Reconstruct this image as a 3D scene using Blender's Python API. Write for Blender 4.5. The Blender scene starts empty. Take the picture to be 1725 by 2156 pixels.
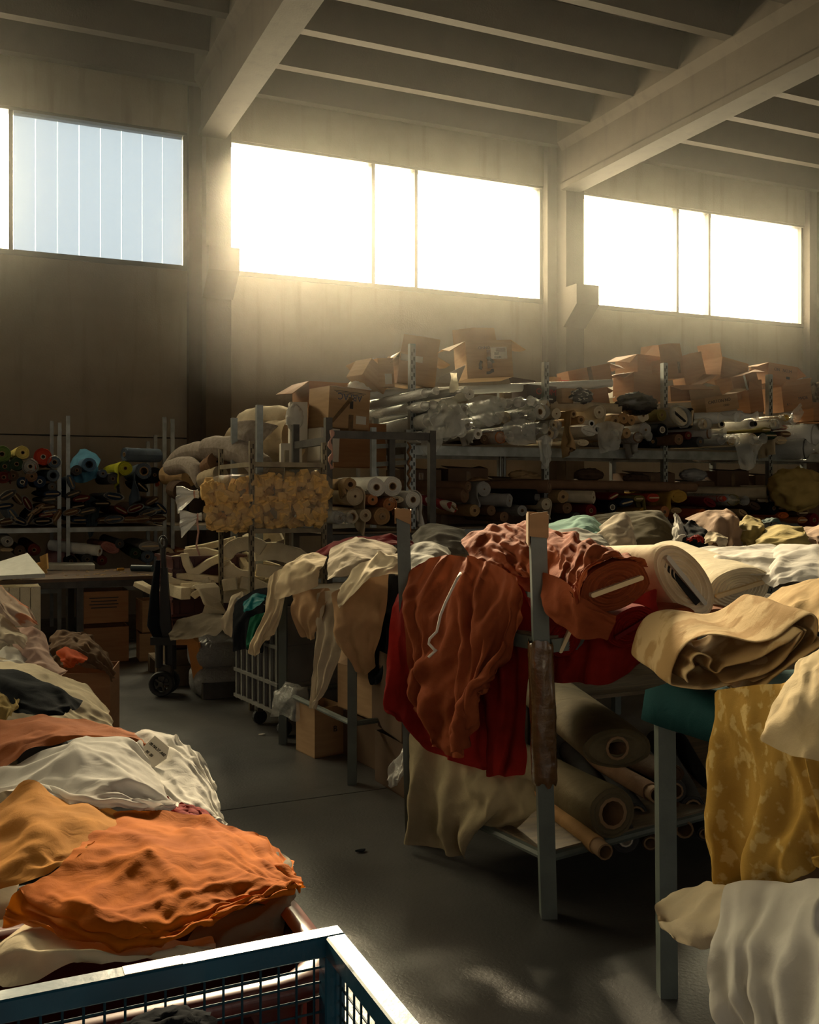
import bpy, bmesh, math, random
import numpy as np
from mathutils import Vector, Matrix, noise
R = math.radians
sc = bpy.context.scene
col = sc.collection
# ------------------------------------------------------------------ camera
F, HZ, CX, H = 2039.0, 1035.0, 862.5, 1.6          # focal length in px, horizon row, centre column, eye height
YAW = R(24.1)                                      # the camera looks 24 degrees off the window wall's normal
FWD = Vector((math.sin(YAW), math.cos(YAW), 0)); RGT = Vector((math.cos(YAW), -math.sin(YAW), 0))
cam_d = bpy.data.cameras.new('camera'); cam = bpy.data.objects.new('camera', cam_d); col.objects.link(cam)
cam.location = (0, 0, H); cam.rotation_euler = (R(90), 0, -YAW)
cam_d.sensor_fit = 'VERTICAL'; cam_d.sensor_height = 36; cam_d.lens = F / 2156 * 36
cam_d.shift_y = (HZ - 1078) / 2156; cam_d.clip_start = .05; cam_d.clip_end = 300
sc.camera = cam
# ------------------------------------------------------------------ sky, sun, exposure
SUN_AZ, SUN_EL = R(15.6), R(23.0)
SUN = Vector((math.sin(SUN_AZ)*math.cos(SUN_EL), math.cos(SUN_AZ)*math.cos(SUN_EL), math.sin(SUN_EL)))
world = bpy.data.worlds.new('World'); sc.world = world; world.use_nodes = True
wn, wl = world.node_tree.nodes, world.node_tree.links
bg = wn['Background']
tc = wn.new('ShaderNodeTexCoord'); dt = wn.new('ShaderNodeVectorMath'); dt.operation = 'DOT_PRODUCT'
dt.inputs[1].default_value = SUN
wl.new(tc.outputs['Generated'], dt.inputs[0])
rp = wn.new('ShaderNodeValToRGB'); mr = wn.new('ShaderNodeMapRange')
mr.inputs[1].default_value = -1; mr.inputs[2].default_value = 1
wl.new(dt.outputs['Value'], mr.inputs[0]); wl.new(mr.outputs[0], rp.inputs[0])
e = rp.color_ramp.elements                          # cool sky away from the sun, warm hazy sky round it
e[0].position = 0.0; e[0].color = (.013, .0118, .0102, 1)
e[1].position = 1.0; e[1].color = (1, .86, .55, 1)
x = e.new(.55); x.color = (.036, .033, .028, 1)
x = e.new(.80); x.color = (.5, .425, .28, 1)
wl.new(rp.outputs[0], bg.inputs[0]); bg.inputs[1].default_value = 31
sun_d = bpy.data.lights.new('sun', 'SUN'); sun = bpy.data.objects.new('sun', sun_d); col.objects.link(sun)
sun.rotation_euler = SUN.to_track_quat('Z', 'Y').to_euler(); sun.location = (4, 20, 12)
sun_d.energy = 13.5; sun_d.color = (1, .80, .52); sun_d.angle = R(6.5)
sc.view_settings.view_transform = 'Standard'; sc.view_settings.look = 'None'
sc.view_settings.gamma = 1; sc.view_settings.use_curve_mapping = False; sc.view_settings.exposure = 0.3
sc.cycles.max_bounces = 6; sc.cycles.diffuse_bounces = 4; sc.cycles.glossy_bounces = 3; sc.cycles.transmission_bounces = 4
sc.cycles.transparent_max_bounces = 12; sc.cycles.volume_bounces = 0
sc.cycles.sample_clamp_indirect = 4
def portal(x, z, w, h, y, face):
    d = bpy.data.lights.new('sky_portal', 'AREA'); o = bpy.data.objects.new('sky_portal', d); col.objects.link(o)
    d.shape = 'RECTANGLE'; d.size = w; d.size_y = h; d.cycles.is_portal = True
    o.location = (x, y, z); o.rotation_euler = (R(-90) if face < 0 else R(90), 0, 0)
HAZE = .005
# ------------------------------------------------------------------ pixel -> place
def pz(px, py, z):                                  # the point at depth z seen at a pixel
    return FWD*z + RGT*((px-CX)*z/F) + Vector((0, 0, H-(py-HZ)*z/F))
def pY(px, py, Y):                                  # ... on a plane parallel to the window wall
    return pz(px, py, Y/(FWD.y + RGT.y*(px-CX)/F))
def pH(px, py, h):                                  # ... at a height
    return pz(px, py, (H-h)*F/(py-HZ))
# ------------------------------------------------------------------ tags
def tag(o, label=None, cat=None, group=None, kind=None):
    if label: o['label'] = label
    if cat: o['category'] = cat
    if group: o['group'] = group
    if kind: o['kind'] = kind
    return o
def empty(name, loc, rz=0, **k):
    o = bpy.data.objects.new(name, None); col.objects.link(o); o.location = loc; o.rotation_euler = (0, 0, rz)
    o.empty_display_size = .1
    if k: tag(o, **k)
    return o
def link(name, me, m=None, parent=None, smooth=None):
    if m is not None and not me.materials: me.materials.append(m)
    if smooth is not None: me.shade_smooth() if smooth else me.shade_flat()
    o = bpy.data.objects.new(name, me); col.objects.link(o)
    if parent is not None: o.parent = parent
    return o
def copy_tree(o, parent=None):
    c = o.copy(); col.objects.link(c); c.parent = parent
    for ch in o.children: copy_tree(ch, c)
    return c
# ------------------------------------------------------------------ mesh builder
class MB:
    def __init__(s): s.v = []; s.f = []
    def add(s, vs, fs):
        n = len(s.v); s.v += [tuple(v) for v in vs]; s.f += [tuple(i+n for i in f) for f in fs]; return s
    def box(s, c, d, rot=None, bev=0):              # centre, full size; chamfered vertical look through bev
        x, y, z = d[0]/2, d[1]/2, d[2]/2
        if bev:
            b = bev; P = []
            for sx in (-1, 1):
                for sy in (-1, 1):
                    for sz in (-1, 1):
                        P += [(sx*(x-b), sy*(y-b), sz*z), (sx*(x-b), sy*y, sz*(z-b)), (sx*x, sy*(y-b), sz*(z-b))]
            bm = bmesh.new()
            for p in P: bm.verts.new(p)
            r = bmesh.ops.convex_hull(bm, input=bm.verts)
            bm.verts.index_update()
            vs = [v.co.copy() for v in bm.verts]; fs = [[v.index for v in f.verts] for f in bm.faces]; bm.free()
        else:
            vs = [Vector((sx*x, sy*y, sz*z)) for sx in (-1, 1) for sy in (-1, 1) for sz in (-1, 1)]
            fs = [(0,1,3,2), (4,6,7,5), (0,4,5,1), (2,3,7,6), (0,2,6,4), (1,5,7,3)]
        M = rot if rot is not None else Matrix.Identity(3)
        c = Vector(c)
        return s.add([M @ Vector(v) + c for v in vs], fs)
    def bar(s, a, b, w, h=None, up=(0, 0, 1)):      # square bar between two points
        a, b = Vector(a), Vector(b); d = b-a; L = d.length; d.normalize()
        u = Vector(up)
        if abs(u.dot(d)) > .95: u = Vector((0, 1, 0))
        x = u.cross(d).normalized(); y = d.cross(x)
        M = Matrix((x, y, d)).transposed()
        return s.box((a+b)/2, (w, h or w, L), M)
    def prism(s, pts, depth_vec):                   # polygon extruded
        n = len(pts); d = Vector(depth_vec); P = [Vector(p) for p in pts]
        return s.add(P + [p+d for p in P], [tuple(range(n))[::-1], tuple(range(n, 2*n))] + [(i, (i+1) % n, n+(i+1) % n, n+i) for i in range(n)])
    def tube(s, pts, r, n=10, cap=True):            # round tube along a path, r number or list
        P = [Vector(p) for p in pts]; m = len(P); rr = r if isinstance(r, (list, tuple)) else [r]*m
        ref = Vector((0, 0, 1)); vs = []; fs = []
        for i in range(m):
            d = (P[min(i+1, m-1)]-P[max(i-1, 0)]).normalized()
            if i == 0:
                x = d.orthogonal().normalized() if abs(d.z) > .9 else d.cross(ref).normalized()
            else: x = (x-d*x.dot(d)).normalized()
            y = d.cross(x)
            for k in range(n):
                a = 2*math.pi*k/n; vs.append(P[i]+(x*math.cos(a)+y*math.sin(a))*rr[i])
        for i in range(m-1):
            for k in range(n): fs.append((i*n+k, i*n+(k+1) % n, (i+1)*n+(k+1) % n, (i+1)*n+k))
        if cap: fs += [tuple(range(n))[::-1], tuple(range((m-1)*n, m*n))]
        return s.add(vs, fs)
    def grid(s, P, nu, nv):                         # P[nu][nv] points
        vs = [P[i][j] for i in range(nu) for j in range(nv)]
        return s.add(vs, [(i*nv+j, (i+1)*nv+j, (i+1)*nv+j+1, i*nv+j+1) for i in range(nu-1) for j in range(nv-1)])
    def mesh(s, name):
        me = bpy.data.meshes.new(name); me.from_pydata(s.v, [], s.f); me.update(); return me
    def build(s, name, m=None, parent=None, smooth=False):
        return link(name, s.mesh(name), m, parent, smooth)
def fix_normals(me):
    bm = bmesh.new(); bm.from_mesh(me); bmesh.ops.recalc_face_normals(bm, faces=bm.faces); bm.to_mesh(me); bm.free(); return me
# ------------------------------------------------------------------ materials
MATS = {}
def mat(name, c, rough=.7, c2=None, scale=6, bump=0, bscale=60, metal=0, sheen=0, trans=0, detail=4, lo=.35, hi=.65, coat=0, stretch=None, spec=.5):
    if name in MATS: return MATS[name]
    m = bpy.data.materials.new(name); m.use_nodes = True; MATS[name] = m
    n, l = m.node_tree.nodes, m.node_tree.links; b = n['Principled BSDF']
    b.inputs['Roughness'].default_value = rough; b.inputs['Metallic'].default_value = metal
    b.inputs['Specular IOR Level'].default_value = spec
    b.inputs['Coat Weight'].default_value = coat
    if sheen: b.inputs['Sheen Weight'].default_value = sheen; b.inputs['Sheen Roughness'].default_value = .4
    c = tuple(c)+(1,) if len(c) == 3 else c
    b.inputs['Base Color'].default_value = c
    co = n.new('ShaderNodeTexCoord'); src = co.outputs['Object']
    if stretch:
        mp = n.new('ShaderNodeMapping'); mp.inputs['Scale'].default_value = stretch; l.new(src, mp.inputs[0]); src = mp.outputs[0]
    if c2 is not None:
        t = n.new('ShaderNodeTexNoise'); t.inputs['Scale'].default_value = scale; t.inputs['Detail'].default_value = detail; l.new(src, t.inputs['Vector'])
        r = n.new('ShaderNodeValToRGB'); r.color_ramp.elements[0].position = lo; r.color_ramp.elements[1].position = hi
        r.color_ramp.elements[0].color = c; r.color_ramp.elements[1].color = tuple(c2)+(1,)
        l.new(t.outputs[0], r.inputs[0]); l.new(r.outputs[0], b.inputs['Base Color'])
    if bump:
        t = n.new('ShaderNodeTexNoise'); t.inputs['Scale'].default_value = bscale; t.inputs['Detail'].default_value = 5; l.new(src, t.inputs['Vector'])
        u = n.new('ShaderNodeBump'); u.inputs['Strength'].default_value = bump; u.inputs['Distance'].default_value = .01
        l.new(t.outputs[0], u.inputs['Height']); l.new(u.outputs[0], b.inputs['Normal'])
    if trans:
        tr = n.new('ShaderNodeBsdfTranslucent'); tr.inputs[0].default_value = c
        mx = n.new('ShaderNodeMixShader'); mx.inputs[0].default_value = trans
        l.new(b.outputs[0], mx.inputs[1]); l.new(tr.outputs[0], mx.inputs[2]); l.new(mx.outputs[0], n['Material Output'].inputs[0])
    return m
# ================================================================== the hall
D = 13.0                                            # window wall
COLX = [-13.5, -7.98, -2.46-.5, 2.56, 8.09, 13.56]  # left faces of the columns, .5 m wide
SILL, HEAD, RIB, SOF = 4.57, 6.37, 6.95, 7.35
YB = -5.0
def concrete(name, a, b, dark, rough=.85, bump=.25, sc1=1.1, vert=True):
    m = bpy.data.materials.new(name); m.use_nodes = True; n, l = m.node_tree.nodes, m.node_tree.links; p = n['Principled BSDF']
    co = n.new('ShaderNodeTexCoord'); mp = n.new('ShaderNodeMapping'); l.new(co.outputs['Object'], mp.inputs[0])
    t1 = n.new('ShaderNodeTexNoise'); t1.inputs['Scale'].default_value = sc1; t1.inputs['Detail'].default_value = 8; t1.inputs['Roughness'].default_value = .62
    l.new(co.outputs['Object'], t1.inputs['Vector'])
    r1 = n.new('ShaderNodeValToRGB'); r1.color_ramp.elements[0].position = .3; r1.color_ramp.elements[1].position = .72
    r1.color_ramp.elements[0].color = (*b, 1); r1.color_ramp.elements[1].color = (*a, 1); l.new(t1.outputs[0], r1.inputs[0])
    t2 = n.new('ShaderNodeTexNoise'); t2.inputs['Scale'].default_value = 2.2; t2.inputs['Detail'].default_value = 6
    mp.inputs['Scale'].default_value = (3, 3, .25) if vert else (1, 1, 1); l.new(mp.outputs[0], t2.inputs['Vector'])
    r2 = n.new('ShaderNodeValToRGB'); r2.color_ramp.elements[0].position = .55; r2.color_ramp.elements[1].position = .8
    r2.color_ramp.elements[0].color = (0, 0, 0, 1); r2.color_ramp.elements[1].color = (.6, .6, .6, 1); l.new(t2.outputs[0], r2.inputs[0])
    mx = n.new('ShaderNodeMixRGB'); l.new(r2.outputs[0], mx.inputs[0]); l.new(r1.outputs[0], mx.inputs[1]); mx.inputs[2].default_value = (*dark, 1)
    l.new(mx.outputs[0], p.inputs['Base Color']); p.inputs['Roughness'].default_value = rough
    t3 = n.new('ShaderNodeTexNoise'); t3.inputs['Scale'].default_value = 45; t3.inputs['Detail'].default_value = 6; l.new(co.outputs['Object'], t3.inputs['Vector'])
    u = n.new('ShaderNodeBump'); u.inputs['Strength'].default_value = bump; u.inputs['Distance'].default_value = .01
    l.new(t3.outputs[0], u.inputs['Height']); l.new(u.outputs[0], p.inputs['Normal'])
    return m
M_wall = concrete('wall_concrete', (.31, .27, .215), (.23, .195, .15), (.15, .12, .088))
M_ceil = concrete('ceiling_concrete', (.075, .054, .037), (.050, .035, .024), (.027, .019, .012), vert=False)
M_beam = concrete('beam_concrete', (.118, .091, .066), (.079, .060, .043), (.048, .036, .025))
def floor_mat():
    m = bpy.data.materials.new('polished_concrete'); m.use_nodes = True; n, l = m.node_tree.nodes, m.node_tree.links; p = n['Principled BSDF']
    co = n.new('ShaderNodeTexCoord')
    def nz(s, d, det=7):
        t = n.new('ShaderNodeTexNoise'); t.inputs['Scale'].default_value = s; t.inputs['Detail'].default_value = det; l.new(co.outputs['Object'], t.inputs['Vector']); return t
    t = nz(1.3, 7); r = n.new('ShaderNodeValToRGB'); r.color_ramp.elements[0].color = (.056, .056, .056, 1); r.color_ramp.elements[1].color = (.128, .125, .12, 1)
    r.color_ramp.elements[0].position = .3; r.color_ramp.elements[1].position = .75; l.new(t.outputs[0], r.inputs[0])
    # fine craquelure of the worn surface
    vo = n.new('ShaderNodeTexVoronoi'); vo.feature = 'DISTANCE_TO_EDGE'; vo.inputs['Scale'].default_value = 22
    t0 = nz(9, 3); ad = n.new('ShaderNodeMixRGB'); ad.blend_type = 'ADD'; ad.inputs[0].default_value = .12
    l.new(co.outputs['Object'], ad.inputs[1]); l.new(t0.outputs['Color'], ad.inputs[2]); l.new(ad.outputs[0], vo.inputs['Vector'])
    rc = n.new('ShaderNodeValToRGB'); rc.color_ramp.elements[0].position = 0; rc.color_ramp.elements[1].position = .035
    rc.color_ramp.elements[0].color = (.62, .62, .62, 1); l.new(vo.outputs[0], rc.inputs[0])
    mu = n.new('ShaderNodeMixRGB'); mu.blend_type = 'MULTIPLY'; mu.inputs[0].default_value = .5; l.new(r.outputs[0], mu.inputs[1]); l.new(rc.outputs[0], mu.inputs[2])
    l.new(mu.outputs[0], p.inputs['Base Color'])
    t2 = nz(3.5, 7); r2 = n.new('ShaderNodeMapRange'); r2.inputs[3].default_value = .24; r2.inputs[4].default_value = .52; l.new(t2.outputs[0], r2.inputs[0]); l.new(r2.outputs[0], p.inputs['Roughness'])
    t3 = nz(70, 5); u = n.new('ShaderNodeBump'); u.inputs['Strength'].default_value = .22; u.inputs['Distance'].default_value = .006; l.new(t3.outputs[0], u.inputs['Height'])
    u2 = n.new('ShaderNodeBump'); u2.inputs['Strength'].default_value = .15; u2.inputs['Distance'].default_value = .003; l.new(rc.outputs[0], u2.inputs['Height']); l.new(u.outputs[0], u2.inputs['Normal'])
    l.new(u2.outputs[0], p.inputs['Normal']); p.inputs['Specular IOR Level'].default_value = .6
    return m
M_floor = floor_mat()
fl = empty('floor', (0, 0, 0), kind='structure')
XL, XR = -13.5, 14.12
JY = [YB, -1.2, 4.82, 10.8, D]                      # saw-cut joints across the hall
for a, b in zip(JY, JY[1:]):
    MB().box(((XL+XR)/2, (a+b)/2, -.05), (XR-XL, b-a-.012, .1)).build('floor_slab', M_floor, fl)
MB().box(((XL+XR)/2, (YB+D)/2, -.09), (XR-XL, D-YB, .1)).build('joint_filler', mat('joint_filler', (.03, .03, .03), .9), fl)
# ---- window wall
wb = empty('wall_back', (0, D, 0), kind='structure')
def bx(name, x0, x1, y0, y1, z0, z1, m, par=None, bev=0):
    o = MB().box(((x0+x1)/2, (y0+y1)/2, (z0+z1)/2), (x1-x0, y1-y0, z1-z0), bev=bev)
    if par is not None:
        L = par.location; o.v = [(v[0]-L.x, v[1]-L.y, v[2]-L.z) for v in o.v]
    return o.build(name, m, par)
for x0, x1 in zip(COLX, COLX[1:]):
    a, b = x0+.5, x1
    # the lower wall is precast panels, a joint at 2.3 m
    bx('wall_panel', a, b, D, D+.2, -.15, 2.30, M_wall, wb); bx('wall_panel', a, b, D, D+.2, 2.318, SILL, M_wall, wb)
    bx('lintel_panel', a, b, D-.05, D+.2, HEAD, 7.03, M_wall, wb)
bx('panel_backing', XL, XR, D+.2, D+.26, 0, SILL, M_wall, wb)
bx('lintel_backing', XL, XR, D+.2, D+.26, HEAD, 7.6, M_wall, wb)
for i, x0 in enumerate(COLX):
    c = empty('column', (x0+.25, D, 0), kind='structure')
    bx('shaft', x0+.17, x0+.5, D-.42, D+.26, 0, 7.0, M_beam, c)
    bx('flange', x0, x0+.17, D-.16, D+.26, 0, 7.05, M_beam, c)
    k = MB().prism([(x0+.12, D-.42, 4.12), (x0+.12, D-.78, 4.42), (x0+.12, D-.78, 4.72), (x0+.12, D-.42, 4.72)], (.40, 0, 0))
    k.v = [(v[0]-x0-.25, v[1]-D, v[2]) for v in k.v]
    k.build('corbel', M_beam, c)
# ---- windows: steel frames with frosted U-profile glass
M_frame = mat('window_steel', (.16, .15, .13), .5, metal=.6)
def glass(name, tcol, lucent, rough):
    m = bpy.data.materials.new(name); m.use_nodes = True; n, l = m.node_tree.nodes, m.node_tree.links; n.remove(n['Principled BSDF'])
    t = n.new('ShaderNodeBsdfTransparent'); t.inputs[0].default_value = (*tcol, 1)
    s = n.new('ShaderNodeBsdfTranslucent'); s.inputs[0].default_value = (*tcol, 1)
    g = n.new('ShaderNodeBsdfGlossy'); g.inputs[0].default_value = (.9, .9, .9, 1); g.inputs[1].default_value = rough
    a = n.new('ShaderNodeMixShader'); a.inputs[0].default_value = lucent; l.new(t.outputs[0], a.inputs[1]); l.new(s.outputs[0], a.inputs[2])
    b = n.new('ShaderNodeMixShader'); b.inputs[0].default_value = .06; l.new(a.outputs[0], b.inputs[1]); l.new(g.outputs[0], b.inputs[2])
    l.new(b.outputs[0], n['Material Output'].inputs[0]); return m
M_glass = glass('frosted_glass', (.97, .97, .95), .10, .4)
M_gblue = glass('blue_frosted_glass', (.142, .166, .212), .18, .4)
M_seal = glass('glass_seal', (.24, .28, .31), .1, .4)
for i, (x0, x1) in enumerate(zip(COLX, COLX[1:])):
    a, b = x0+.5, x1; mid = (a+b)/2
    w = empty('window_%d' % (i+1), (mid, D, SILL), kind='structure')
    m1, m2 = mid-.34, mid+.34
    y = D+.02
    for z0, z1, nm in ((SILL-.03, SILL+.035, 'sill'), (HEAD-.035, HEAD+.02, 'head_rail')): bx(nm, a, b, y-.05, y+.12, z0, z1, M_frame, w)
    for xx in (a, b-.045): bx('jamb', xx, xx+.045, y-.03, y+.1, SILL, HEAD, M_frame, w)
    for xx in (m1, m2): bx('mullion', xx-.025, xx+.025, y-.04, y+.1, SILL, HEAD, M_frame, w)
    for s, (p0, p1) in enumerate(((a+.045, m1-.025), (m1+.025, m2-.025), (m2+.025, b-.045))):
        n = max(1, round((p1-p0)/.262)) if s != 1 else 1
        for k in range(n):
            q0 = p0+(p1-p0)*k/n; q1 = p0+(p1-p0)*(k+1)/n
            blue = i == 2 and s == 2
            # U-profile: flat face and two short flanges
            u = MB().box(((q0+q1)/2, y+.05, (SILL+HEAD)/2), (q1-q0-.012, .007, HEAD-SILL-.06))
            u.v = [(v[0]-mid, v[1]-D, v[2]-SILL) for v in u.v]
            u.build('pane', M_gblue if blue else M_glass, w)
            if k and blue: bx('seal', q0-.006, q0+.006, y+.046, y+.053, SILL+.03, HEAD-.03, M_seal, w)
    portal(mid, (SILL+HEAD)/2, b-a, HEAD-SILL, D+.25, -1)
# ---- side and rear walls
bx('wall_left', XL-.2, XL, YB, D, 0, 7.6, M_wall)['kind'] = 'structure'
wr = empty('wall_right', (XR, 0, 0), kind='structure')
bx('wall_face', XR+.03, XR+.25, YB, D, 0, 7.6, M_wall, wr)
M_brick = concrete('block_wall', (.48, .38, .24), (.36, .27, .16), (.22, .16, .10), sc1=3)
rng = random.Random(3)
for r in range(16):                                 # courses of concrete block by the window wall
    for k in range(3):
        y1 = D-.45-k*.42-(.21 if r % 2 else 0); z0 = 3.9+r*.19
        bx('brick', XR-.005+rng.uniform(-.004, .004), XR+.06, y1-.41, y1, z0, z0+.178, M_brick, wr)
wf = empty('wall_front', (0, YB, 0), kind='structure')
# unseen open gates added in the rear wall to let in fill light
FILL_GATES = [(-8.5, -4.0), (-1.5, 3.5), (5.0, 10.0)]; GH = 4.6
xs_ = [XL]+[v for g in FILL_GATES for v in g]+[XR]
for a, b in zip(xs_[::2], xs_[1::2]): bx('wall_face', a, b, YB-.2, YB, 0, GH, M_wall, wf)
bx('lintel_panel', XL, XR, YB-.2, YB, GH, 7.6, M_wall, wf)
for a, b in FILL_GATES: portal((a+b)/2, GH/2, b-a, GH, YB-.25, 1)
gp = MB().box(((XL+XR)/2, YB-10.2, -.06), (XR-XL, 20, .1)).build('ground', mat('yard_asphalt', (.16, .155, .15), .9, (.11, .11, .105), 2)); gp['kind'] = 'structure'
# ---- roof: ribbed slabs running along the hall on deep beams
ce = empty('ceiling', (0, 0, SOF), kind='structure')
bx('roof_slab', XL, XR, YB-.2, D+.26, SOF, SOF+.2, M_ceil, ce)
ribs = [12.78, 11.8, 10.79, 9.88, 8.9] + [8.9-.95*i for i in range(1, 18)]
for x0, x1 in zip(COLX, COLX[1:]):
    for y in ribs:
        if y < YB+.3: continue
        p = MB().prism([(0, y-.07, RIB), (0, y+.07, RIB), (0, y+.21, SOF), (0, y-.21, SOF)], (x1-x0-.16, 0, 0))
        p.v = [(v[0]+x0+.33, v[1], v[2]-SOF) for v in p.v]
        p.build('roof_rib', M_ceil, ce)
for x0 in COLX:
    if x0 < -12 or x0 > 13.9: continue
    b = empty('roof_beam', (x0+.09, 0, 6.22), kind='structure')
    s = [(-.175, 0), (.175, 0), (.175, .09), (.145, .13), (.145, .60), (.23, .72), (.23, 1.13), (-.23, 1.13), (-.23, .72), (-.145, .60), (-.145, .13), (-.175, .09)]
    s = [(x+.16, z) for x, z in s]
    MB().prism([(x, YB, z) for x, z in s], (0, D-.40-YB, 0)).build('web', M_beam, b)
# ================================================================== cloth: sheets laid over their support and let settle
def fabric(name, c, c2=None, rough=.85, scale=9, trans=0, sheen=0, weave=260, bump=.12, lo=.4, hi=.65, detail=5):
    """woven cloth: slight tone variation and a fine weave relief"""
    if name in MATS: return MATS[name]
    c2 = c2 or tuple(x*.82 for x in c)
    m = mat(name, c, rough, c2, scale, 0, sheen=sheen, trans=trans, lo=lo, hi=hi, detail=detail)
    n, l = m.node_tree.nodes, m.node_tree.links; b = n['Principled BSDF']; b.inputs['Specular IOR Level'].default_value = .06 if max(c) > .05 else .02
    co = n.new('ShaderNodeTexCoord')
    t = n.new('ShaderNodeTexNoise'); t.inputs['Scale'].default_value = weave; t.inputs['Detail'].default_value = 2; l.new(co.outputs['Object'], t.inputs['Vector'])
    t2 = n.new('ShaderNodeTexNoise'); t2.inputs['Scale'].default_value = 16; t2.inputs['Detail'].default_value = 4; t2.inputs['Distortion'].default_value = .8; l.new(co.outputs['Object'], t2.inputs['Vector'])
    u = n.new('ShaderNodeBump'); u.inputs['Strength'].default_value = bump; u.inputs['Distance'].default_value = .004; l.new(t.outputs[0], u.inputs['Height'])
    v = n.new('ShaderNodeBump'); v.inputs['Strength'].default_value = .35; v.inputs['Distance'].default_value = .012; l.new(t2.outputs[0], v.inputs['Height']); l.new(u.outputs[0], v.inputs['Normal'])
    l.new(v.outputs[0], b.inputs['Normal'])
    return m
def spline(A, n, axis):
    """Catmull-Rom resampling of a control net along one axis"""
    A = np.moveaxis(np.asarray(A, float), axis, 0); k = A.shape[0]
    if k < 2: return np.moveaxis(np.repeat(A, n, 0), 0, axis)
    E = np.concatenate([2*A[:1]-A[1:2], A, 2*A[-1:]-A[-2:-1]])
    t = np.linspace(0, k-1, n); i = np.minimum(t.astype(int), k-2); f = (t-i).reshape((-1,)+(1,)*(A.ndim-1))
    p0, p1, p2, p3 = E[i], E[i+1], E[i+2], E[i+3]
    o = .5*(2*p1+(p2-p0)*f+(2*p0-5*p1+4*p2-p3)*f**2+(3*p1-p0-3*p2+p3)*f**3)
    return np.moveaxis(o, 0, axis)
def net3(net):
    return np.array([[tuple(p if isinstance(p, Vector) else pz(*p)) for p in row] for row in net])
QUEUE = []
EYE = np.array((0, 0, H))
def drape(name, net, m, label, cat, group=None, q=.022, grow=(.15, .15), pins=14, pin_rows=(), seed=0, stiff=1., bend=.3, thick=0, rough=.02, freq=5., parent=None, collide=.02, frames=None, selfc=True, edge=0, nmax=62, fold=None, crease=.005, cs=.11, lvl=1, pin_at=(), ps=2, lines=None, ang=None):
    C = net3(net); rng = np.random.default_rng(seed+17)
    if edge:                                        # uneven outline
        C = C+rng.normal(0, edge, C.shape)
    Lu = np.linalg.norm(np.diff(C, axis=1), axis=2).sum(1).mean(); Lv = np.linalg.norm(np.diff(C, axis=0), axis=2).sum(0).mean()
    nu = int(np.clip(Lu/q, 14, nmax)); nv = int(np.clip(Lv/q, 14, nmax))
    S = spline(spline(C, nv, 0), nu, 1)             # nv x nu x 3
    du = np.gradient(S, axis=1); dv = np.gradient(S, axis=0)
    nr = np.cross(du, dv); nr /= np.linalg.norm(nr, axis=2, keepdims=True)+1e-9
    sgn = np.sign((nr*(EYE-S)).sum(2, keepdims=True)); sgn = 1.0 if sgn.mean() > 0 else -1.0; nr = nr*sgn
    K = S-nr*collide                                # support just behind the sheet
    P = S.copy()
    for i in range(nv):
        for j in range(nu):
            a = S[i, j]*freq
            P[i, j] += nr[i, j]*rough*(1-2*abs(noise.noise(Vector((a[0]+seed, a[1], a[2]*.6)))))
    if fold:                                        # seed hanging folds: (count, amplitude, how far down they start)
        n_, am, st = fold
        for i in range(nv):
            v = i/(nv-1)
            for j in range(nu):
                u = j/(nu-1); w = n_*u + .9*noise.noise(Vector((u*3.1+seed, v*1.2, 0))) + .35*noise.noise(Vector((u*7, v*2.5, seed)))
                t = math.sin(2*math.pi*w); P[i, j] += nr[i, j]*am*(.15+.5*t)*min(1, .12+max(0, v-st)*1.6)*(.6+.8*abs(noise.noise(Vector((u*4, seed, 1)))))
    org = S.mean((0, 1)); org[2] = S[..., 2].min()
    def mesh(A, n1, n2, nm):
        me = bpy.data.meshes.new(nm); V = (A-org).reshape(-1, 3)
        f = [(i*n2+j, i*n2+j+1, (i+1)*n2+j+1, (i+1)*n2+j) if sgn > 0 else (i*n2+j, (i+1)*n2+j, (i+1)*n2+j+1, i*n2+j+1) for i in range(n1-1) for j in range(n2-1)]
        me.from_pydata([tuple(v) for v in V], [], f); me.update(); return me
    o = link(name, mesh(P, nv, nu, name), m, parent); o.location = org
    tag(o, label, cat, group)
    k = bpy.data.objects.new('support', mesh(K[::2, ::2], len(range(0, nv, 2)), len(range(0, nu, 2)), 'support')); k.location = org
    cc = bpy.data.collections.new('support'); col.children.link(cc); cc.objects.link(k)
    k.modifiers.new('c', 'COLLISION'); k.collision.thickness_outer = .008; k.collision.cloth_friction = 60; k.collision.damping = .5
    # rest shape: flat sheet, longer than the net by grow
    o.shape_key_add(name='Basis'); rk = o.shape_key_add(name='rest')
    uu, vv = np.meshgrid(np.arange(nu)/(nu-1)*Lu*(1+grow[0]), np.arange(nv)/(nv-1)*Lv*(1+grow[1]))
    rest = np.stack([uu, vv, np.zeros_like(uu)], 2).reshape(-1)
    rk.data.foreach_set('co', rest.astype(np.float32))
    vg = o.vertex_groups.new(name='pin'); pin = set()
    for r in pin_rows:
        if r in ('top', 'bottom'): i = 0 if r == 'top' else nv-1; pin |= {i*nu+j for j in range(0, nu, ps)}
        if r in ('left', 'right'): j = 0 if r == 'left' else nu-1; pin |= {i*nu+j for i in range(0, nv, ps)}
    pts = []
    for _ in range(pins*8):
        if len(pts) >= pins: break
        i, j = rng.integers(0, nv), rng.integers(0, nu); p = S[i, j]
        if all(np.linalg.norm(p-w) > .6*math.sqrt(Lu*Lv/max(pins, 1)) for w in pts): pts.append(p); pin.add(int(i*nu+j))
    for v_, u_ in pin_at: pin.add(int(round(v_*(nv-1)))*nu+int(round(u_*(nu-1))))
    vg.add(list(pin), 1.0, 'REPLACE')
    c = o.modifiers.new('cloth', 'CLOTH'); s = c.settings
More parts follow.
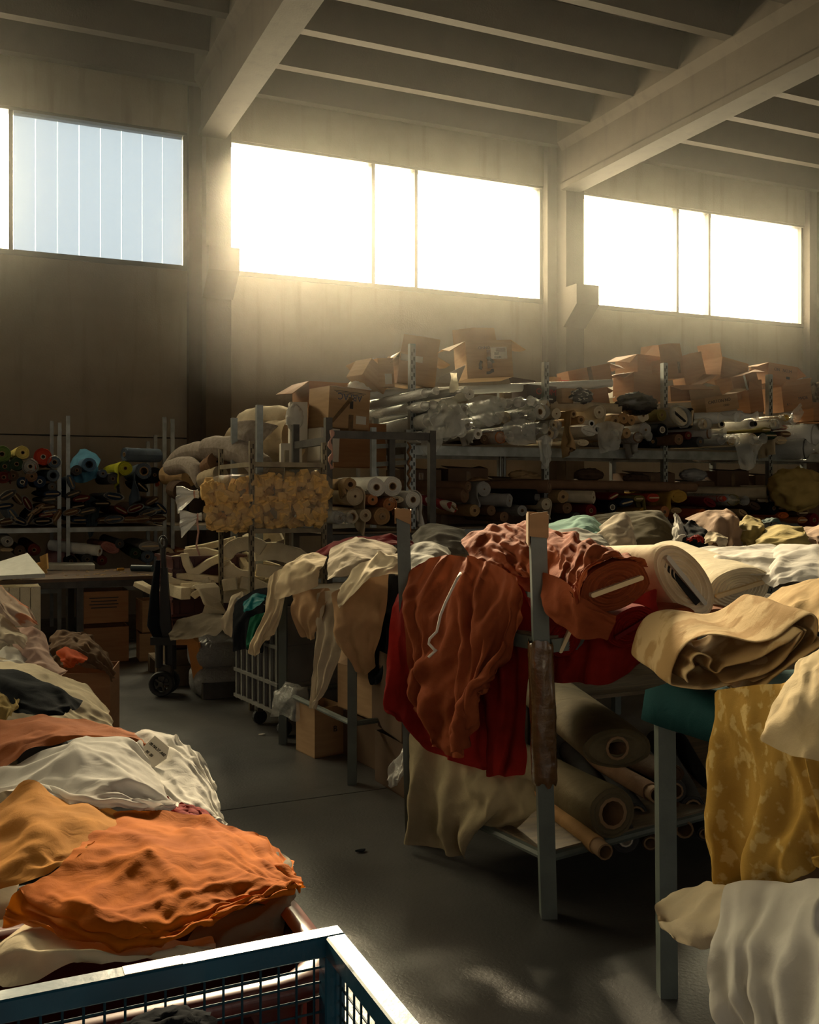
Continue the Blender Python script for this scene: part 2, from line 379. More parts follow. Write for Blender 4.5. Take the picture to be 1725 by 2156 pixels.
    s.quality = 4; s.mass = .25; s.rest_shape_key = rk; s.tension_stiffness = 18*stiff; s.compression_stiffness = 18*stiff; s.shear_stiffness = 6*stiff
    s.bending_stiffness = bend; s.bending_damping = .6; s.air_damping = 4; s.vertex_group_mass = 'pin'; s.pin_stiffness = 1
    h = c.collision_settings; h.distance_min = .006; h.collision_quality = 2; h.collection = cc; h.friction = 40
    h.use_self_collision = selfc; h.self_distance_min = .006
    c.point_cache.frame_start = 1; c.point_cache.frame_end = 60
    lines = lines or (int(10+40*Lu*Lv/.5), .009, .22)
    QUEUE.append((o, k, cc, thick, crease, cs, lvl, (nv, nu, Lu, Lv, sgn, lines, ang, seed)))
    return o
def press(me, A, nv, nu, Lu, Lv, sgn, lines, ang, seed):
    """straight pressed creases and pinched ridges across a settled sheet"""
    rng = np.random.default_rng(seed*31+5); S = A.reshape(nv, nu, 3)
    nr = np.cross(np.gradient(S, axis=1), np.gradient(S, axis=0)); nr /= np.linalg.norm(nr, axis=2, keepdims=True)+1e-9; nr *= sgn
    uu, vv = np.meshgrid(np.arange(nu)/(nu-1)*Lu, np.arange(nv)/(nv-1)*Lv); D_ = np.zeros((nv, nu)); n, amp, ln = lines
    for _ in range(n):
        u0, v0 = rng.uniform(0, Lu), rng.uniform(0, Lv); a = rng.uniform(0, math.pi) if ang is None else ang+rng.normal(0, .35)
        L = ln*rng.uniform(.4, 1.3); w = rng.uniform(.012, .03); bendk = rng.normal(0, .8)
        x, y = uu-u0, vv-v0; t = x*math.cos(a)+y*math.sin(a); d = -x*math.sin(a)+y*math.cos(a)-bendk*t*t
        D_ += amp*rng.choice((-1, 1, 1))*rng.uniform(.4, 1.2)*np.exp(-np.abs(d/w)**1.4)*np.clip(1-np.abs(t)/L, 0, 1)**.7
    S = S+nr*D_[..., None]
    me.vertices.foreach_set('co', S.reshape(-1).astype(np.float32)); me.update()
def settle(frames=26):
    if not QUEUE: return
    sc.frame_start, sc.frame_end = 1, frames
    for f in range(1, frames+1): sc.frame_set(f)
    dg = bpy.context.evaluated_depsgraph_get()
    for o, k, cc, thick, crease, cs, lvl, gi in QUEUE:
        me = bpy.data.meshes.new_from_object(o.evaluated_get(dg)); mt = o.data.materials[0]
        old = o.data; o.modifiers.clear(); o.shape_key_clear(); o.data = me; bpy.data.meshes.remove(old)
        bad = np.empty(len(me.vertices)*3, np.float32); me.vertices.foreach_get('co', bad)
        if not np.isfinite(bad).all(): print('BAD CLOTH', o.name)
        else: press(me, bad.reshape(-1, 3).astype(float), *gi)
        me.shade_smooth()
        if thick:
            t = o.modifiers.new('thickness', 'SOLIDIFY'); t.thickness = thick; t.offset = -1
        u = o.modifiers.new('smooth', 'SUBSURF'); u.levels = lvl; u.render_levels = lvl
        if crease:
            t = bpy.data.textures.get('crease%d' % (cs*1000)) or bpy.data.textures.new('crease%d' % (cs*1000), 'CLOUDS')
            t.noise_type = 'HARD_NOISE'; t.noise_scale = cs; t.noise_depth = 3; t.noise_basis = 'IMPROVED_PERLIN'
            d = o.modifiers.new('creases', 'DISPLACE'); d.texture = t; d.strength = crease*2; d.mid_level = .5; d.texture_coords = 'GLOBAL'
        bpy.data.objects.remove(k); bpy.data.collections.remove(cc)
        o.vertex_groups.clear()
    QUEUE.clear(); sc.frame_set(1)
# ================================================================== cloth near the camera
F_orange = fabric('orange_cotton', (.50, .135, .008), (.40, .10, .006), trans=.18)
F_amber = fabric('amber_cotton', (.55, .24, .045), trans=.15)
F_white = fabric('white_voile', (.80, .78, .74), (.74, .72, .68), trans=.42, weave=400, bump=.05)
F_white2 = fabric('white_cotton', (.78, .75, .69), trans=.22)
F_rust = fabric('rust_cotton', (.36, .105, .025), trans=.1)
F_cream = fabric('cream_cotton', (.72, .61, .43), trans=.15)
F_taupe = fabric('taupe_cotton', (.17, .14, .10), trans=.03)
F_red = fabric('red_cotton', (.24, .016, .012), (.18, .012, .009), trans=.05)
F_brown = fabric('red_brown_wool', (.30, .078, .03), (.24, .058, .022), trans=.06)
F_black = fabric('black_wool', (.014, .016, .020), trans=0)
F_gold = fabric('gold_damask', (.45, .27, .06), (.62, .44, .17), scale=24, lo=.55, hi=.62, trans=.1, detail=4)
F_tan = fabric('tan_check', (.52, .36, .17), (.40, .25, .10), trans=.12)
F_beige = fabric('beige_damask', (.55, .44, .27), (.48, .37, .21), scale=12, trans=.08)
F_khaki = fabric('khaki_twill', (.17, .14, .085), trans=.05)
F_khaki2 = fabric('khaki_drill', (.34, .28, .175), trans=.05)
F_teal = fabric('teal_felt', (.012, .055, .06), weave=500, bump=.3)
F_pink = fabric('pale_pink_crinkle', (.58, .40, .33), trans=.15)
F_olive = fabric('olive_gold', (.42, .30, .10), trans=.1)
F_greige = fabric('greige_linen', (.60, .51, .38), trans=.1)
# ---- heap in the red tub
HEAP = 'cloths heaped in the red tub'
drape('cloth', [[(185,1735,2.45),(260,1715,2.45),(360,1722,2.45),(450,1736,2.42),(540,1772,2.34),(612,1825,2.22)],
 [(170,1775,2.15),(270,1765,2.13),(370,1772,2.13),(460,1788,2.12),(550,1822,2.08),(628,1848,2.06)],
 [(120,1830,2.0),(250,1840,1.95),(360,1850,1.94),(460,1855,1.94),(560,1868,1.95),(642,1872,1.97)],
 [(40,1885,1.92),(200,1920,1.80),(330,1930,1.79),(440,1918,1.82),(540,1905,1.87),(632,1886,1.93)],
 [(5,1955,1.85),(150,1985,1.74),(270,2012,1.72),(370,1998,1.74),(480,1940,1.81),(615,1892,1.91)]],
 F_orange, 'bright orange crumpled cotton sheet on top of the heap in the red tub', 'cloth', HEAP, q=.0115, nmax=104, grow=(.05,.05), pins=0, pin_rows=('top','bottom','left','right'), ps=9, seed=1, rough=.02, freq=4, crease=.0025, cs=.10, lines=(95,.009,.2))
drape('cloth', [[(-20,1700,2.5),(60,1640,2.55),(100,1672,2.5),(200,1690,2.5),(320,1722,2.46)],
 [(-20,1760,2.3),(60,1735,2.28),(130,1745,2.26),(190,1748,2.28),(280,1745,2.32)],
 [(-20,1800,2.15),(60,1800,2.12),(120,1828,2.08),(170,1805,2.12),(220,1775,2.18)],
 [(-20,1880,2.0),(50,1860,2.0),(110,1850,2.0),(160,1830,2.03),(200,1800,2.08)]],
 F_amber, 'amber mustard cloth folded beside the orange sheet, half under white voile', 'cloth', HEAP, grow=(.18,.12), pins=10, seed=2, rough=.03)
drape('cloth', [[(-20,1640,2.95),(80,1585,2.98),(170,1555,2.95),(250,1545,2.95),(312,1568,2.92)],
 [(-20,1700,2.72),(85,1628,2.72),(190,1592,2.72),(270,1600,2.70),(345,1650,2.70)],
 [(50,1650,2.58),(120,1672,2.52),(230,1680,2.47),(310,1688,2.47),(366,1712,2.5)],
 [(90,1712,2.46),(160,1722,2.42),(250,1730,2.39),(320,1740,2.39),(372,1742,2.44)]],
 F_white, 'sheer white voile bunched above the amber and orange cloths', 'cloth', HEAP, q=.016, nmax=80, grow=(.14,.1), pins=7, seed=3, rough=.03, freq=4, bend=.8, crease=.002)
drape('cloth', [[(225,1565,3.2),(320,1538,3.2),(380,1546,3.15),(430,1580,3.05),(462,1630,2.9)],
 [(260,1605,2.95),(330,1590,2.95),(390,1608,2.9),(442,1648,2.8),(470,1690,2.7)],
 [(300,1660,2.7),(350,1668,2.68),(400,1690,2.63),(445,1715,2.6),(484,1738,2.55)],
 [(340,1720,2.6),(380,1735,2.55),(420,1745,2.52),(455,1760,2.5),(486,1770,2.5)]],
 F_white2, 'smooth white sheet bulging over the aisle edge of the tub', 'cloth', HEAP, q=.018, grow=(.12,.06), pins=8, seed=4, rough=.02, freq=4, bend=1.0)
drape('cloth', [[(-20,1520,3.4),(90,1500,3.4),(190,1518,3.35),(260,1533,3.3),(330,1552,3.2)],
 [(-20,1570,3.1),(90,1535,3.12),(190,1540,3.12),(280,1553,3.08),(352,1600,3.02)],
 [(-20,1640,2.9),(60,1575,2.98),(170,1560,3.02),(250,1558,3.02),(352,1640,2.92)]],
 F_rust, 'rust brown cloth with a white paper tag across the back of the heap', 'cloth', HEAP, grow=(.1,.15), pins=9, seed=5)
drape('cloth', [[(-20,1930,2.0),(120,1915,1.98),(220,1945,1.92),(330,1965,1.88),(400,1960,1.89),(455,1955,1.9)],
 [(-20,2010,1.78),(110,1985,1.77),(220,2025,1.73),(330,2022,1.75),(400,2012,1.77),(470,1998,1.8)],
 [(-20,2085,1.67),(120,2055,1.68),(230,2055,1.68),(330,2042,1.70),(400,2028,1.73),(460,2012,1.77)]],
 F_cream, 'cream cotton sheet under the orange one, along the tub edge near the cage', 'cloth', HEAP, grow=(.22,.12), pins=10, seed=6, rough=.03)
drape('cloth', [[(540,1780,2.3),(605,1800,2.24),(642,1850,2.14)], [(480,1860,2.12),(590,1870,2.08),(640,1888,2.04)], [(400,1955,1.93),(530,1928,1.95),(610,1930,1.96)], [(390,2005,1.83),(500,1985,1.86),(600,1960,1.9)]],
 F_taupe, 'dull taupe cloth sticking out under the orange sheet at the tub corner', 'cloth', HEAP, grow=(.25,.15), pins=7, seed=7, rough=.03)
drape('cloth', [[(340,1685,2.62),(390,1690,2.6),(445,1722,2.55)], [(360,1715,2.5),(400,1718,2.48),(450,1735,2.45)], [(365,1740,2.42),(410,1745,2.40),(460,1760,2.38)]],
 F_red, 'small red cloth wedged between white voile and orange sheet', 'cloth', HEAP, grow=(.12,.1), pins=4, seed=8)
# ---- second heap further down the aisle
HEAP2 = 'cloths heaped in the second tub'
drape('cloth', [[(-15,1400,3.95),(60,1422,3.9),(100,1435,3.85),(140,1452,3.8),(170,1480,3.75)], [(-15,1440,3.7),(50,1462,3.63),(100,1465,3.62),(130,1475,3.63),(167,1490,3.64)], [(20,1500,3.5),(60,1505,3.48),(100,1505,3.48),(135,1505,3.5),(150,1502,3.54)]],
 F_black, 'black wool cloth with frayed edge thrown over the second heap', 'cloth', HEAP2, grow=(.16,.14), pins=9, seed=9)
drape('cloth', [[(-15,1380,4.6),(60,1388,4.6),(130,1425,4.5),(190,1445,4.4),(226,1490,4.3)], [(-15,1410,4.2),(60,1408,4.2),(120,1438,4.1),(185,1466,4.05),(237,1512,4.0)], [(-15,1450,3.9),(70,1468,3.88),(140,1498,3.83),(190,1515,3.8),(237,1532,3.8)], [(0,1520,3.6),(80,1530,3.6),(140,1540,3.6),(190,1545,3.65),(236,1560,3.7)]],
 F_cream, 'large pale cream sheet spread under the black wool cloth', 'cloth', HEAP2, grow=(.15,.1), pins=10, seed=10, bend=.6)
drape('cloth', [[(-15,1440,3.7),(20,1445,3.7),(45,1465,3.66)], [(-15,1475,3.55),(20,1480,3.55),(40,1490,3.55)], [(-15,1512,3.42),(15,1512,3.42),(35,1510,3.45)]],
 F_olive, 'olive gold cloth peeping out below the black wool cloth', 'cloth', HEAP2, grow=(.15,.15), pins=4, seed=11)
drape('cloth', [[(15,1318,5.05),(65,1325,5.0),(96,1335,5)], [(30,1370,4.7),(80,1368,4.66),(112,1382,4.7)], [(60,1410,4.5),(100,1415,4.45),(141,1408,4.5)], [(72,1442,4.35),(115,1445,4.35),(142,1425,4.4)]],
 F_pink, 'pale pink crinkled cloth running down between cream sheet and ruffled brown heap', 'cloth', HEAP2, q=.018, grow=(.3,.2), pins=12, seed=12, rough=.03, freq=9)
drape('cloth', [[(-15,1365,4.75),(30,1358,4.75),(65,1385,4.7)], [(-15,1385,4.55),(30,1380,4.52),(72,1400,4.55)], [(-15,1405,4.4),(30,1408,4.38),(70,1408,4.45)]],
 F_white2, 'small off-white pillowcase on top of the cream sheet', 'cloth', HEAP2, grow=(.08,.08), pins=5, seed=13)
F_check = fabric('orange_check', (.62, .47, .36), (.55, .20, .10), scale=7, lo=.55, hi=.6, trans=.1)
drape('cloth', [[(-15,1215,5.2),(15,1245,5.15),(50,1275,5.1),(80,1305,5.0)], [(-15,1245,5.0),(10,1268,4.95),(45,1295,4.92),(84,1315,4.95)], [(-15,1290,4.85),(10,1300,4.8),(40,1315,4.8),(75,1320,4.88)]],
 F_check, 'peach cloth with orange check lines at the far end of the heap', 'cloth', HEAP2, grow=(.2,.15), pins=8, seed=14)
drape('cloth', [[(-15,1280,5.0),(20,1300,4.95),(40,1325,4.9)], [(-15,1320,4.75),(15,1330,4.72),(60,1345,4.75)], [(-15,1360,4.6),(20,1352,4.6),(50,1365,4.66)]],
 F_greige, 'greige linen cloth tucked under the peach checked one', 'cloth', HEAP2, grow=(.18,.15), pins=5, seed=15)
F_ruffle = fabric('brown_ruffle', (.17, .10, .055), (.12, .07, .04), trans=.05)
drape('cloth', [[(100,1350,5.5),(140,1332,5.5),(170,1332,5.45),(205,1360,5.4),(232,1400,5.3)], [(110,1375,5.25),(145,1358,5.2),(180,1365,5.18),(215,1395,5.15),(240,1430,5.1)], [(120,1405,5.05),(155,1395,5.02),(190,1405,5.02),(215,1420,5.02),(238,1435,5.04)]],
 F_ruffle, 'ruffled dark brown cloth spilling over the edge of a carton', 'cloth', None, q=.015, grow=(.5,.5), pins=22, seed=16, rough=.04, freq=14)
F_tangerine = fabric('tangerine', (.62, .10, .02), trans=.15)
drape('cloth', [[(118,1380,5.0),(140,1368,5.0),(165,1372,4.98),(186,1384,4.95)], [(122,1395,4.86),(145,1390,4.84),(165,1392,4.84),(178,1398,4.86)], [(130,1412,4.78),(145,1412,4.77),(158,1410,4.78),(166,1408,4.8)]],
 F_tangerine, 'small bright tangerine cloth lying on the ruffled brown heap', 'cloth', None, grow=(.15,.15), pins=4, seed=18)
# ---- red and brown cloth hung on the near rack
RK = 'cloths draped over the near rack'
drape('cloth', [[(850,1215,4.55),(900,1190,4.42),(970,1180,4.22),(1040,1200,4.02),(1116,1250,3.86)],
 [(826,1280,4.45),(880,1270,4.3),(960,1260,4.1),(1040,1280,3.92),(1120,1330,3.76)],
 [(832,1380,4.42),(890,1380,4.25),(970,1390,4.05),(1050,1400,3.9),(1122,1430,3.76)],
 [(830,1455,4.42),(890,1498,4.25),(970,1520,4.05),(1050,1540,3.9),(1122,1540,3.76)],
 [(846,1482,4.42),(905,1565,4.25),(975,1600,4.05),(1050,1632,3.9),(1120,1625,3.76)]],
 F_red, 'dark red cloth hanging lowest on the aisle end of the near rack', 'cloth', RK, grow=(.22,.02), pins=5, pin_rows=('top',), fold=(4.5,.06,.05), lvl=1, seed=20, rough=.03, freq=4, bend=.8)
drape('cloth', [[(868,1210,4.42),(930,1178,4.3),(985,1178,4.15),(1050,1195,3.95),(1110,1225,3.77)],
 [(852,1280,4.33),(915,1265,4.18),(985,1258,3.98),(1050,1275,3.82),(1113,1305,3.69)],
 [(860,1380,4.30),(920,1390,4.14),(990,1390,3.95),(1055,1395,3.79),(1112,1390,3.69)],
 [(872,1445,4.30),(930,1480,4.14),(1000,1495,3.95),(1055,1475,3.80),(1098,1440,3.72)],
 [(902,1490,4.30),(965,1550,4.14),(1020,1580,3.95),(1060,1550,3.83),(1090,1470,3.75)]],
 F_brown, 'broad red-brown wool cloth fanned in folds over the aisle end of the near rack', 'cloth', RK, q=.0145, nmax=90, crease=.004, cs=.10, grow=(.10,.0), pins=7, lines=(60,.02,.5), ang=2.2, pin_rows=('top',), fold=(5,.09,.05), lvl=1, seed=21, rough=.03, freq=4, bend=.6)
drape('cloth', [[(985,1150,4.62),(1050,1128,4.6),(1120,1128,4.4),(1200,1146,4.1),(1290,1172,3.8),(1362,1200,3.56)],
 [(978,1132,4.45),(1050,1104,4.42),(1120,1112,4.22),(1205,1138,3.92),(1280,1158,3.65),(1345,1180,3.45)],
 [(985,1165,4.22),(1060,1140,4.18),(1135,1148,3.98),(1195,1162,3.74),(1245,1168,3.52),(1290,1178,3.41)],
 [(1010,1190,4.05),(1075,1182,4.0),(1140,1195,3.84),(1185,1208,3.64),(1218,1212,3.47),(1236,1216,3.39)],
 [(1060,1215,3.98),(1105,1222,3.9),(1148,1240,3.74),(1176,1255,3.58),(1204,1262,3.44),(1222,1275,3.38)]],
 F_brown, 'loose red-brown wool layers wrinkled over the top of the big brown bolt', 'cloth', RK, q=.0145, nmax=90, grow=(.22,.06), pins=12, pin_rows=('right',), seed=22, rough=.02, freq=7, fold=(9,.035,-1), crease=.004, cs=.1)
drape('cloth', [[(1150,1205,3.62),(1195,1225,3.48),(1235,1265,3.40),(1300,1295,3.37)], [(1150,1245,3.6),(1185,1265,3.48),(1225,1290,3.40),(1295,1308,3.38)], [(1156,1275,3.62),(1185,1312,3.5),(1216,1336,3.44),(1268,1314,3.43)]],
 F_brown, 'red-brown loose corner flap hanging below the big brown bolt', 'cloth', RK, grow=(.1,.05), pins=3, pin_rows=('top',), fold=(2,.03,.1), seed=23)
drape('cloth', [[(1150,1300,3.92),(1220,1300,3.82),(1300,1280,3.72),(1385,1240,3.72)], [(1156,1370,3.8),(1230,1370,3.72),(1300,1350,3.66),(1388,1310,3.66)], [(1166,1432,3.78),(1225,1434,3.72),(1285,1430,3.68),(1375,1355,3.7)]],
 F_red, 'crimson cloth slung under the brown bolt behind the taped post', 'cloth', RK, grow=(.1,.06), pins=6, pin_rows=('top',), fold=(2.5,.05,.0), seed=24)
drape('cloth', [[(866,1540,4.38),(930,1575,4.24),(1000,1600,4.04),(1070,1630,3.88),(1136,1640,3.74)],
 [(868,1640,4.36),(930,1660,4.2),(1000,1668,4.0),(1070,1668,3.85),(1136,1680,3.76)],
 [(864,1720,4.36),(930,1730,4.2),(985,1738,4.04),(1050,1705,3.9),(1136,1700,3.8)],
 [(866,1768,4.36),(925,1785,4.22),(990,1798,4.1),(1012,1752,4.05),(1062,1712,4.0)]],
 F_khaki2, 'khaki twill cloth hanging to the floor from the low rack deck', 'cloth', RK, grow=(.2,.03), pins=6, pin_rows=('top',), fold=(4,.08,.0), seed=25, rough=.03, freq=4, bend=.8)
# ---- table by the aisle with gold cloths
TB = 'cloths on the felt-topped table'
drape('cloth', [[(1515,1462,2.75),(1560,1448,2.6),(1620,1440,2.45),(1680,1440,2.35),(1745,1450,2.25)],
 [(1506,1560,2.72),(1570,1560,2.57),(1630,1570,2.41),(1690,1580,2.3),(1752,1580,2.2)],
 [(1510,1700,2.7),(1580,1700,2.55),(1640,1700,2.39),(1700,1700,2.28),(1762,1700,2.18)],
 [(1510,1810,2.7),(1580,1820,2.55),(1640,1812,2.39),(1700,1795,2.28),(1762,1785,2.18)],
 [(1522,1842,2.72),(1590,1868,2.57),(1650,1855,2.41),(1710,1835,2.3),(1762,1815,2.2)]],
 F_gold, 'gold damask cloth hanging long from the felt-topped table', 'cloth', TB, q=.017, grow=(.2,.03), pins=6, pin_at=((1,0),(1,.35),(1,.7),(1,1),(.5,0),(.5,1)), pin_rows=('top',), fold=(3.5,.06,.0), seed=30, rough=.04, freq=5, bend=.8)
drape('cloth', [[(1685,1400,2.3),(1712,1380,2.25),(1750,1360,2.2)], [(1632,1470,2.2),(1680,1460,2.12),(1750,1450,2.05)], [(1592,1553,2.13),(1660,1588,2.04),(1750,1608,1.95)]],
 F_beige, 'beige damask runner with a stitched hem lying over the gold damask', 'cloth', TB, q=.017, grow=(.04,.04), pins=8, pin_rows=('top',), seed=31, rough=.01)
drape('cloth', [[(1590,1300,3.35),(1640,1240,3.25),(1740,1200,3.1)], [(1562,1328,3.1),(1640,1275,2.98),(1740,1228,2.85)], [(1572,1338,3.02),(1650,1318,2.82),(1740,1285,2.68)], [(1600,1350,2.95),(1660,1345,2.75),(1740,1330,2.6)]],
 F_tan, 'tan gold cloth folded highest on the table corner', 'cloth', TB, q=.018, grow=(.1,.2), pins=10, seed=32, rough=.02)
drape('cloth', [[(1415,1852,2.8),(1480,1862,2.7),(1560,1868,2.55),(1650,1862,2.42)], [(1402,1900,2.72),(1470,1898,2.58),(1540,1905,2.48),(1610,1898,2.38)], [(1376,1945,2.64),(1440,1950,2.52),(1500,1958,2.44),(1545,1958,2.38)], [(1390,1962,2.62),(1450,1988,2.5),(1500,1998,2.45),(1535,1992,2.42)]],
 F_cream, 'cream sheet bundled below the gold damask against the table leg', 'cloth', TB, q=.018, grow=(.12,.12), pins=9, seed=33, bend=.8)
drape('cloth', [[(1545,1878,2.43),(1600,1858,2.38),(1670,1848,2.28),(1750,1838,2.18)], [(1527,1980,2.35),(1590,1970,2.27),(1660,1960,2.18),(1755,1950,2.08)], [(1522,2070,2.27),(1580,2070,2.2),(1650,2070,2.1),(1760,2070,2.0)], [(1545,2150,2.22),(1600,2160,2.13),(1670,2170,2.05),(1765,2180,1.95)], [(1562,2235,2.22),(1620,2245,2.12),(1680,2255,2.02),(1770,2260,1.95)]],
 F_white2, 'long off-white sheet falling to the floor in vertical folds beside the table', 'cloth', TB, q=.018, grow=(.32,.02), pins=5, pin_at=((.5,0),(.5,1),(.8,0),(.8,1)), pin_rows=('top',), fold=(4.5,.07,.0), seed=34, rough=.04, freq=4, bend=.5)

# more cloth on the far side of the tubs, beyond the picture edge
def flat(x0, x1, y0, y1, z, dz_, seed, n=4):
    rg = random.Random(seed)
    return [[Vector((x0+(x1-x0)*j/n, y0+(y1-y0)*i/n, z+dz_*math.sin(math.pi*(i+.3)/(n+.6))*math.sin(math.pi*(j+.4)/(n+.8))+rg.uniform(-.03, .03))) for j in range(n+1)] for i in range(n+1)]
drape('cloth', flat(-.72, .02, 1.70, 2.10, .70, .10, 1), F_rust, 'rust cloth filling the red tub beyond the amber one', 'cloth', HEAP, q=.03, grow=(.15,.15), pins=10, seed=101)
drape('cloth', flat(-.72, .10, 2.08, 3.0, .55, .22, 2), F_greige, 'greige cloth lying beyond the white voile outside the aisle edge', 'cloth', HEAP, q=.035, grow=(.15,.15), pins=12, seed=102)
drape('cloth', flat(-.74, .12, 2.92, 3.95, .48, .26, 3), F_cream, 'cream sheet covering the far side of the second tub', 'cloth', HEAP2, q=.035, grow=(.15,.15), pins=12, seed=103)
drape('cloth', flat(-.74, .18, 3.9, 4.8, .48, .35, 4), F_taupe, 'taupe cloth heaped at the end of the second tub', 'cloth', HEAP2, q=.035, grow=(.15,.15), pins=12, seed=104)
# folded cloth seen end on: a strip whose outline is drawn, running back along the bolt
def folded(label, outline, back, n, m, name='folded_cloth', seed=0, amp=.012, noise_f=7, group=TB, jag=.01):
    P = np.array([tuple(pz(*p)) for p in outline]); S = spline(P, n, 0); bk = Vector(back); rows = []
    for i in range(n):
        row = []
        for k in range(14):
            t = k/13; q = Vector(S[i])+bk*t; d = noise.noise_vector(q*noise_f+Vector((seed, 0, 0)))*amp*(1 if k else .5)
            if k == 0: d += bk.normalized()*(-jag*noise.noise(Vector((i*.35, seed, 0))))
            row.append(q+d)
        rows.append(row)
    o0 = Vector(S[0]); o = link(name, MB().grid([[p-o0 for p in r] for r in rows], n, 14).mesh(name), m, None, True); o.location = o0
    t = o.modifiers.new('thickness', 'SOLIDIFY'); t.thickness = .006; t.offset = 0
    u = o.modifiers.new('smooth', 'SUBSURF'); u.levels = u.render_levels = 1
    return tag(o, label, 'cloth', group)
M_tanc = fabric('tan_check_cloth', (.60, .44, .24), (.42, .27, .12), scale=8, lo=.47, hi=.53, trans=.12)
zf = 2.86
folded('tan checked cloth folded into a hollow loop on the teal felt top', [(x, y, zf-(x-1420)*.0011) for x, y in
    [(1700,1325),(1660,1378),(1600,1420),(1530,1446),(1480,1453),(1425,1446),(1413,1437),(1420,1405),(1434,1372),(1458,1345),(1500,1335),(1545,1342),(1590,1352),(1625,1345),(1665,1318),(1700,1296),(1722,1306),(1718,1340),(1690,1380),(1640,1415),(1585,1440)]], (.16, .40, .015), 80, M_tanc, seed=1)
folded('inner layer of tan checked cloth crumpled inside the hollow loop', [(x, y, zf-.02-(x-1420)*.0011) for x, y in
    [(1450,1438),(1446,1420),(1462,1405),(1455,1388),(1475,1378),(1500,1390),(1492,1408),(1510,1418),(1530,1405),(1560,1400),(1600,1385),(1640,1365),(1670,1345),(1690,1330),(1650,1395),(1590,1425),(1530,1438)]], (.14, .34, .015), 70, M_tanc, seed=2, amp=.016, noise_f=12)
folded('tan gold underlay cloth bunched beneath the hollow loop', [(x, y, 2.72-(x-1540)*.0012) for x, y in [(1540,1452),(1575,1470),(1610,1452),(1640,1425),(1670,1400),(1700,1380),(1735,1350)]], (.2, .35, .0), 36, F_tan, seed=3, amp=.02)
# ================================================================== cloth on the racks further back
F_maroon = fabric('maroon_cotton', (.20, .022, .025))
F_tanbrown = fabric('tan_brown', (.46, .29, .16), trans=.06)
F_ltbeige = fabric('light_beige', (.72, .58, .38), trans=.1)
F_grey = fabric('grey_jersey', (.44, .43, .38), trans=.06)
F_greyd = fabric('grey_dark', (.17, .155, .13))
F_green = fabric('bottle_green', (.01, .10, .055))
F_teal2 = fabric('teal_satin', (.01, .20, .22), rough=.5)
F_aqua = fabric('pale_aqua', (.33, .58, .50), trans=.1)
F_dusty = fabric('dusty_brown', (.36, .24, .16), trans=.06)
F_mustard = fabric('mustard_linen', (.42, .33, .12), trans=.06)
F_dkteal = fabric('dark_teal', (.06, .10, .09))
F_blue = fabric('sky_blue_wool', (.10, .28, .42))
F_slate = fabric('slate_wool', (.055, .075, .085))
F_rose = fabric('dusty_rose', (.36, .20, .20))
F_carpet = fabric('grey_beige_carpet', (.36, .31, .27), (.28, .24, .2), scale=30, weave=120, bump=.5)
def plastic(name, c, alpha, rough=.16, bump=.5):
    m = bpy.data.materials.new(name); m.use_nodes = True; n, l = m.node_tree.nodes, m.node_tree.links; b = n['Principled BSDF']
    b.inputs['Base Color'].default_value = (*c, 1); b.inputs['Roughness'].default_value = rough; b.inputs['Specular IOR Level'].default_value = .7
    co = n.new('ShaderNodeTexCoord'); t = n.new('ShaderNodeTexNoise'); t.inputs['Scale'].default_value = 22; t.inputs['Detail'].default_value = 3; t.inputs['Distortion'].default_value = 1.5
    l.new(co.outputs['Object'], t.inputs['Vector']); u = n.new('ShaderNodeBump'); u.inputs['Strength'].default_value = bump; u.inputs['Distance'].default_value = .02
    l.new(t.outputs[0], u.inputs['Height']); l.new(u.outputs[0], b.inputs['Normal'])
    tr = n.new('ShaderNodeBsdfTransparent'); mx = n.new('ShaderNodeMixShader'); mx.inputs[0].default_value = alpha
    l.new(tr.outputs[0], mx.inputs[1]); l.new(b.outputs[0], mx.inputs[2]); l.new(mx.outputs[0], n['Material Output'].inputs[0]); return m
P_clear = plastic('clear_film', (.80, .82, .78), .36, rough=.12)
P_milky = plastic('milky_film', (.82, .83, .80), .66)
P_bag = plastic('grey_sack_film', (.22, .22, .22), .93, rough=.32, bump=.8)
kw = dict(crease=.006, cs=.12)
MP = 'cloths piled on the second rack'
def dz(label, net, m, seed, group=MP, name='cloth', cat='cloth', **k):
    d = dict(q=.022, grow=(.15, .12), pins=7, seed=seed, rough=.02, **kw); d.update(k)
    return drape(name, net, m, label, cat, group, **d)
dz('thin maroon cloth lying along the back of the second rack pile', [[(660,1160,6.2),(740,1128,6.2),(820,1125,6.1),(870,1135,6.1)],[(640,1178,6.0),(740,1150,6.0),(820,1145,5.95),(880,1150,5.9)]], F_maroon, 40)
dz('greige jersey shirt lying flat on top of the second rack pile', [[(695,1150,5.95),(740,1133,5.95),(790,1136,5.9),(840,1150,5.8)],[(688,1185,5.6),(730,1168,5.55),(780,1172,5.5),(820,1182,5.45)],[(688,1220,5.4),(720,1212,5.35),(765,1202,5.35),(810,1196,5.35)]], F_greige, 41, grow=(.12,.12))
dz('light beige cloth wrung into a bundle at the far corner of the second rack', [[(600,1190,5.95),(640,1163,5.95),(690,1168,5.85)],[(585,1215,5.7),(630,1193,5.65),(680,1193,5.6)],[(578,1262,5.6),(615,1252,5.53),(668,1236,5.5)]], F_ltbeige, 42, grow=(.35,.2), pins=10, q=.018)
dz('pale beige rag dangling over the cage trolley corner', [[(568,1215,6.1),(590,1200,6.05),(616,1195,5.95)],[(560,1290,6.08),(578,1284,6.03),(600,1268,5.98)],[(536,1345,6.08),(560,1338,6.03),(586,1328,5.98)],[(528,1376,6.08),(545,1384,6.05),(562,1352,6.03)]], F_ltbeige, 43, fold=(2,.05,0), pin_rows=('top',))
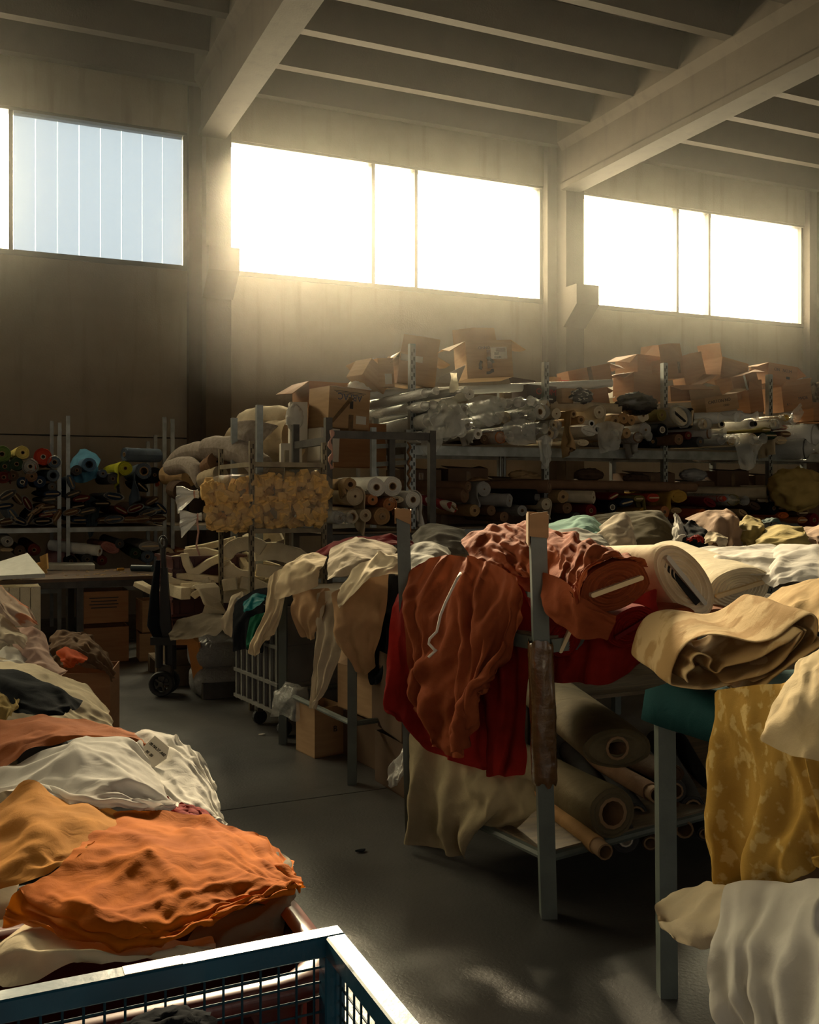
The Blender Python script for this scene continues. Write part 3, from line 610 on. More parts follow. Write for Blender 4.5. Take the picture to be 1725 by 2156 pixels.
dz('tan cloth hooked over the second rack between two hanging strips', [[(622,1255,5.75),(660,1243,5.65),(702,1238,5.5)],[(617,1275,5.7),(655,1290,5.58),(692,1272,5.5)],[(640,1338,5.7),(662,1345,5.6),(675,1322,5.55)]], F_tanbrown, 44, fold=(2,.05,0), pin_rows=('top',))
dz('long greige strip of cloth hanging almost to the open carton', [[(672,1248,5.58),(700,1243,5.48),(738,1243,5.38)],[(672,1330,5.58),(695,1330,5.5),(728,1330,5.42)],[(664,1420,5.58),(683,1420,5.5),(705,1400,5.45)],[(654,1488,5.58),(667,1493,5.53),(682,1478,5.5)]], F_greige, 45, fold=(3,.05,0), grow=(.25,0), pin_rows=('top',))
dz('tan brown pointed cloth hanging in front of the second rack post', [[(700,1250,5.32),(760,1222,5.27),(822,1203,5.18)],[(702,1300,5.27),(755,1290,5.2),(814,1280,5.14)],[(710,1340,5.25),(755,1345,5.18),(802,1330,5.14)],[(738,1385,5.24),(770,1418,5.18),(790,1394,5.16)]], F_tanbrown, 46, fold=(2,.05,.1), grow=(.12,.0), pin_rows=('top',))
dz('cream ruffled cloth trailing over the tan brown one', [[(715,1230,5.3),(760,1188,5.35),(800,1163,5.35),(848,1158,5.3)],[(707,1255,5.2),(765,1213,5.22),(810,1188,5.22),(852,1188,5.18)],[(715,1282,5.15),(745,1246,5.13),(792,1216,5.13),(845,1206,5.1)]], F_cream, 47, grow=(.25,.25), pins=12, q=.018)
dz('black cloth hanging beside the near rack behind the tan brown point', [[(780,1222,5.47),(810,1213,5.37),(850,1213,5.22)],[(785,1300,5.42),(815,1300,5.33),(842,1320,5.22)],[(775,1400,5.42),(805,1390,5.35),(834,1390,5.24)],[(790,1437,5.42),(805,1442,5.35),(818,1422,5.3)]], F_black, 48, fold=(2,.05,0), pin_rows=('top',))
dz('grey jersey cloth heaped between the two slim posts of the near rack', [[(845,1160,5.4),(890,1137,5.5),(955,1148,5.6)],[(848,1190,5.2),(895,1173,5.25),(960,1178,5.3)],[(860,1220,5.0),(905,1210,5.0),(955,1186,5.1)]], F_grey, 49, grow=(.25,.2), pins=10)
dz('black frilled cloth heaped behind the grey jersey', [[(865,1125,6.4),(900,1101,6.4),(978,1108,6.4)],[(870,1150,6.1),(920,1128,6.1),(990,1135,6.1)],[(880,1172,5.9),(930,1165,5.9),(990,1165,5.9)]], F_greyd, 50, grow=(.25,.2), pins=10)
dz('black cloth bulging over the rim of the cage trolley', [[(498,1262,6.65),(535,1240,6.55),(568,1230,6.4)],[(488,1300,6.5),(525,1290,6.4),(564,1285,6.3)],[(484,1370,6.5),(515,1366,6.4),(556,1376,6.3)]], F_black, 51, grow=(.15,.1))
dz('teal satin scrap on the black cloth in the cage trolley', [[(512,1265,6.4),(535,1252,6.38),(562,1248,6.3)],[(511,1290,6.28),(535,1280,6.26),(564,1267,6.2)]], F_teal2, 52, pins=4)
dz('bottle green cloth hanging beside the pale beige rag', [[(530,1300,6.23),(545,1293,6.18),(560,1288,6.13)],[(521,1350,6.23),(535,1340,6.18),(549,1330,6.13)],[(525,1373,6.23),(535,1370,6.18),(543,1350,6.15)]], F_green, 53, pin_rows=('top',), pins=2)
dz('greige twisted strip hanging off the cage trolley beside the foam pile', [[(488,1255,6.8),(508,1243,6.75),(522,1240,6.7)],[(467,1300,6.8),(490,1290,6.75),(512,1280,6.7)],[(471,1330,6.8),(485,1342,6.75),(497,1320,6.7)]], F_greige, 54, grow=(.2,.1))
dz('taupe blanket thrown over the grey sacks', [[(372,1302,7.6),(430,1290,7.6),(486,1294,7.4)],[(358,1332,7.4),(420,1325,7.3),(480,1310,7.15)],[(357,1348,7.3),(400,1343,7.2),(455,1337,7.05)]], F_taupe, 55, group=None, grow=(.15,.15))
# ---- long pile behind the near rack
LP = 'cloths along the low rack behind the near rack'
def lp(label, net, m, seed, **k): dz(label, net, m, seed, group=LP, **k)
lp('taupe cloth running long along the top of the low rack', [[(1175,1102,6.3),(1260,1082,6.3),(1370,1072,6.3),(1412,1090,6.2)],[(1250,1112,6.0),(1310,1100,6.0),(1380,1093,5.9),(1420,1120,5.9)],[(1270,1152,5.7),(1330,1152,5.6),(1390,1152,5.6),(1420,1152,5.7)]], F_khaki, 60, pins=12)
lp('grey cloth forming a smooth dome behind the taped post', [[(1140,1125,5.65),(1210,1113,5.6),(1268,1128,5.5)],[(1135,1152,5.3),(1210,1146,5.2),(1295,1152,5.2)]], F_grey, 61, grow=(.05,.05), crease=0)
lp('pale aqua cloth folded upright beside the taped post', [[(1145,1102,6.0),(1195,1090,6.0),(1235,1082,6.0),(1270,1102,5.9)],[(1145,1120,5.7),(1200,1108,5.65),(1238,1100,5.65),(1278,1122,5.6)],[(1150,1132,5.6),(1200,1125,5.55),(1240,1125,5.5),(1282,1135,5.5)]], F_aqua, 62, grow=(.3,.15), pins=9)
lp('beige cloth folded over next to the pale aqua one', [[(1256,1112,5.75),(1290,1090,5.75),(1320,1082,5.75),(1335,1110,5.7)],[(1258,1128,5.5),(1300,1118,5.45),(1330,1122,5.5),(1340,1135,5.5)],[(1270,1152,5.35),(1300,1152,5.3),(1330,1152,5.35),(1345,1155,5.35)]], F_greige, 63, grow=(.25,.2))
lp('off-white cloth standing between taupe and black cloths', [[(1408,1095,5.9),(1425,1084,5.9),(1446,1105,5.8)],[(1412,1125,5.65),(1430,1118,5.6),(1446,1125,5.6)],[(1420,1154,5.5),(1430,1154,5.5),(1440,1150,5.5)]], F_white2, 64)
lp('black cloth slumped in the middle of the low rack pile', [[(1440,1106,5.8),(1460,1102,5.8),(1490,1115,5.7)],[(1436,1130,5.6),(1460,1125,5.55),(1492,1132,5.5)],[(1433,1156,5.45),(1460,1156,5.4),(1490,1156,5.4)]], F_black, 65)
lp('bright red scrap lying on the black cloth', [[(1448,1137,5.42),(1470,1133,5.42),(1485,1142,5.4)],[(1448,1146,5.36),(1470,1144,5.34),(1488,1150,5.33)]], F_red, 66, pins=3)
lp('dusty brown cloth bunched upright in pleats', [[(1440,1090,6.1),(1480,1075,6.1),(1530,1076,6.0),(1548,1090,5.9)],[(1470,1100,5.8),(1500,1090,5.75),(1535,1092,5.7),(1560,1105,5.7)],[(1495,1155,5.5),(1520,1155,5.45),(1545,1155,5.45),(1562,1150,5.5)]], F_dusty, 67, grow=(.35,.1), fold=(3.5,.06,.1), pins=8)
lp('cream crumpled cloth in front of the dusty brown pleats', [[(1480,1130,5.5),(1505,1118,5.5),(1530,1135,5.45)],[(1485,1150,5.35),(1510,1145,5.3),(1535,1154,5.3)]], F_cream, 68, grow=(.3,.3))
lp('mustard linen cloth sagging beside the dusty brown pleats', [[(1552,1095,6.0),(1580,1086,6.0),(1610,1100,5.9)],[(1545,1115,5.7),(1580,1110,5.65),(1612,1110,5.65)],[(1560,1154,5.5),(1585,1154,5.45),(1605,1150,5.45)]], F_mustard, 69, grow=(.2,.15))
lp('mustard linen cloth bulging in a big round fold', [[(1600,1120,5.65),(1640,1101,5.7),(1685,1110,5.6),(1700,1130,5.5)],[(1590,1140,5.4),(1640,1128,5.35),(1690,1130,5.3),(1712,1150,5.3)],[(1588,1158,5.25),(1640,1156,5.2),(1690,1156,5.2),(1715,1158,5.2)]], F_mustard, 70, grow=(.12,.12), pins=9)
lp('dark teal cap of cloth peeping over the mustard linen', [[(1600,1095,6.15),(1620,1084,6.15),(1645,1095,6.1)],[(1600,1106,5.95),(1622,1102,5.95),(1650,1108,5.9)]], F_dkteal, 71, pins=3)
lp('tan striped cloth at the far end of the low rack', [[(1680,1115,5.9),(1705,1104,5.9),(1745,1105,5.8)],[(1690,1135,5.6),(1715,1128,5.6),(1750,1128,5.5)],[(1710,1156,5.4),(1730,1156,5.4),(1755,1156,5.3)]], F_dusty, 72)
WP = 'white cloths on the near rack'
dz('white cotton cloth spread wide over the near rack deck', [[(1380,1158,4.95),(1480,1150,4.95),(1600,1147,4.95),(1760,1150,4.8)],[(1420,1176,4.5),(1500,1170,4.4),(1600,1163,4.3),(1760,1168,4.2)],[(1450,1205,4.2),(1540,1202,4.0),(1620,1205,3.9),(1760,1190,3.8)]], F_white2, 73, group=WP, grow=(.15,.2), pins=12)
dz('sheer white cloth bunched high at the end of the near rack', [[(1592,1190,4.25),(1625,1158,4.4),(1680,1143,4.4),(1760,1148,4.3)],[(1600,1215,3.95),(1640,1185,3.95),(1690,1172,3.95),(1760,1182,3.85)],[(1622,1238,3.8),(1655,1225,3.75),(1700,1215,3.68),(1760,1218,3.6)]], F_white, 74, group=WP, grow=(.2,.2), pins=10)
# ---- wall shelf and carpets
WS = 'cloths hanging from the wall shelf'
dz('sky blue wool cloth slung over rolls on the wall shelf', [[(150,968,11.1),(176,943,11.2),(214,962,11.0)],[(143,995,10.9),(175,975,10.8),(207,985,10.8)],[(150,1010,10.85),(180,1016,10.78),(200,1002,10.8)]], F_blue, 80, group=WS, q=.03, grow=(.3,.2), fold=(2.5,.1,.1), pins=6)
dz('slate cloth tip dangling below the wall shelf deck', [[(180,1055,10.78),(192,1045,10.78),(212,1060,10.78)],[(178,1090,10.75),(195,1085,10.75),(210,1085,10.75)],[(188,1120,10.75),(197,1135,10.75),(207,1118,10.75)]], F_slate, 81, group=WS, q=.03, pin_rows=('top',), pins=1, fold=(1.5,.08,0))
dz('dusty rose satin cloth spilling off the lowest wall shelf deck', [[(100,1150,10.9),(125,1135,10.9),(150,1150,10.9)],[(92,1175,10.75),(125,1165,10.7),(160,1175,10.7)],[(98,1192,10.65),(128,1190,10.6),(165,1190,10.6)]], F_rose, 82, group=WS, q=.03, fold=(3,.08,0), pin_rows=('top',), pins=2)
dz('pale carpet hung over the frame beside the big beige roll', [[(490,890,9.4),(530,885,9.3),(590,895,9.2)],[(500,920,9.3),(545,915,9.2),(570,915,9.2)],[(508,958,9.3),(530,950,9.25),(548,935,9.2)]], F_carpet, 83, group=None, name='carpet', cat='carpet', q=.03, pin_rows=('top',), thick=.015)
PS = 'loose plastic sheets around the wrapped rolls'
def film(label, net, seed, m=None, **k): dz(label, net, m or P_clear, seed, group=PS, name='plastic_sheet', cat='plastic sheet', q=.03, thick=0, crease=.012, cs=.1, grow=k.pop('grow', (.25, .2)), **k)
film('greenish clear plastic sheet pinned flat in front of the wrapped rolls', [[(985,840,8.92),(1020,830,8.95),(1062,838,9.0)],[(985,870,8.9),(1025,865,8.92),(1062,870,8.97)],[(1010,895,8.9),(1035,898,8.92),(1055,880,8.97)]], 90)
film('clear plastic sheet sagging in a bag shape below the deck beside the tall post', [[(885,900,8.75),(915,895,8.7),(940,905,8.7)],[(885,935,8.75),(912,940,8.65),(940,925,8.7)],[(890,960,8.75),(910,962,8.7),(930,945,8.7)]], 91)
film('clear plastic sheet hanging in front of the middle of the wrapped rolls', [[(1060,890,9.05),(1095,880,9.1),(1130,890,9.15)],[(1060,920,9.03),(1095,915,9.06),(1130,925,9.12)],[(1070,935,9.03),(1100,938,9.06),(1125,935,9.12)]], 92)
film('twisted plastic tail hanging by the perforated post', [[(1130,925,9.22),(1150,915,9.22),(1165,925,9.24)],[(1138,960,9.22),(1150,955,9.2),(1160,955,9.22)],[(1143,985,9.22),(1150,988,9.2),(1155,975,9.22)]], 93)
film('clear sheet bunched over the wrapped rolls nearest the tall post', [[(900,860,8.75),(940,835,8.75),(975,850,8.75)],[(905,890,8.65),(945,875,8.6),(980,880,8.65)],[(915,925,8.7),(945,920,8.62),(975,915,8.65)]], 94)
film('dull clear sheet hanging below the tan rolls', [[(1255,890,9.5),(1285,885,9.5),(1318,895,9.5)],[(1258,925,9.45),(1285,925,9.4),(1310,925,9.45)],[(1265,955,9.45),(1285,950,9.4),(1300,945,9.45)]], 95)
film('crumpled clear sheet hanging low under the white rolls', [[(1545,920,10.3),(1580,915,10.3),(1612,925,10.35)],[(1552,955,10.2),(1580,950,10.15),(1600,950,10.2)],[(1558,985,10.2),(1575,990,10.15),(1592,975,10.2)]], 96)
film('clear plastic loop standing up over the yellow bundle', [[(1655,880,10.6),(1672,862,10.6),(1690,848,10.65)],[(1668,895,10.5),(1685,885,10.5),(1695,865,10.5)]], 97)
film('clear plastic bag hanging over the rail of the second rack', [[(580,1455,6.15),(605,1435,6.1),(650,1440,6.0)],[(570,1490,6.1),(605,1475,6.0),(650,1480,5.95)],[(562,1512,6.1),(600,1505,6.05),(640,1510,6.0)]], 98, grow=(.3,.3))
film('clear plastic bag on the floor by the end of the near rack', [[(838,1590,4.75),(848,1570,4.7),(862,1572,4.68)],[(822,1620,4.75),(840,1615,4.68),(862,1605,4.66)],[(818,1650,4.75),(834,1660,4.7),(845,1640,4.68)]], 99, m=P_milky, grow=(.3,.3))
settle()
# pale cloth tie and stitched details that ride on a cloth
def cloth_named(label): return next(o for o in bpy.data.objects if o.get('label', '').startswith(label))
# ================================================================== racks, shelves, tables
M_gsteel = mat('galvanised_steel', (.30, .32, .31), .45, (.20, .21, .20), 8, metal=.7, bump=.1, bscale=40)
M_paint = mat('grey_green_paint', (.14, .17, .15), .45, (.10, .12, .11), 7, bump=.15, bscale=50, coat=.1)
M_dark = mat('dark_steel', (.075, .068, .058), .5, (.045, .04, .035), 9, metal=.4, bump=.15)
M_angle = mat('slotted_angle', (.22, .18, .11), .5, (.14, .11, .07), 12, metal=.5, bump=.15)
M_hole = mat('hole_shade', (.008, .007, .006), .9)  # near-black colour standing in for the shade inside holes
M_deck = mat('deck_board', (.20, .15, .09), .75, (.12, .09, .06), 5, bump=.2, stretch=(1, 6, 6))
M_card = mat('cardboard', (.40, .25, .125), .85, (.34, .205, .10), 4, bump=.12, bscale=30, stretch=(1, 1, 8))
M_card2 = mat('brown_cardboard', (.33, .16, .068), .85, (.28, .13, .055), 4, bump=.12, bscale=30, stretch=(1, 1, 8))
M_cardw = mat('white_cardboard', (.60, .56, .48), .8, (.52, .47, .39), 4, bump=.1)
M_tape = mat('brown_tape', (.14, .07, .025), .22, (.10, .05, .018), 30, bump=.6, bscale=25, coat=.5)
M_ink = mat('dark_ink', (.03, .026, .022), .7)
M_paper = mat('paper_white', (.78, .75, .68), .7, trans=.35)
def rack(label, cat, posts, rails, decks, m, name='storage_rack', pw=.05, slots=(), group=None):
    """posts: (x, y, z0, z1[, lean x]); rails: (a, b, w, h); decks: (x0, x1, y0, y1, z, t)"""
    xs = [p[0] for p in posts]; ys = [p[1] for p in posts]
    o = empty(name, (sum(xs)/len(xs), sum(ys)/len(ys), 0), label=label, cat=cat, group=group); L = o.location
    for i, p in enumerate(posts):
        ln = p[4] if len(p) > 4 else 0
        b = MB().bar((p[0]-L.x-ln, p[1]-L.y, p[3]), (p[0]-L.x, p[1]-L.y, p[2]), pw, up=(0, 1, 0)).build('post', m, o)
        if i in slots:
            s = MB(); z = p[2]+.1
            while z < p[3]-.05:
                s.box((p[0]-L.x-pw*.18, p[1]-L.y-pw/2, z), (pw*.2, .004, .035)); s.box((p[0]-L.x+pw*.22, p[1]-L.y-pw/2, z+.03), (pw*.2, .004, .035)); z += .075
            s.build('dark_slot_row', M_hole, b)['kind'] = 'stuff'  # near-black boxes on the post face, painted shade of the slots
    for a, b, w, h in rails:
        MB().bar(Vector(a)-L, Vector(b)-L, w, h, up=(0, 0, 1)).build('rail', m, o)
    for x0, x1, y0, y1, z, t in decks:
        MB().box(((x0+x1)/2-L.x, (y0+y1)/2-L.y, z-t/2), (x1-x0, y1-y0, t)).build('deck', M_deck, o)
    return o
# wall shelf behind the work table: units side by side (front 11.1, back 12.2)
def px_at(px, Y): return pY(px, HZ, Y).x
WY0, WY1 = 11.1, 12.25
xa = px_at(134, WY0); xb = px_at(354, WY0)
wall_units = [(xa-2.4, xa-.045, 'wall shelf unit cut by the picture edge, holding the yellow roll'), (xa+.045, xb-.04, 'middle wall shelf unit holding the sky blue wool cloth'), (xb+.05, xb+2.3, 'wall shelf unit under the carpets by the column')]
tops = [(2.15, 2.28), (2.40, 2.36), (2.42, 2.30), (2.25, 2.2)]
for i, (x0, x1, lb) in enumerate(wall_units):
    rack(lb, 'shelf', [(x0, WY0, 0, 2.42), (x1, WY0, 0, [2.20, 2.44, 2.1][i]), (x0, WY1, 0, [2.3, 2.42, 2.3][i]), (x1, WY1, 0, [2.44, 2.22, 2.1][i])],
         [((x0, WY0-.02, z-.03), (x1, WY0-.02, z-.03), .03, .05) for z in (.56, 1.215)]+[((x0, WY1, z-.03), (x1, WY1, z-.03), .03, .05) for z in (.56, 1.215)],
         [(x0, x1, WY0, WY1, .56, .02), (x0, x1, WY0, WY1, 1.215, .02)], M_gsteel, 'wall_shelf', .04, group='wall shelf units')
# main rack line in front of the window wall
RY0, RY1, RX = 8.2, 9.1, [2.24, 3.69, 5.14, 6.60, 8.05, 9.5]
rack('long storage rack of perforated posts carrying the wrapped rolls and cartons', 'rack',
     [(x, RY0, 0, [2.35, 2.97, 2.88, 2.95, 2.90, 2.9][i]) for i, x in enumerate(RX)]+[(x, RY1, 0, [2.3, 2.95, 2.7, 2.9, 2.85, 2.9][i]) for i, x in enumerate(RX)],
     [((RX[1], y, z), (RX[-1], y, z), .04, .09) for y in (RY0, RY1) for z in (.48, 1.20, 1.985)]+[((x, RY0, z), (x, RY1, z), .04, .06) for x in RX[1:] for z in (1.2, 1.985)],
     [(RX[1], RX[-1], RY0-.02, RY1+.02, z, .03) for z in (.545, 1.265, 2.05)], M_gsteel, 'storage_rack', .055, slots=(1, 2, 3, 4))
# dark frame rack beside it
ax, ay = 2.52, 7.2
rack('dark steel frame rack holding white and tan fabric rolls', 'rack',
     [(ax, ay, 0, 2.18), (3.42, ay, 0, 2.1), (ax, 8.05, 0, 2.18), (3.42, 8.05, 0, 2.1)],
     [((ax, ay, 2.05), (3.42, ay, 2.05), .04, .06), ((ax, ay, 2.0), (ax, 8.05, 2.0), .04, .06), ((ax, ay, 1.24), (3.42, ay, 1.24), .04, .05), ((ax, 8.05, 1.24), (3.42, 8.05, 1.24), .04, .05)],
     [(ax, 3.42, ay-.02, 8.05, 1.28, .02), (ax, 3.42, ay-.02, 8.05, .55, .02)], M_dark, 'storage_rack', .055)
# slotted angle shelf
sx, sy, sx1, sy1 = 1.84, 6.95, 2.40, 7.92
sl = rack('slotted angle shelf carrying the two long bags of foam blocks', 'shelf', [(sx, sy, 0, 1.97), (sx1, sy, 0, 1.97), (sx, sy1, 0, 1.95), (sx1, sy1, 0, 1.95)],
     [((sx, sy, z), (sx1, sy, z), .03, .035) for z in (1.80, 1.31)]+[((sx, sy, z), (sx, sy1, z), .03, .035) for z in (1.80, 1.31)]+[((sx1, sy, z), (sx1, sy1, z), .03, .035) for z in (1.80, 1.31)],
     [(sx, sx1, sy, sy1, 1.33, .012), (sx, sx1, sy, sy1, 1.815, .012)], M_angle, 'angle_shelf', .035, slots=(0, 1, 2))
for d in [c for c in sl.children if c.name.startswith('deck')]: d.data.materials[0] = M_dark
# near rack: slim square posts along the aisle
P1, P2 = pz(1155, 1930, 3.65), pz(868, 1768, 4.44); P1.z = P2.z = 0
U = Vector((P1.y-P2.y, P2.x-P1.x, 0)).normalized(); U = U if U.x > 0 else -U
nr = empty('near_rack', (P1.x, P1.y, 0), label='grey painted rack by the aisle with two tall slim posts and a taped corner', cat='rack')
def nrk(nm, mb, m=M_paint, par=nr):
    mb.v = [(v[0]-P1.x, v[1]-P1.y, v[2]) for v in mb.v]; return mb.build(nm, m, par)
lean = -RGT*.042
posts = []
for p, h in ((P1, 1.50), (P2, 1.50), (P1+U*2.0, 1.12), (P2+U*2.0, 1.12)):
    posts.append(nrk('post', MB().bar(p+lean*(h/1.5)+Vector((0, 0, h)), p, .06, .06, up=FWD)))
for z in (.22, 1.02):
    for a, b in ((P1, P2), (P1+U*2, P2+U*2), (P1, P1+U*2), (P2, P2+U*2)):
        q = Vector((0, 0, z)); nrk('rail', MB().tube([a+q, b+q], .018, 8) if z < .5 else MB().bar(a+q, b+q, .035, .05))
c4 = [P1, P1+U*2, P2+U*2, P2]
for z in (.245, 1.055): nrk('deck', MB().prism([p+Vector((0, 0, z-.015)) for p in c4], (0, 0, .015)), M_deck)
# cardboard cap and brown tape on the corner post, a stub of tape on the far one
for p, zt in ((P1, 1.515), (P2, 1.515)):
    t = MB(); rg = random.Random(int(zt*1000)+int(p.x*100)); q = p+lean
    for k in range(4):
        a = k*math.pi/2+YAW*-1; d = Vector((math.cos(a), math.sin(a), 0)); s = Vector((-d.y, d.x, 0)); hh = .06+rg.random()*.06
        t.prism([q+d*.033+s*.034+Vector((0, 0, zt+.012*rg.random())), q+d*.033+Vector((0, 0, zt+.02*rg.random())), q+d*.033-s*.034+Vector((0, 0, zt)), q+d*.033-s*.034+Vector((0, 0, zt-hh*rg.uniform(.5, 1))), q+d*.033+s*.034+Vector((0, 0, zt-hh))], d*.005)
    nrk('cardboard_cap', t, M_card)['label'] = 'torn cardboard cap'
def tape_wrap(p, z0, z1, r, seed):
    rows = []; n = 26; rg = random.Random(seed)
    m = int((z1-z0)/.018)
    for i in range(m+1):
        z = z0+(z1-z0)*i/m; row = []
        q = p+lean*(z/1.5)
        for k in range(n+1):
            a = 2*math.pi*(k % n)/n
            c, s = math.cos(a), math.sin(a); w = 1/max(abs(c), abs(s))*.9
            rr = r*(.62+.38*w)*(1+.10*noise.noise(Vector((c*1.6+seed, s*1.6, z*9)))+.06*noise.noise(Vector((c*5, s*5, z*34))))
            if i in (0, m): rr *= .9
            d = RGT*c+FWD*s; row.append(q+d*rr+Vector((0, 0, z+.02*noise.noise(Vector((c*2, s*2, i*.2))) if i in (0, m) else z)))
        rows.append(row)
    o = nrk('tape_wrap', MB().grid(rows, m+1, n+1), M_tape); o.data.shade_smooth(); o['label'] = 'crinkled brown packing tape'; return o
tape_wrap(P1, .50, 1.04, .050, 1); tape_wrap(P2, .68, .95, .046, 2)
# second rack along the aisle
Q1, Q2 = pz(742, 1650, 5.30), pz(596, 1565, 6.15); Q1.z = Q2.z = 0
V = Vector((Q1.y-Q2.y, Q2.x-Q1.x, 0)).normalized(); V = V if V.x > 0 else -V
sr = empty('storage_rack', (Q1.x, Q1.y, 0), label='low grey rack under the heap of greige jersey and tan cloths', cat='rack')
def srk(nm, mb, m=M_paint):
    mb.v = [(v[0]-Q1.x, v[1]-Q1.y, v[2]) for v in mb.v]; return mb.build(nm, m, sr)
for p in (Q1, Q2, Q1+V*1.3, Q2+V*1.3): srk('post', MB().bar(p+Vector((0, 0, 1.0)), p, .05, .05, up=FWD))
for z in (.33, .98):
    for a, b in ((Q1, Q2), (Q1+V*1.3, Q2+V*1.3), (Q1, Q1+V*1.3), (Q2, Q2+V*1.3)):
        q = Vector((0, 0, z)); srk('rail', MB().tube([a+q, b+q], .016, 8))
srk('deck', MB().prism([p+Vector((0, 0, .985)) for p in (Q1, Q1+V*1.3, Q2+V*1.3, Q2)], (0, 0, .015)), M_deck)
# low rack behind the near rack
lr = rack('low rack behind the near rack covered by a long pile of cloths', 'rack', [(x, y, 0, 1.1) for x in (2.9, 4.2, 5.5) for y in (4.75, 5.75)],
     [((2.9, y, 1.05), (5.5, y, 1.05), .04, .05) for y in (4.75, 5.75)], [(2.9, 5.5, 4.75, 5.75, 1.12, .02), (2.9, 5.5, 4.75, 5.75, .4, .02)], M_paint, 'storage_rack', .05)
# felt-topped table at the aisle corner
T1 = pz(1405, 2095, 3.08); T1.z = 0
TBX, TBY = 1.25, 1.15
tb = empty('felt_table', (T1.x, T1.y, 0), label='steel work table with teal felt top at the aisle corner', cat='table')
def tbk(nm, mb, m=M_paint, **k): return mb.build(nm, m, tb, **k)
for dx, dy in ((0, 0), (TBX, 0), (0, -TBY), (TBX, -TBY)): tbk('leg', MB().bar((dx-.010, dy, .945), (dx, dy, 0), .055, .055, up=FWD))
for a, b in (((0, 0), (TBX, 0)), ((0, -TBY), (TBX, -TBY)), ((0, 0), (0, -TBY)), ((TBX, 0), (TBX, -TBY))): tbk('rail', MB().bar((*a, .925), (*b, .925), .05, .04))
tbk('table_top', MB().box((TBX/2, -TBY/2, .955), (TBX+.06, TBY+.06, .02)), M_deck)
g = []                                              # felt cover with rounded overhanging edge
for i in range(25):
    row = []
    for j in range(25):
        u = -.10+(TBX+.2)*i/24; v = .10-(TBY+.2)*j/24
        ou = max(-u-.035, u-TBX-.035, 0); ov = max(v-.035, -v-TBY-.035, 0); od = max(ou, ov)
        cu = min(max(u, -.05), TBX+.05); cv = max(min(v, .05), -TBY-.05)
        row.append((cu+.01*noise.noise(Vector((u*3, v*3, 1))), cv+.01*noise.noise(Vector((u*3, v*3, 5))), .985-od*1.6-(.012 if od else 0)+.006*noise.noise(Vector((u*5, v*5, 0)))))
    g.append(row)
fe = tbk('felt_cover', MB().grid(g, 25, 25), F_teal, smooth=True); s_ = fe.modifiers.new('thickness', 'SOLIDIFY'); s_.thickness = .012; fe['label'] = 'teal felt cover'
# work table at the wall shelf, scarred dark top
wt = empty('work_table', (0, 9.85, 0), label='dark work table with littered brown top in front of the wall shelf', cat='table')
M_wtop = mat('worn_table_top', (.13, .07, .035), .5, (.06, .035, .02), 5, bump=.2)
x0, x1 = -1.6, px_at(352, 9.35)
MB().box(((x0+x1)/2, 0, .79), (x1-x0, 1.0, .03)).build('table_top', M_wtop, wt)
MB().box(((x0+x1)/2, -.485, .745), (x1-x0, .03, .06)).build('apron', M_dark, wt)
for x in (x0+.05, px_at(168, 9.4), x1-.05):
    for y in (-.45, .45): MB().box((x, y, .385), (.06, .06, .77)).build('leg', M_dark, wt)
rg = random.Random(5)
lit = MB()
for k in range(60):
    lit.box((rg.uniform(0, x1-.05), rg.uniform(-.45, .4), .808), (rg.uniform(.01, .05), rg.uniform(.008, .03), .006), Matrix.Rotation(rg.random()*6, 3, 'Z'))
o = lit.build('scrap_litter', mat('pale_scraps', (.55, .40, .22), .8)); o.location = (0, 9.85, 0); tag(o, 'tiny pale scraps scattered over the dark work table', 'scraps', kind='stuff')
# ================================================================== fabric rolls and bolts
M_core = mat('paper_core', (.34, .22, .12), .85, (.26, .16, .08), 9)
M_corew = mat('pale_core', (.66, .60, .48), .8)
M_board = mat('bolt_board', (.62, .48, .28), .8, (.54, .41, .23), 6)
M_boardd = mat('dark_board', (.34, .25, .14), .8, (.25, .18, .10), 6)  # darker copy of the bolt board colour
HUE = dict(white=(.66, .64, .58), cream=(.58, .50, .36), beige=(.48, .39, .26), tan=(.42, .28, .14), kraft=(.40, .24, .11), brown=(.19, .11, .065), dark_brown=(.09, .055, .035), grey=(.33, .32, .30),
    dark_grey=(.075, .075, .075), black=(.016, .016, .018), navy=(.025, .04, .075), blue=(.10, .19, .30), slate=(.10, .13, .17), green=(.13, .20, .06), dark_green=(.035, .06, .035), yellow=(.62, .50, .16),
    lime=(.42, .42, .03), red=(.40, .05, .025), dark_red=(.17, .018, .02), orange=(.55, .13, .03), rose=(.44, .19, .16), maroon=(.12, .025, .02), olive=(.20, .16, .05), silver=(.74, .74, .70), gold=(.42, .25, .05), terracotta=(.42, .17, .07))
def hue(k): return fabric('roll_'+k, HUE[k], weave=160, bump=.25)
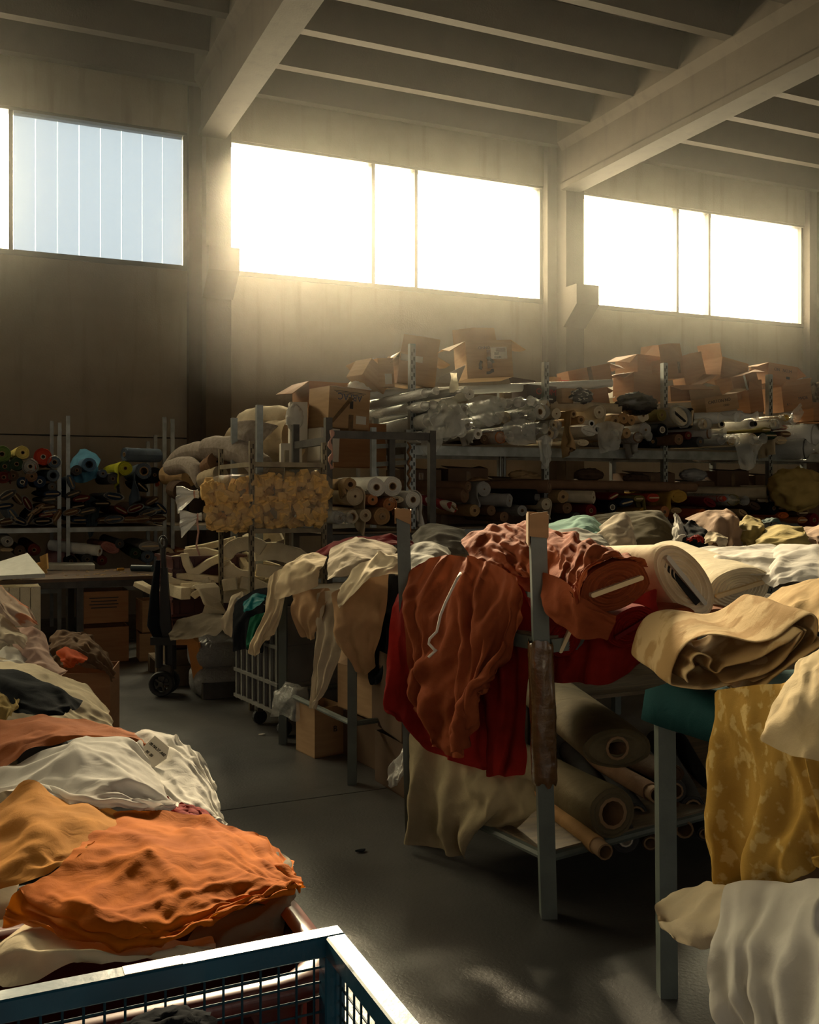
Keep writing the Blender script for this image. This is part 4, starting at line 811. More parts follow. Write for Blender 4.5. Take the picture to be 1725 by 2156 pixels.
def roll(end, ax, L, r, m, label=None, core=.32, cm=None, flat=1, tilt=0, board=False, flap=None, sag=0, wrap=None, poke=0, n=18, seed=0, name=None, cat=None, group=None, wr=.035, hollow=True, parent=None):
    """end: centre of the face turned to the viewer; ax: from that face into the rack"""
    rg = random.Random(seed*7+3); ax = Vector(ax).normalized()
    X = ax.cross(Vector((0, 0, 1))).normalized(); Z = X.cross(ax)
    if Z.z < 0: X, Z = -X, -Z
    ct, st = math.cos(tilt), math.sin(tilt); A, B = X*ct+Z*st, Z*ct-X*st     # long and short axis of the face
    ra, rb = r, r/flat
    def cs(a, k, t):                                # point of the outline, scaled k, t along the axis
        w = 1+wr*noise.noise(Vector((math.cos(a)*1.3+seed, math.sin(a)*1.3, t*3)))*2+wr*.6*noise.noise(Vector((math.cos(a)*4, math.sin(a)*4+seed, t*9)))
        return A*(ra*k*w*math.cos(a))+B*(rb*k*w*math.sin(a))+ax*t+Vector((0, 0, -sag*(t/L)**2*L))
    mb = MB(); S = [0, .012, .06*L, .25*L, .5*L, .75*L, .94*L, L]; K = [.965, 1, 1, 1, 1, 1, 1, .97]
    rows = [[cs(2*math.pi*j/n, k, t) for j in range(n+1)] for t, k in zip(S, K)]
    if core and not board: fr = [.90, .80, .70, .60, .50, core] if r > .05 else [.8, .6, core]
    else: fr = [.88, .74, .60, .46, .3, .05]
    if n >= 32: fr = [.93-.055*i for i in range(16)]
    fr = [f for f in fr if f >= core or board]
    face = [[cs(2*math.pi*j/n, .965, 0) for j in range(n+1)]]
    for i, f in enumerate(fr):
        off = ((r*.045 if i % 2 == 0 else -r*.02)*(1 if i < len(fr)-1 else 0)+rg.uniform(-.02, .02)*r)*(.7 if n >= 32 else 1)
        face.append([cs(2*math.pi*j/n, f, 0)+ax*off for j in range(n+1)])
    mb.grid(face[::-1]+rows, len(face)+len(rows), n+1)
    mb.add(rows[-1][:-1], [tuple(range(n))])
    mb.v = [tuple(Vector(v)) for v in mb.v]
    nm = name or ('fabric_bolt' if board else 'fabric_roll')
    o = link(nm, mb.mesh(nm), m, parent, True); o.location = end
    fix_normals(o.data)
    try: o.data.set_sharp_from_angle(angle=R(50))
    except Exception: pass
    if label: tag(o, label, cat or ('fabric bolt' if board else 'fabric roll'), group)
    if core and not board:
        rc = r*core*1.03; ri = rc*.78; c = MB(); k = 12
        prof = [(rc, .1), (rc, -poke-.004), (ri, -poke-.004), (ri, min(.3, L*.4)), (.001, min(.3, L*.4))] if hollow else [(rc, .1), (rc, -poke-.01), (rc*.3, -poke-.012), (rc*.25, .01), (.001, .012)]
        c.grid([[X*(a*math.cos(2*math.pi*j/k))+Z*(a*math.sin(2*math.pi*j/k))+ax*t for j in range(k+1)] for a, t in prof], len(prof), k+1)
        q = link('core_tube', c.mesh('core_tube'), cm or M_core, o, True); fix_normals(q.data)
        try: q.data.set_sharp_from_angle(angle=R(40))
        except Exception: pass
    if board:
        w, h, d = ra*.74, min(.011+ra*.05, .02)*.5, .02; pts = []
        for k in range(12):
            a = 2*math.pi*k/12; pts.append(A*((w-h)*(1 if math.cos(a) > 0 else -1)+h*math.cos(a))+B*(h*math.sin(a)))
        q = MB().prism([p-ax*d for p in pts], ax*.3).build('board', cm or M_board, o)
    if flap:                                        # a loose end hanging down: (side, width along the roll, drop)
        sd, fw, fd = flap; P = []
        for i in range(9):
            t = -.01+fw*i/8; row = []
            for j in range(13):
                s = j/12*(rb*1.6+fd); arc = rb*1.6
                if s < arc: a = math.pi/2-sd*(s/arc)*1.7; p = A*(ra*1.06*math.cos(a))+B*(rb*1.06*math.sin(a))
                else: a = math.pi/2-sd*1.7; p = A*(ra*1.06*math.cos(a))+B*(rb*1.06*math.sin(a))+Vector((0, 0, -(s-arc)*(1-.35*(i/8) ** 2 if sd > 0 else 1-.3*((8-i)/8))))
                h_ = max(0, s-arc)/max(fd, .01)
                row.append(p+ax*(t*(1-.35*h_))+A*(.3*h_*fd*noise.noise(Vector((i*.4, j*.15, seed))))+ax*(.04*h_*math.sin(i*1.7+seed)))
            P.append(row)
        q = link('loose_end', MB().grid(P, 9, 13).mesh('loose_end'), m, o, True)
        tks = q.modifiers.new('t', 'SOLIDIFY'); tks.thickness = .006
    if wrap:
        P = []; tl = -.10 if wrap != 'open' else -.02
        S2 = [tl-.06, tl, -.03, .02, .1*L, .3*L, .5*L, .7*L, .9*L, L]; K2 = [.9, .34, .55, 1.06, 1.07, 1.06, 1.08, 1.06, 1.07, 1.05] if wrap != 'open' else [1.0, 1.2, 1.1, 1.06, 1.07, 1.06, 1.08, 1.06, 1.07, 1.05]
        for t, k in zip(S2, K2):
            P.append([cs(2*math.pi*j/n, k*(1+.07*noise.noise(Vector((j*1.1, t*14, seed)))), t) for j in range(n)]); P[-1].append(P[-1][0])
        q = link('plastic_wrap', MB().grid(P, len(P), n+1).mesh('plastic_wrap'), P_clear if wrap != 'milky' else P_milky, o, True)
    return o
BACK = Vector((0, 1, 0))
SEED = [100]
def rl(px, py, rp, c, label, Y, L=1.3, group=None, ax=None, jit=.05, **k):
    SEED[0] += 1; rg = random.Random(SEED[0])
    e = pY(px, py, Y); z = Y/(FWD.y+RGT.y*(px-CX)/F); r = rp*z/F
    a = Vector(ax) if ax else Vector((rg.uniform(-jit, jit), 1, rg.uniform(-.02, .02)))
    k.setdefault('flat', 2.1 if k.get('board') else 1)
    return roll(e, a, L, r, hue(c) if isinstance(c, str) else c, label, seed=SEED[0], group=group, **k)
# ---- wall shelf, upper deck
G = 'rolls on the wall shelf'; Y = 11.0; L = 1.2
for px, py, rp, c, lb, k in [
 (4, 956, 18, 'green', 'grass green fabric roll at the picture edge on the wall shelf', {}),
 (48, 953, 14, 'yellow', 'butter yellow fabric roll with a loose end on top of the wall shelf', dict(flap=(-1, .5, .03), core=.28)),
 (91, 962, 18, 'red', 'tomato red fabric roll with hanging end on the wall shelf', dict(flap=(-1, .25, .16), core=.28, cm=M_corew)),
 (35, 977, 14, 'dark_green', 'dark green fabric roll below the butter yellow one', {}),
 (64, 982, 14, 'grey', 'plastic wrapped grey roll between yellow and red rolls', dict(wrap='open')),
 (115, 973, 12, 'slate', 'plastic wrapped slate roll beside the tomato red one', dict(wrap='open', core=.45)),
 (10, 982, 14, 'dark_green', 'dark green fabric roll under the grass green one', {}),
 (8, 1005, 13, 'maroon', 'plum fabric roll with hanging end at the picture edge', dict(flap=(1, .4, .06))),
 (28, 1002, 11, 'dark_brown', 'dark brown fabric roll below the dark green one', {}),
 (67, 1003, 12, 'brown', 'rust brown fabric roll with loose end below the grey wrapped one', dict(flap=(-1, .3, .12))),
 (47, 1015, 11, 'navy', 'navy fabric roll with a pale core on the wall shelf', dict(cm=M_corew, core=.42)),
 (84, 1014, 13, 'navy', 'navy fabric roll with a pale core beside the rust brown one', dict(cm=M_corew, core=.36)),
 (112, 1001, 13, 'slate', 'slate blue roll with a light blue hanging end by the shelf post', dict(core=.5, cm=M_hole)),
 (188, 978, 15, 'blue', 'mid blue fabric roll under the sky blue wool cloth', dict(core=.5, cm=M_hole)),
 (162, 990, 11, 'dark_grey', 'dark roll half hidden under the sky blue wool cloth', {}),
 (217, 997, 9, 'slate', 'small slate roll with a bright blue hanging end', dict(core=.35)),
 (264, 986, 15, 'lime', 'lime green fabric roll with a broad hanging end', dict(flap=(-1, .25, .22), core=.26)),
 (303, 992, 17, 'slate', 'thick grey blue fabric roll with long hanging end', dict(core=.55, flap=(-1, .3, .42))),
 (262, 957, 15, 'slate', 'grey blue fabric roll lying across the top of the wall shelf', dict(ax=(.9, .45, 0), L=.45)),
 (326, 1000, 17, 'black', 'black fabric roll at the shelf post', dict(core=.2)),
 (345, 1005, 9, 'orange', 'orange red wrapped bundle by the shelf post', dict(wrap='open', core=.1, flap=(-1, .2, .1))),
 (238, 1008, 12, 'dark_grey', 'charcoal roll beside the lime green one', dict(flap=(1, .3, .2))),
 (110, 1025, 9, 'dark_grey', 'charcoal roll low against the shelf post', {}),
]: rl(px, py, rp, c, lb, Y, k.pop('L', L), G, **k)
# ---- wall shelf, bolts below: boards show at their ends
G = 'bolts on the wall shelf'
rg = random.Random(11); cols = ['dark_grey', 'navy', 'dark_brown', 'slate', 'maroon', 'black', 'brown']
spots = [(15, 1043, 30), (10, 1066, 8), (38, 1050, -55), (28, 1085, -55), (58, 1060, -62), (68, 1078, 40), (80, 1072, 40), (62, 1092, 62), (40, 1096, -25), (101, 1068, 5), (106, 1078, 8), (98, 1084, 8), (90, 1097, 2), (120, 1086, 60), (104, 1052, 5), (110, 1040, 2), (14, 1098, 10),
         (150, 1015, -70), (172, 1050, 10), (165, 1066, 10), (150, 1078, 15), (185, 1076, 12), (168, 1095, 0), (222, 1095, 2), (240, 1093, 4), (255, 1074, -30), (300, 1025, -42), (300, 1092, 4), (312, 1080, 15), (340, 1070, -45), (333, 1092, 2), (328, 1075, 12), (285, 1070, 20), (215, 1060, 0), (275, 1094, 0), (155, 1040, 20), (240, 1045, -10), (320, 1055, 30)]
for i, (px, py, an) in enumerate(spots):
    c = cols[i % len(cols)]; nm = c.replace('_', ' ')
    rl(px, py, 16 if i % 3 else 18, c, nm+' board-ended bolt on the wall shelf', 10.98, 1.2, G, board=True, tilt=R(an), flat=2.4, wrap=('open' if i % 4 == 0 else None), cm=M_boardd)
# ---- wall shelf, lowest deck
G = 'rolls on the lowest wall shelf deck'
for px, py, rp, c, lb, k in [
 (16, 1140, 12, 'grey', 'pale cored grey roll on the lowest wall shelf deck at the picture edge', dict(cm=M_corew)), (14, 1158, 13, 'beige', 'beige bolt on the lowest wall shelf deck at the picture edge', dict(board=True, flat=3)),
 (42, 1160, 12, 'dark_brown', 'dark brown roll left of the dusty rose satin', {}), (72, 1158, 13, 'maroon', 'maroon roll beside the dusty rose satin', {}),
 (210, 1160, 12, 'silver', 'silver film roll on the lowest wall shelf deck', dict(ax=(-.8, .6, .1), L=.6)), (232, 1153, 20, 'rose', 'salmon pink fabric bolt with spiral end', dict(board=True, tilt=R(-25), flat=1.8, cm=hue('rose'))),
 (184, 1178, 12, 'dark_grey', 'charcoal roll with a hole in front of the silver film roll', {}), (252, 1145, 10, 'dark_grey', 'charcoal roll right of the salmon pink bolt', {}), (285, 1165, 12, 'dark_green', 'dark green roll on the lowest wall shelf deck', {}),
 (311, 1172, 14, 'slate', 'slate roll beside the beige roll on the lowest deck', {}), (316, 1150, 24, 'grey', 'grey bolt with pale board above the slate roll', dict(board=True, flat=2.2, cm=M_board)), (353, 1166, 14, 'beige', 'beige roll beside the black handle', dict(core=.36, flap=(-1, .3, .02))),
 (215, 1180, 11, 'maroon', 'maroon roll behind the work table top', {}), (150, 1182, 12, 'black', 'black roll behind the white foam board', {}), (382, 1160, 14, 'terracotta', 'terracotta bolt behind the foam pile', dict(board=True, flat=3))]:
    rl(px, py, rp, c, lb, 10.98, k.pop('L', 1.2), G, **k)
# ---- wrapped rolls on the long rack, upper deck
G = 'plastic wrapped rolls on the long rack'; Y = 7.95
for px, py, rp, c, lb, k in [
 (917, 855, 11, 'white', 'white fabric roll with a tan core poking out at the tall post', dict(poke=.02, wrap='milky', core=.5)),
 (933, 867, 10, 'white', 'white roll with a pale core ring, just below the tall post roll', dict(core=.62, cm=M_corew)),
 (905, 886, 17, 'silver', 'fat milky wrapped roll low by the tall post', dict(wrap='milky', core=.4)),
 (895, 828, 10, 'silver', 'silver bubble wrapped roll second from the top at the tall post', dict(wrap='milky', core=.3, ax=(-.25, 1, -.06), L=1.6)),
 (955, 826, 9, 'grey', 'clear wrapped roll with a twisted end under the long clear tube', dict(wrap=True, ax=(-.35, 1, -.05), L=1.7)),
 (989, 830, 12, 'white', 'white foam roll with a small dark slit in its end', dict(core=.12, cm=M_hole, wr=.01)),
 (978, 862, 13, 'silver', 'greenish white wrapped roll beside the flat plastic sheet', dict(wrap=True)),
 (1098, 847, 12, 'silver', 'crinkly wrapped roll with a dark hole under the small black carton', dict(wrap='milky', core=.45, cm=M_hole)),
 (1127, 847, 10, 'silver', 'small wrapped roll beside the perforated post', dict(wrap=True)),
 (1137, 867, 15, 'white', 'white roll with a tan core and stained paper end', dict(core=.42, wrap='open')),
 (1150, 852, 10, 'beige', 'beige roll on top next to the perforated post', {}),
 (1172, 871, 12, 'cream', 'cream roll with crumpled end in front of the perforated post', dict(core=.15, wr=.09)),
 (1156, 912, 13, 'beige', 'wrapped beige roll with a rosy core low by the perforated post', dict(wrap='open', core=.4)),
 (1007, 914, 11, 'white', 'white roll with a dark hexagonal core above the deck edge', dict(core=.5, cm=M_corew, flap=(-1, .3, .10))),
 (1055, 921, 13, 'terracotta', 'terracotta roll under clear film above the deck edge', dict(core=.08, wrap=True)),
 (920, 918, 14, 'grey', 'grey wrapped roll with orange lining low by the tall post', dict(wrap=True, core=.5)),
 (955, 910, 14, 'silver', 'clouded wrapped roll above the deck edge', dict(wrap='milky')), (960, 885, 14, 'grey', 'clouded wrapped roll in the second row', dict(wrap=True)),
 (1030, 885, 14, 'grey', 'grey wrapped roll behind the flat plastic sheet', dict(wrap=True)), (1065, 880, 13, 'beige', 'beige wrapped roll beside the flat plastic sheet', dict(wrap=True)), (1040, 852, 13, 'silver', 'silver wrapped roll behind the flat plastic sheet', dict(wrap=True)),
 (1070, 850, 11, 'silver', 'crinkly silver wrapped roll under the long clear tube', dict(wrap='milky')), (1100, 880, 13, 'grey', 'grey wrapped roll in the middle row', dict(wrap=True)), (1090, 910, 13, 'brown', 'brownish wrapped roll above the deck edge', dict(wrap=True)),
 (1125, 905, 13, 'grey', 'grey wrapped roll beside the rosy cored one', dict(wrap=True)), (1165, 895, 11, 'beige', 'beige wrapped roll with torn film by the perforated post', dict(wrap='open')), (985, 895, 13, 'silver', 'silver wrapped roll behind the white hexagonal cored one', dict(wrap=True)),
 (1020, 925, 10, 'dark_brown', 'dark brown roll above the deck edge', {}), (895, 855, 11, 'silver', 'white wrapped roll third from the top, tall post end', dict(wrap='milky', L=1.7)), (885, 920, 12, 'silver', 'white wrapped roll resting on the deck left of the tall post', dict(wrap='milky', L=1.6))]:
    rl(px, py, rp, c, lb, Y, k.pop('L', 1.5), G, **k)
rl(768, 832, 9, 'silver', 'long clear film tube lying across the top of the wrapped rolls', 8.6, 2.6, G, ax=(1, -.15, .075), wrap='open', core=.1)
# ---- right half of the long rack, upper deck
G = 'rolls on the upper deck of the long rack'; Y = 7.95
for px, py, rp, c, lb, k in [
 (1208, 872, 8, 'tan', 'tan paper roll with long sheet hanging straight down', dict(flap=(-1, .12, .42), core=.6)), (1224, 884, 9, 'kraft', 'kraft roll beside the hanging tan sheet', dict(core=.55)),
 (1262, 868, 14, 'cream', 'cream cloth roll with end falling forward', dict(flap=(1, .3, .14), core=.2)), (1246, 892, 8, 'white', 'white roll with a dark hole above the white bolt', dict(core=.5, cm=M_hole)),
 (1240, 907, 20, 'white', 'white layered bolt below the cream roll', dict(board=True, tilt=R(-12), flat=1.8, cm=hue('white'))), (1258, 904, 10, 'white', 'white roll beside the layered white bolt', dict(core=.5, cm=M_hole)), (1228, 932, 15, 'cream', 'cream soft bolt resting on the deck', dict(board=True, flat=2, cm=hue('cream'))),
 (1296, 886, 12, 'tan', 'tan roll with a torn dark core', dict(core=.36, wr=.08)), (1314, 881, 12, 'kraft', 'kraft roll beside the torn cored tan one', dict(core=.28, wr=.07)), (1304, 900, 10, 'tan', 'tan roll below the torn cored one', {}), (1330, 885, 10, 'kraft', 'kraft roll with wavy end', dict(wr=.1)),
 (1309, 861, 11, 'beige', 'beige roll lying across the tan rolls', dict(core=.15, ax=(-.85, .5, .06), L=.7)), (1355, 875, 14, 'cream', 'crumpled cream roll under the black bag', dict(wr=.12, core=.2)),
 (1360, 905, 15, 'grey', 'plaid grey cloth roll with hanging tip', dict(flap=(-1, .3, .28), core=.2)), (1345, 920, 12, 'brown', 'brown wrapped roll behind the plaid tip', dict(wrap=True)),
 (1394, 874, 13, 'olive', 'dark olive roll with a small core', dict(core=.25)), (1395, 905, 14, 'black', 'black roll with a pale ring core', dict(core=.5, cm=M_corew)), (1430, 877, 25, 'cream', 'bulky cream patterned bolt in a loose wrap', dict(board=True, tilt=R(-35), flat=1.35, cm=M_hole, wrap='open')),
 (1456, 880, 22, 'black', 'black coat bolt with pale board standing on edge', dict(board=True, tilt=R(85), flat=3)),
 (1517, 880, 12, 'white', 'white wrapped roll high beside the brown lettered carton', dict(wrap='milky', core=.4, ax=(-.6, 1, .02))), (1520, 893, 9, 'cream', 'cream roll with a black hole under the white wrapped one', dict(core=.5, cm=M_hole)), (1563, 876, 11, 'white', 'white wrapped roll beside the high one', dict(wrap='milky', core=.3, ax=(-.6, 1, .02))),
 (1583, 893, 10, 'white', 'white roll with a black core sticking out', dict(core=.55, poke=.05, cm=mat('black_core', (.03, .025, .02), .6))), (1480, 893, 12, 'beige', 'beige roll low beside the black coat bolt', dict(wrap='open')), (1495, 912, 12, 'brown', 'brown wrapped roll with pink paper end', dict(wrap=True, ax=(-.5, 1, 0))),
 (1540, 928, 10, 'gold', 'amber wrapped roll low on the deck', dict(wrap='open')), (1450, 917, 9, 'maroon', 'dark red roll low on the deck', {}), (1430, 925, 12, 'brown', 'brown roll low beside the dark red one', {}), (1520, 925, 12, 'grey', 'grey wrapped roll low on the deck', dict(wrap=True)),
 (1628, 893, 10, 'cream', 'wrapped cream roll in front of the tall blue post', dict(wrap='open')), (1652, 880, 14, 'gold', 'yellow bundle in clear film', dict(board=True, flat=1.8, wrap='open', cm=hue('yellow'))), (1613, 905, 14, 'olive', 'olive bolt with amber stripes', dict(board=True, flat=2.6)),
 (1623, 917, 18, 'dark_green', 'dark green bolt with pale board', dict(board=True, flat=2.2)), (1655, 914, 15, 'brown', 'brown bolt with pale board under the yellow bundle', dict(board=True, flat=2.2)), (1645, 927, 18, 'beige', 'beige bolt with pale board and hanging cloth', dict(board=True, flat=2, flap=(-1, .4, .2))),
 (1648, 900, 14, 'rose', 'pinkish bolt in clear film', dict(board=True, flat=2.6, wrap='open')), (1718, 920, 26, 'grey', 'thick grey roll in shiny film at the picture edge', dict(wrap='milky', ax=(-.5, 1, 0))), (1700, 945, 22, 'dark_grey', 'dark roll in shiny film near the picture edge', dict(wrap=True, ax=(-.5, 1, 0))),
 (1275, 915, 11, 'kraft', 'kraft wrapped roll with tied end', dict(wrap=True)), (1320, 912, 11, 'tan', 'tan roll with a pale board tag', {}), (1585, 925, 13, 'beige', 'clouded beige roll under hanging film', dict(wrap=True)), (1475, 930, 11, 'dark_grey', 'charcoal roll low beside the brown one', {}), (1375, 930, 12, 'black', 'black roll low below the olive one', {})]:
    rl(px, py, rp, c, lb, Y, k.pop('L', 1.3), G, **k)
# ---- long rack, middle deck
G = 'rolls on the middle deck of the long rack'; Y = 8.0
for px, py, rp, c, lb, k in [
 (979, 1043, 16, 'brown', 'brown roll with a ragged core, end on to the aisle', dict(core=.25, ax=(-.5, 1, .03))), (986, 1025, 12, 'brown', 'brown roll with dark ring lying above the ragged cored one', dict(core=.5, ax=(-.5, 1, .03))),
 (1020, 1030, 16, 'grey', 'grey brown cloth roll with folds hanging down', dict(flap=(-1, .4, .22), core=.1)), (1073, 1054, 15, 'grey', 'pale grey roll with curled fringe end', dict(wr=.1, core=.15, ax=(-.6, 1, .05))),
 (1000, 1075, 13, 'tan', 'tan roll low beside the striped cloth', {}), (1035, 1075, 11, 'brown', 'brown roll low on the middle deck', {}), (1157, 1024, 14, 'brown', 'large taupe roll with a brown core at the perforated post', dict(core=.45, ax=(-.7, 1, 0))),
 (1128, 1047, 17, 'black', 'black roll in front of the taupe one', dict(core=.4, ax=(-.8, 1, .02), poke=.03, cm=mat('grey_core', (.2, .19, .18), .6))), (1150, 1062, 12, 'cream', 'cream cloth roll with hanging end by the perforated post', dict(flap=(1, .3, .14), core=.2)), (1186, 1046, 14, 'tan', 'tan cone shaped roll right of the perforated post', dict(core=.3, wr=.1)),
 (1100, 1075, 12, 'grey', 'dark grey roll under the pale fringe end', {}), (1062, 1088, 11, 'brown', 'brown roll low behind the black frilled cloth', {}), (1195, 1070, 12, 'brown', 'brown roll low right of the perforated post', {}),
 (1250, 1047, 13, 'cream', 'cream roll with crumpled paper end', dict(wr=.1, core=.2, ax=(-.7, 1, .03))), (1290, 1068, 12, 'black', 'black roll with a pale ring core on the middle deck', dict(core=.5, cm=M_corew)), (1320, 1058, 18, 'navy', 'navy bolt with a pale board', dict(board=True, tilt=R(12))), (1376, 1048, 17, 'red', 'bright red bolt with a pale board', dict(board=True, flat=1.8)),
 (1292, 1045, 14, 'dark_red', 'dark red bolt with slanting board', dict(board=True, tilt=R(25))), (1345, 1050, 13, 'olive', 'olive bolt beside the bright red one', dict(board=True, flap=(1, .2, .12))), (1465, 1026, 10, 'brown', 'long brown roll lying along the top of the middle deck', dict(ax=(-1, .25, .02), L=2.0, core=.2)),
 (1430, 1045, 22, 'gold', 'mustard wool bolt with broad hanging cloth', dict(board=True, flat=1.6, flap=(-1, .5, .2), cm=hue('gold'))), (1425, 1075, 14, 'tan', 'tan bolt under the mustard wool', dict(board=True, cm=M_card)), (1400, 1078, 13, 'terracotta', 'terracotta roll under the mustard wool', {}), (1355, 1080, 12, 'gold', 'amber roll below the bright red bolt', {}),
 (1495, 1058, 18, 'dark_red', 'dark red bolt beside the mustard wool', dict(board=True, tilt=R(-25), cm=hue('dark_red'))), (1520, 1050, 14, 'red', 'red bolt in film beside the yellowish bundle', dict(board=True, wrap='open', cm=hue('red'))), (1545, 1053, 17, 'olive', 'yellowish bundle in shiny film', dict(wrap=True, board=True, flat=1.4)),
 (1616, 1037, 13, 'beige', 'beige roll with a long black tube sticking out', dict(core=.45, poke=.16, cm=mat('black_core', (.03, .025, .02), .6), ax=(-.6, 1, 0), flap=(1, .3, .1))), (1655, 1044, 10, 'white', 'white roll with a black core beside the olive cloth', dict(core=.6, poke=.03, cm=mat('black_core', (.03, .025, .02), .6))),
 (1590, 1065, 17, 'dark_brown', 'dark brown bolt on the middle deck', dict(board=True, tilt=R(-20), cm=hue('dark_brown'))), (1565, 1080, 14, 'tan', 'tan bolt low on the middle deck', dict(board=True, tilt=R(-25), cm=hue('tan'))), (1650, 1085, 15, 'orange', 'orange bolt low near the picture edge', dict(board=True, cm=hue('orange'))), (1690, 1080, 16, 'dark_brown', 'dark brown bolt with pale board near the picture edge', dict(board=True)),
 (1690, 1095, 15, 'terracotta', 'terracotta bolt with pale board near the picture edge', dict(board=True)), (1715, 1095, 14, 'dark_red', 'dark red roll at the picture edge', {}), (1630, 1070, 14, 'black', 'black roll under the long black tube', {}), (1245, 1075, 14, 'dark_red', 'dark red roll low below the cream crumpled one', {}), (1520, 1080, 14, 'maroon', 'maroon bolt low on the middle deck', dict(board=True)), (1480, 1083, 12, 'orange', 'orange roll low on the middle deck', {}),
 (1215, 1090, 12, 'dark_grey', 'charcoal roll low on the middle deck', {}), (1700, 1050, 20, 'olive', 'olive taupe roll under the loose olive cloth', dict(core=.15))]:
    rl(px, py, rp, c, lb, Y, k.pop('L', 1.3), G, **k)
# striped bolt
M_str = mat('red_white_stripe', (.62, .56, .46), .85)
def stripes():
    n, l = M_str.node_tree.nodes, M_str.node_tree.links; co = n.new('ShaderNodeTexCoord'); w = n.new('ShaderNodeTexWave'); w.wave_type = 'BANDS'; w.bands_direction = 'Y'; w.inputs['Scale'].default_value = 2.6
    l.new(co.outputs['Object'], w.inputs['Vector']); r = n.new('ShaderNodeValToRGB'); r.color_ramp.interpolation = 'CONSTANT'; r.color_ramp.elements[1].position = .5
    r.color_ramp.elements[0].color = (.62, .56, .46, 1); r.color_ramp.elements[1].color = (.28, .03, .03, 1); l.new(w.outputs[0], r.inputs[0]); l.new(r.outputs[0], n['Principled BSDF'].inputs['Base Color'])
stripes()
rl(955, 1068, 20, M_str, 'red and white striped cloth bolt slanting down', 7.95, 1.0, G, board=True, tilt=R(-20), flat=1.9, ax=(-.75, 1, .25), cm=M_card)
# ---- rolls on the dark frame rack
G = 'rolls on the dark frame rack'; Y = 6.95
for px, py, rp, c, lb, k in [
 (793, 1026, 20, 'white', 'white fabric roll with a dark core beside the largest white one', dict(core=.36, flap=(-1, .12, .02))), (827, 1024, 22, 'white', 'largest white fabric roll with a brown core on the dark frame rack', dict(core=.38)),
 (738, 1020, 14, 'tan', 'tan paper roll with pointed loose sheet beside the dark post', dict(core=.5, flap=(-1, .15, .10))), (870, 1052, 18, 'white', 'white roll with sheet hanging down by the tall post', dict(core=.36, flap=(1, .1, .22))), (748, 1045, 20, 'beige', 'beige cloth roll with a wide hanging end', dict(core=.15, flap=(1, .3, .30))),
 (742, 1088, 14, 'cream', 'cream roll with ragged flaring end', dict(core=.6, wr=.12)), (805, 1087, 19, 'kraft', 'kraft felt roll with concentric rings', dict(core=.35, hollow=False)), (785, 1052, 12, 'terracotta', 'terracotta roll squeezed under the white ones', dict(core=.3)), (835, 1052, 18, 'cream', 'flattened cream roll under the largest white one', dict(flat=2.4, core=.3)),
 (820, 1062, 14, 'terracotta', 'terracotta felt sheet roll over the kraft felt one', dict(core=.2, flap=(1, .2, .1))), (770, 1085, 14, 'beige', 'beige roll behind the hanging beige end', {}), (845, 1095, 14, 'dark_brown', 'dark brown roll in the corner of the dark frame rack', {}), (715, 1090, 14, 'grey', 'film wrapped grey roll against the dark post', dict(wrap=True))]:
    rl(px, py, rp, c, lb, Y, k.pop('L', 1.1), G, **k)
# ---- near rack: big bolts on the upper deck
G = None
def big(px, py, z, rp, flat, tilt, c, label, back, cm=None, **k):
    e = pz(px, py, z); b = pz(*back); SEED[0] += 1; r = rp*z/F
    return roll(e, (b-e).normalized(), (b-e).length, r, c, label, seed=SEED[0], flat=flat, tilt=R(tilt), board=True, cm=cm, n=32, **k)
M_slab = mat('cream_board', (.72, .60, .38), .8)
big(1296, 1234, 3.44, 84, 1.6, 17, F_brown, 'big red-brown bolt with a cream board, wrinkled wool spilling over it', (1075, 1185, 4.55), cm=M_slab, wr=.05)
F_ecru = fabric('ecru_cotton', (.84, .70, .50), trans=.1)
wb_ = big(1441, 1222, 3.75, 92, 1.75, -50, F_ecru, 'large cream white bolt with a hollow slot and pale board end', (1195, 1214, 4.8), cm=M_cardw, wr=.02)
_a = (pz(1510, 1290, 3.75)-pz(1395, 1150, 3.75)).normalized(); _x = (wb_.location-pz(1195, 1214, 4.8)).normalized(); _b = _a.cross(_x).normalized()
_b = _b if _b.z > 0 else -_b
MB().prism([_a*-.10-_b*.002, _a*.10-_b*.002, _a*.10-_b*.030, _a*-.10-_b*.030], _x*.006).build('dark_slot', M_hole, wb_)  # near-black strip standing in for the shade inside the slot
big(1556, 1240, 3.95, 72, 1.6, 17, fabric('ivory_cotton', (.66, .58, .42), trans=.1), 'ivory bolt with a tan board beside the cream white one', (1400, 1175, 5.0), cm=M_board, wr=.03)
big(1418, 1340, 3.6, 72, 1.5, 50, F_brown, 'dark maroon bolt with a thin slanting board under the cream white one', (1300, 1280, 4.6), cm=M_slab)
big(1190, 1345, 3.68, 42, 1.25, 64, F_red, 'crimson bolt with a short pale board beside the taped post', (1080, 1280, 4.5), cm=M_slab)
big(1520, 1312, 3.8, 55, 1.8, -8, fabric('brick_wool', (.26, .11, .06)), 'brick brown folded bolt under the ivory one', (1440, 1260, 4.8), cm=M_hole)
big(1330, 1320, 3.62, 60, 1.5, 30, F_red, 'deep red bolt wedged under the big red-brown one', (1180, 1250, 4.6), cm=hue('dark_red'))
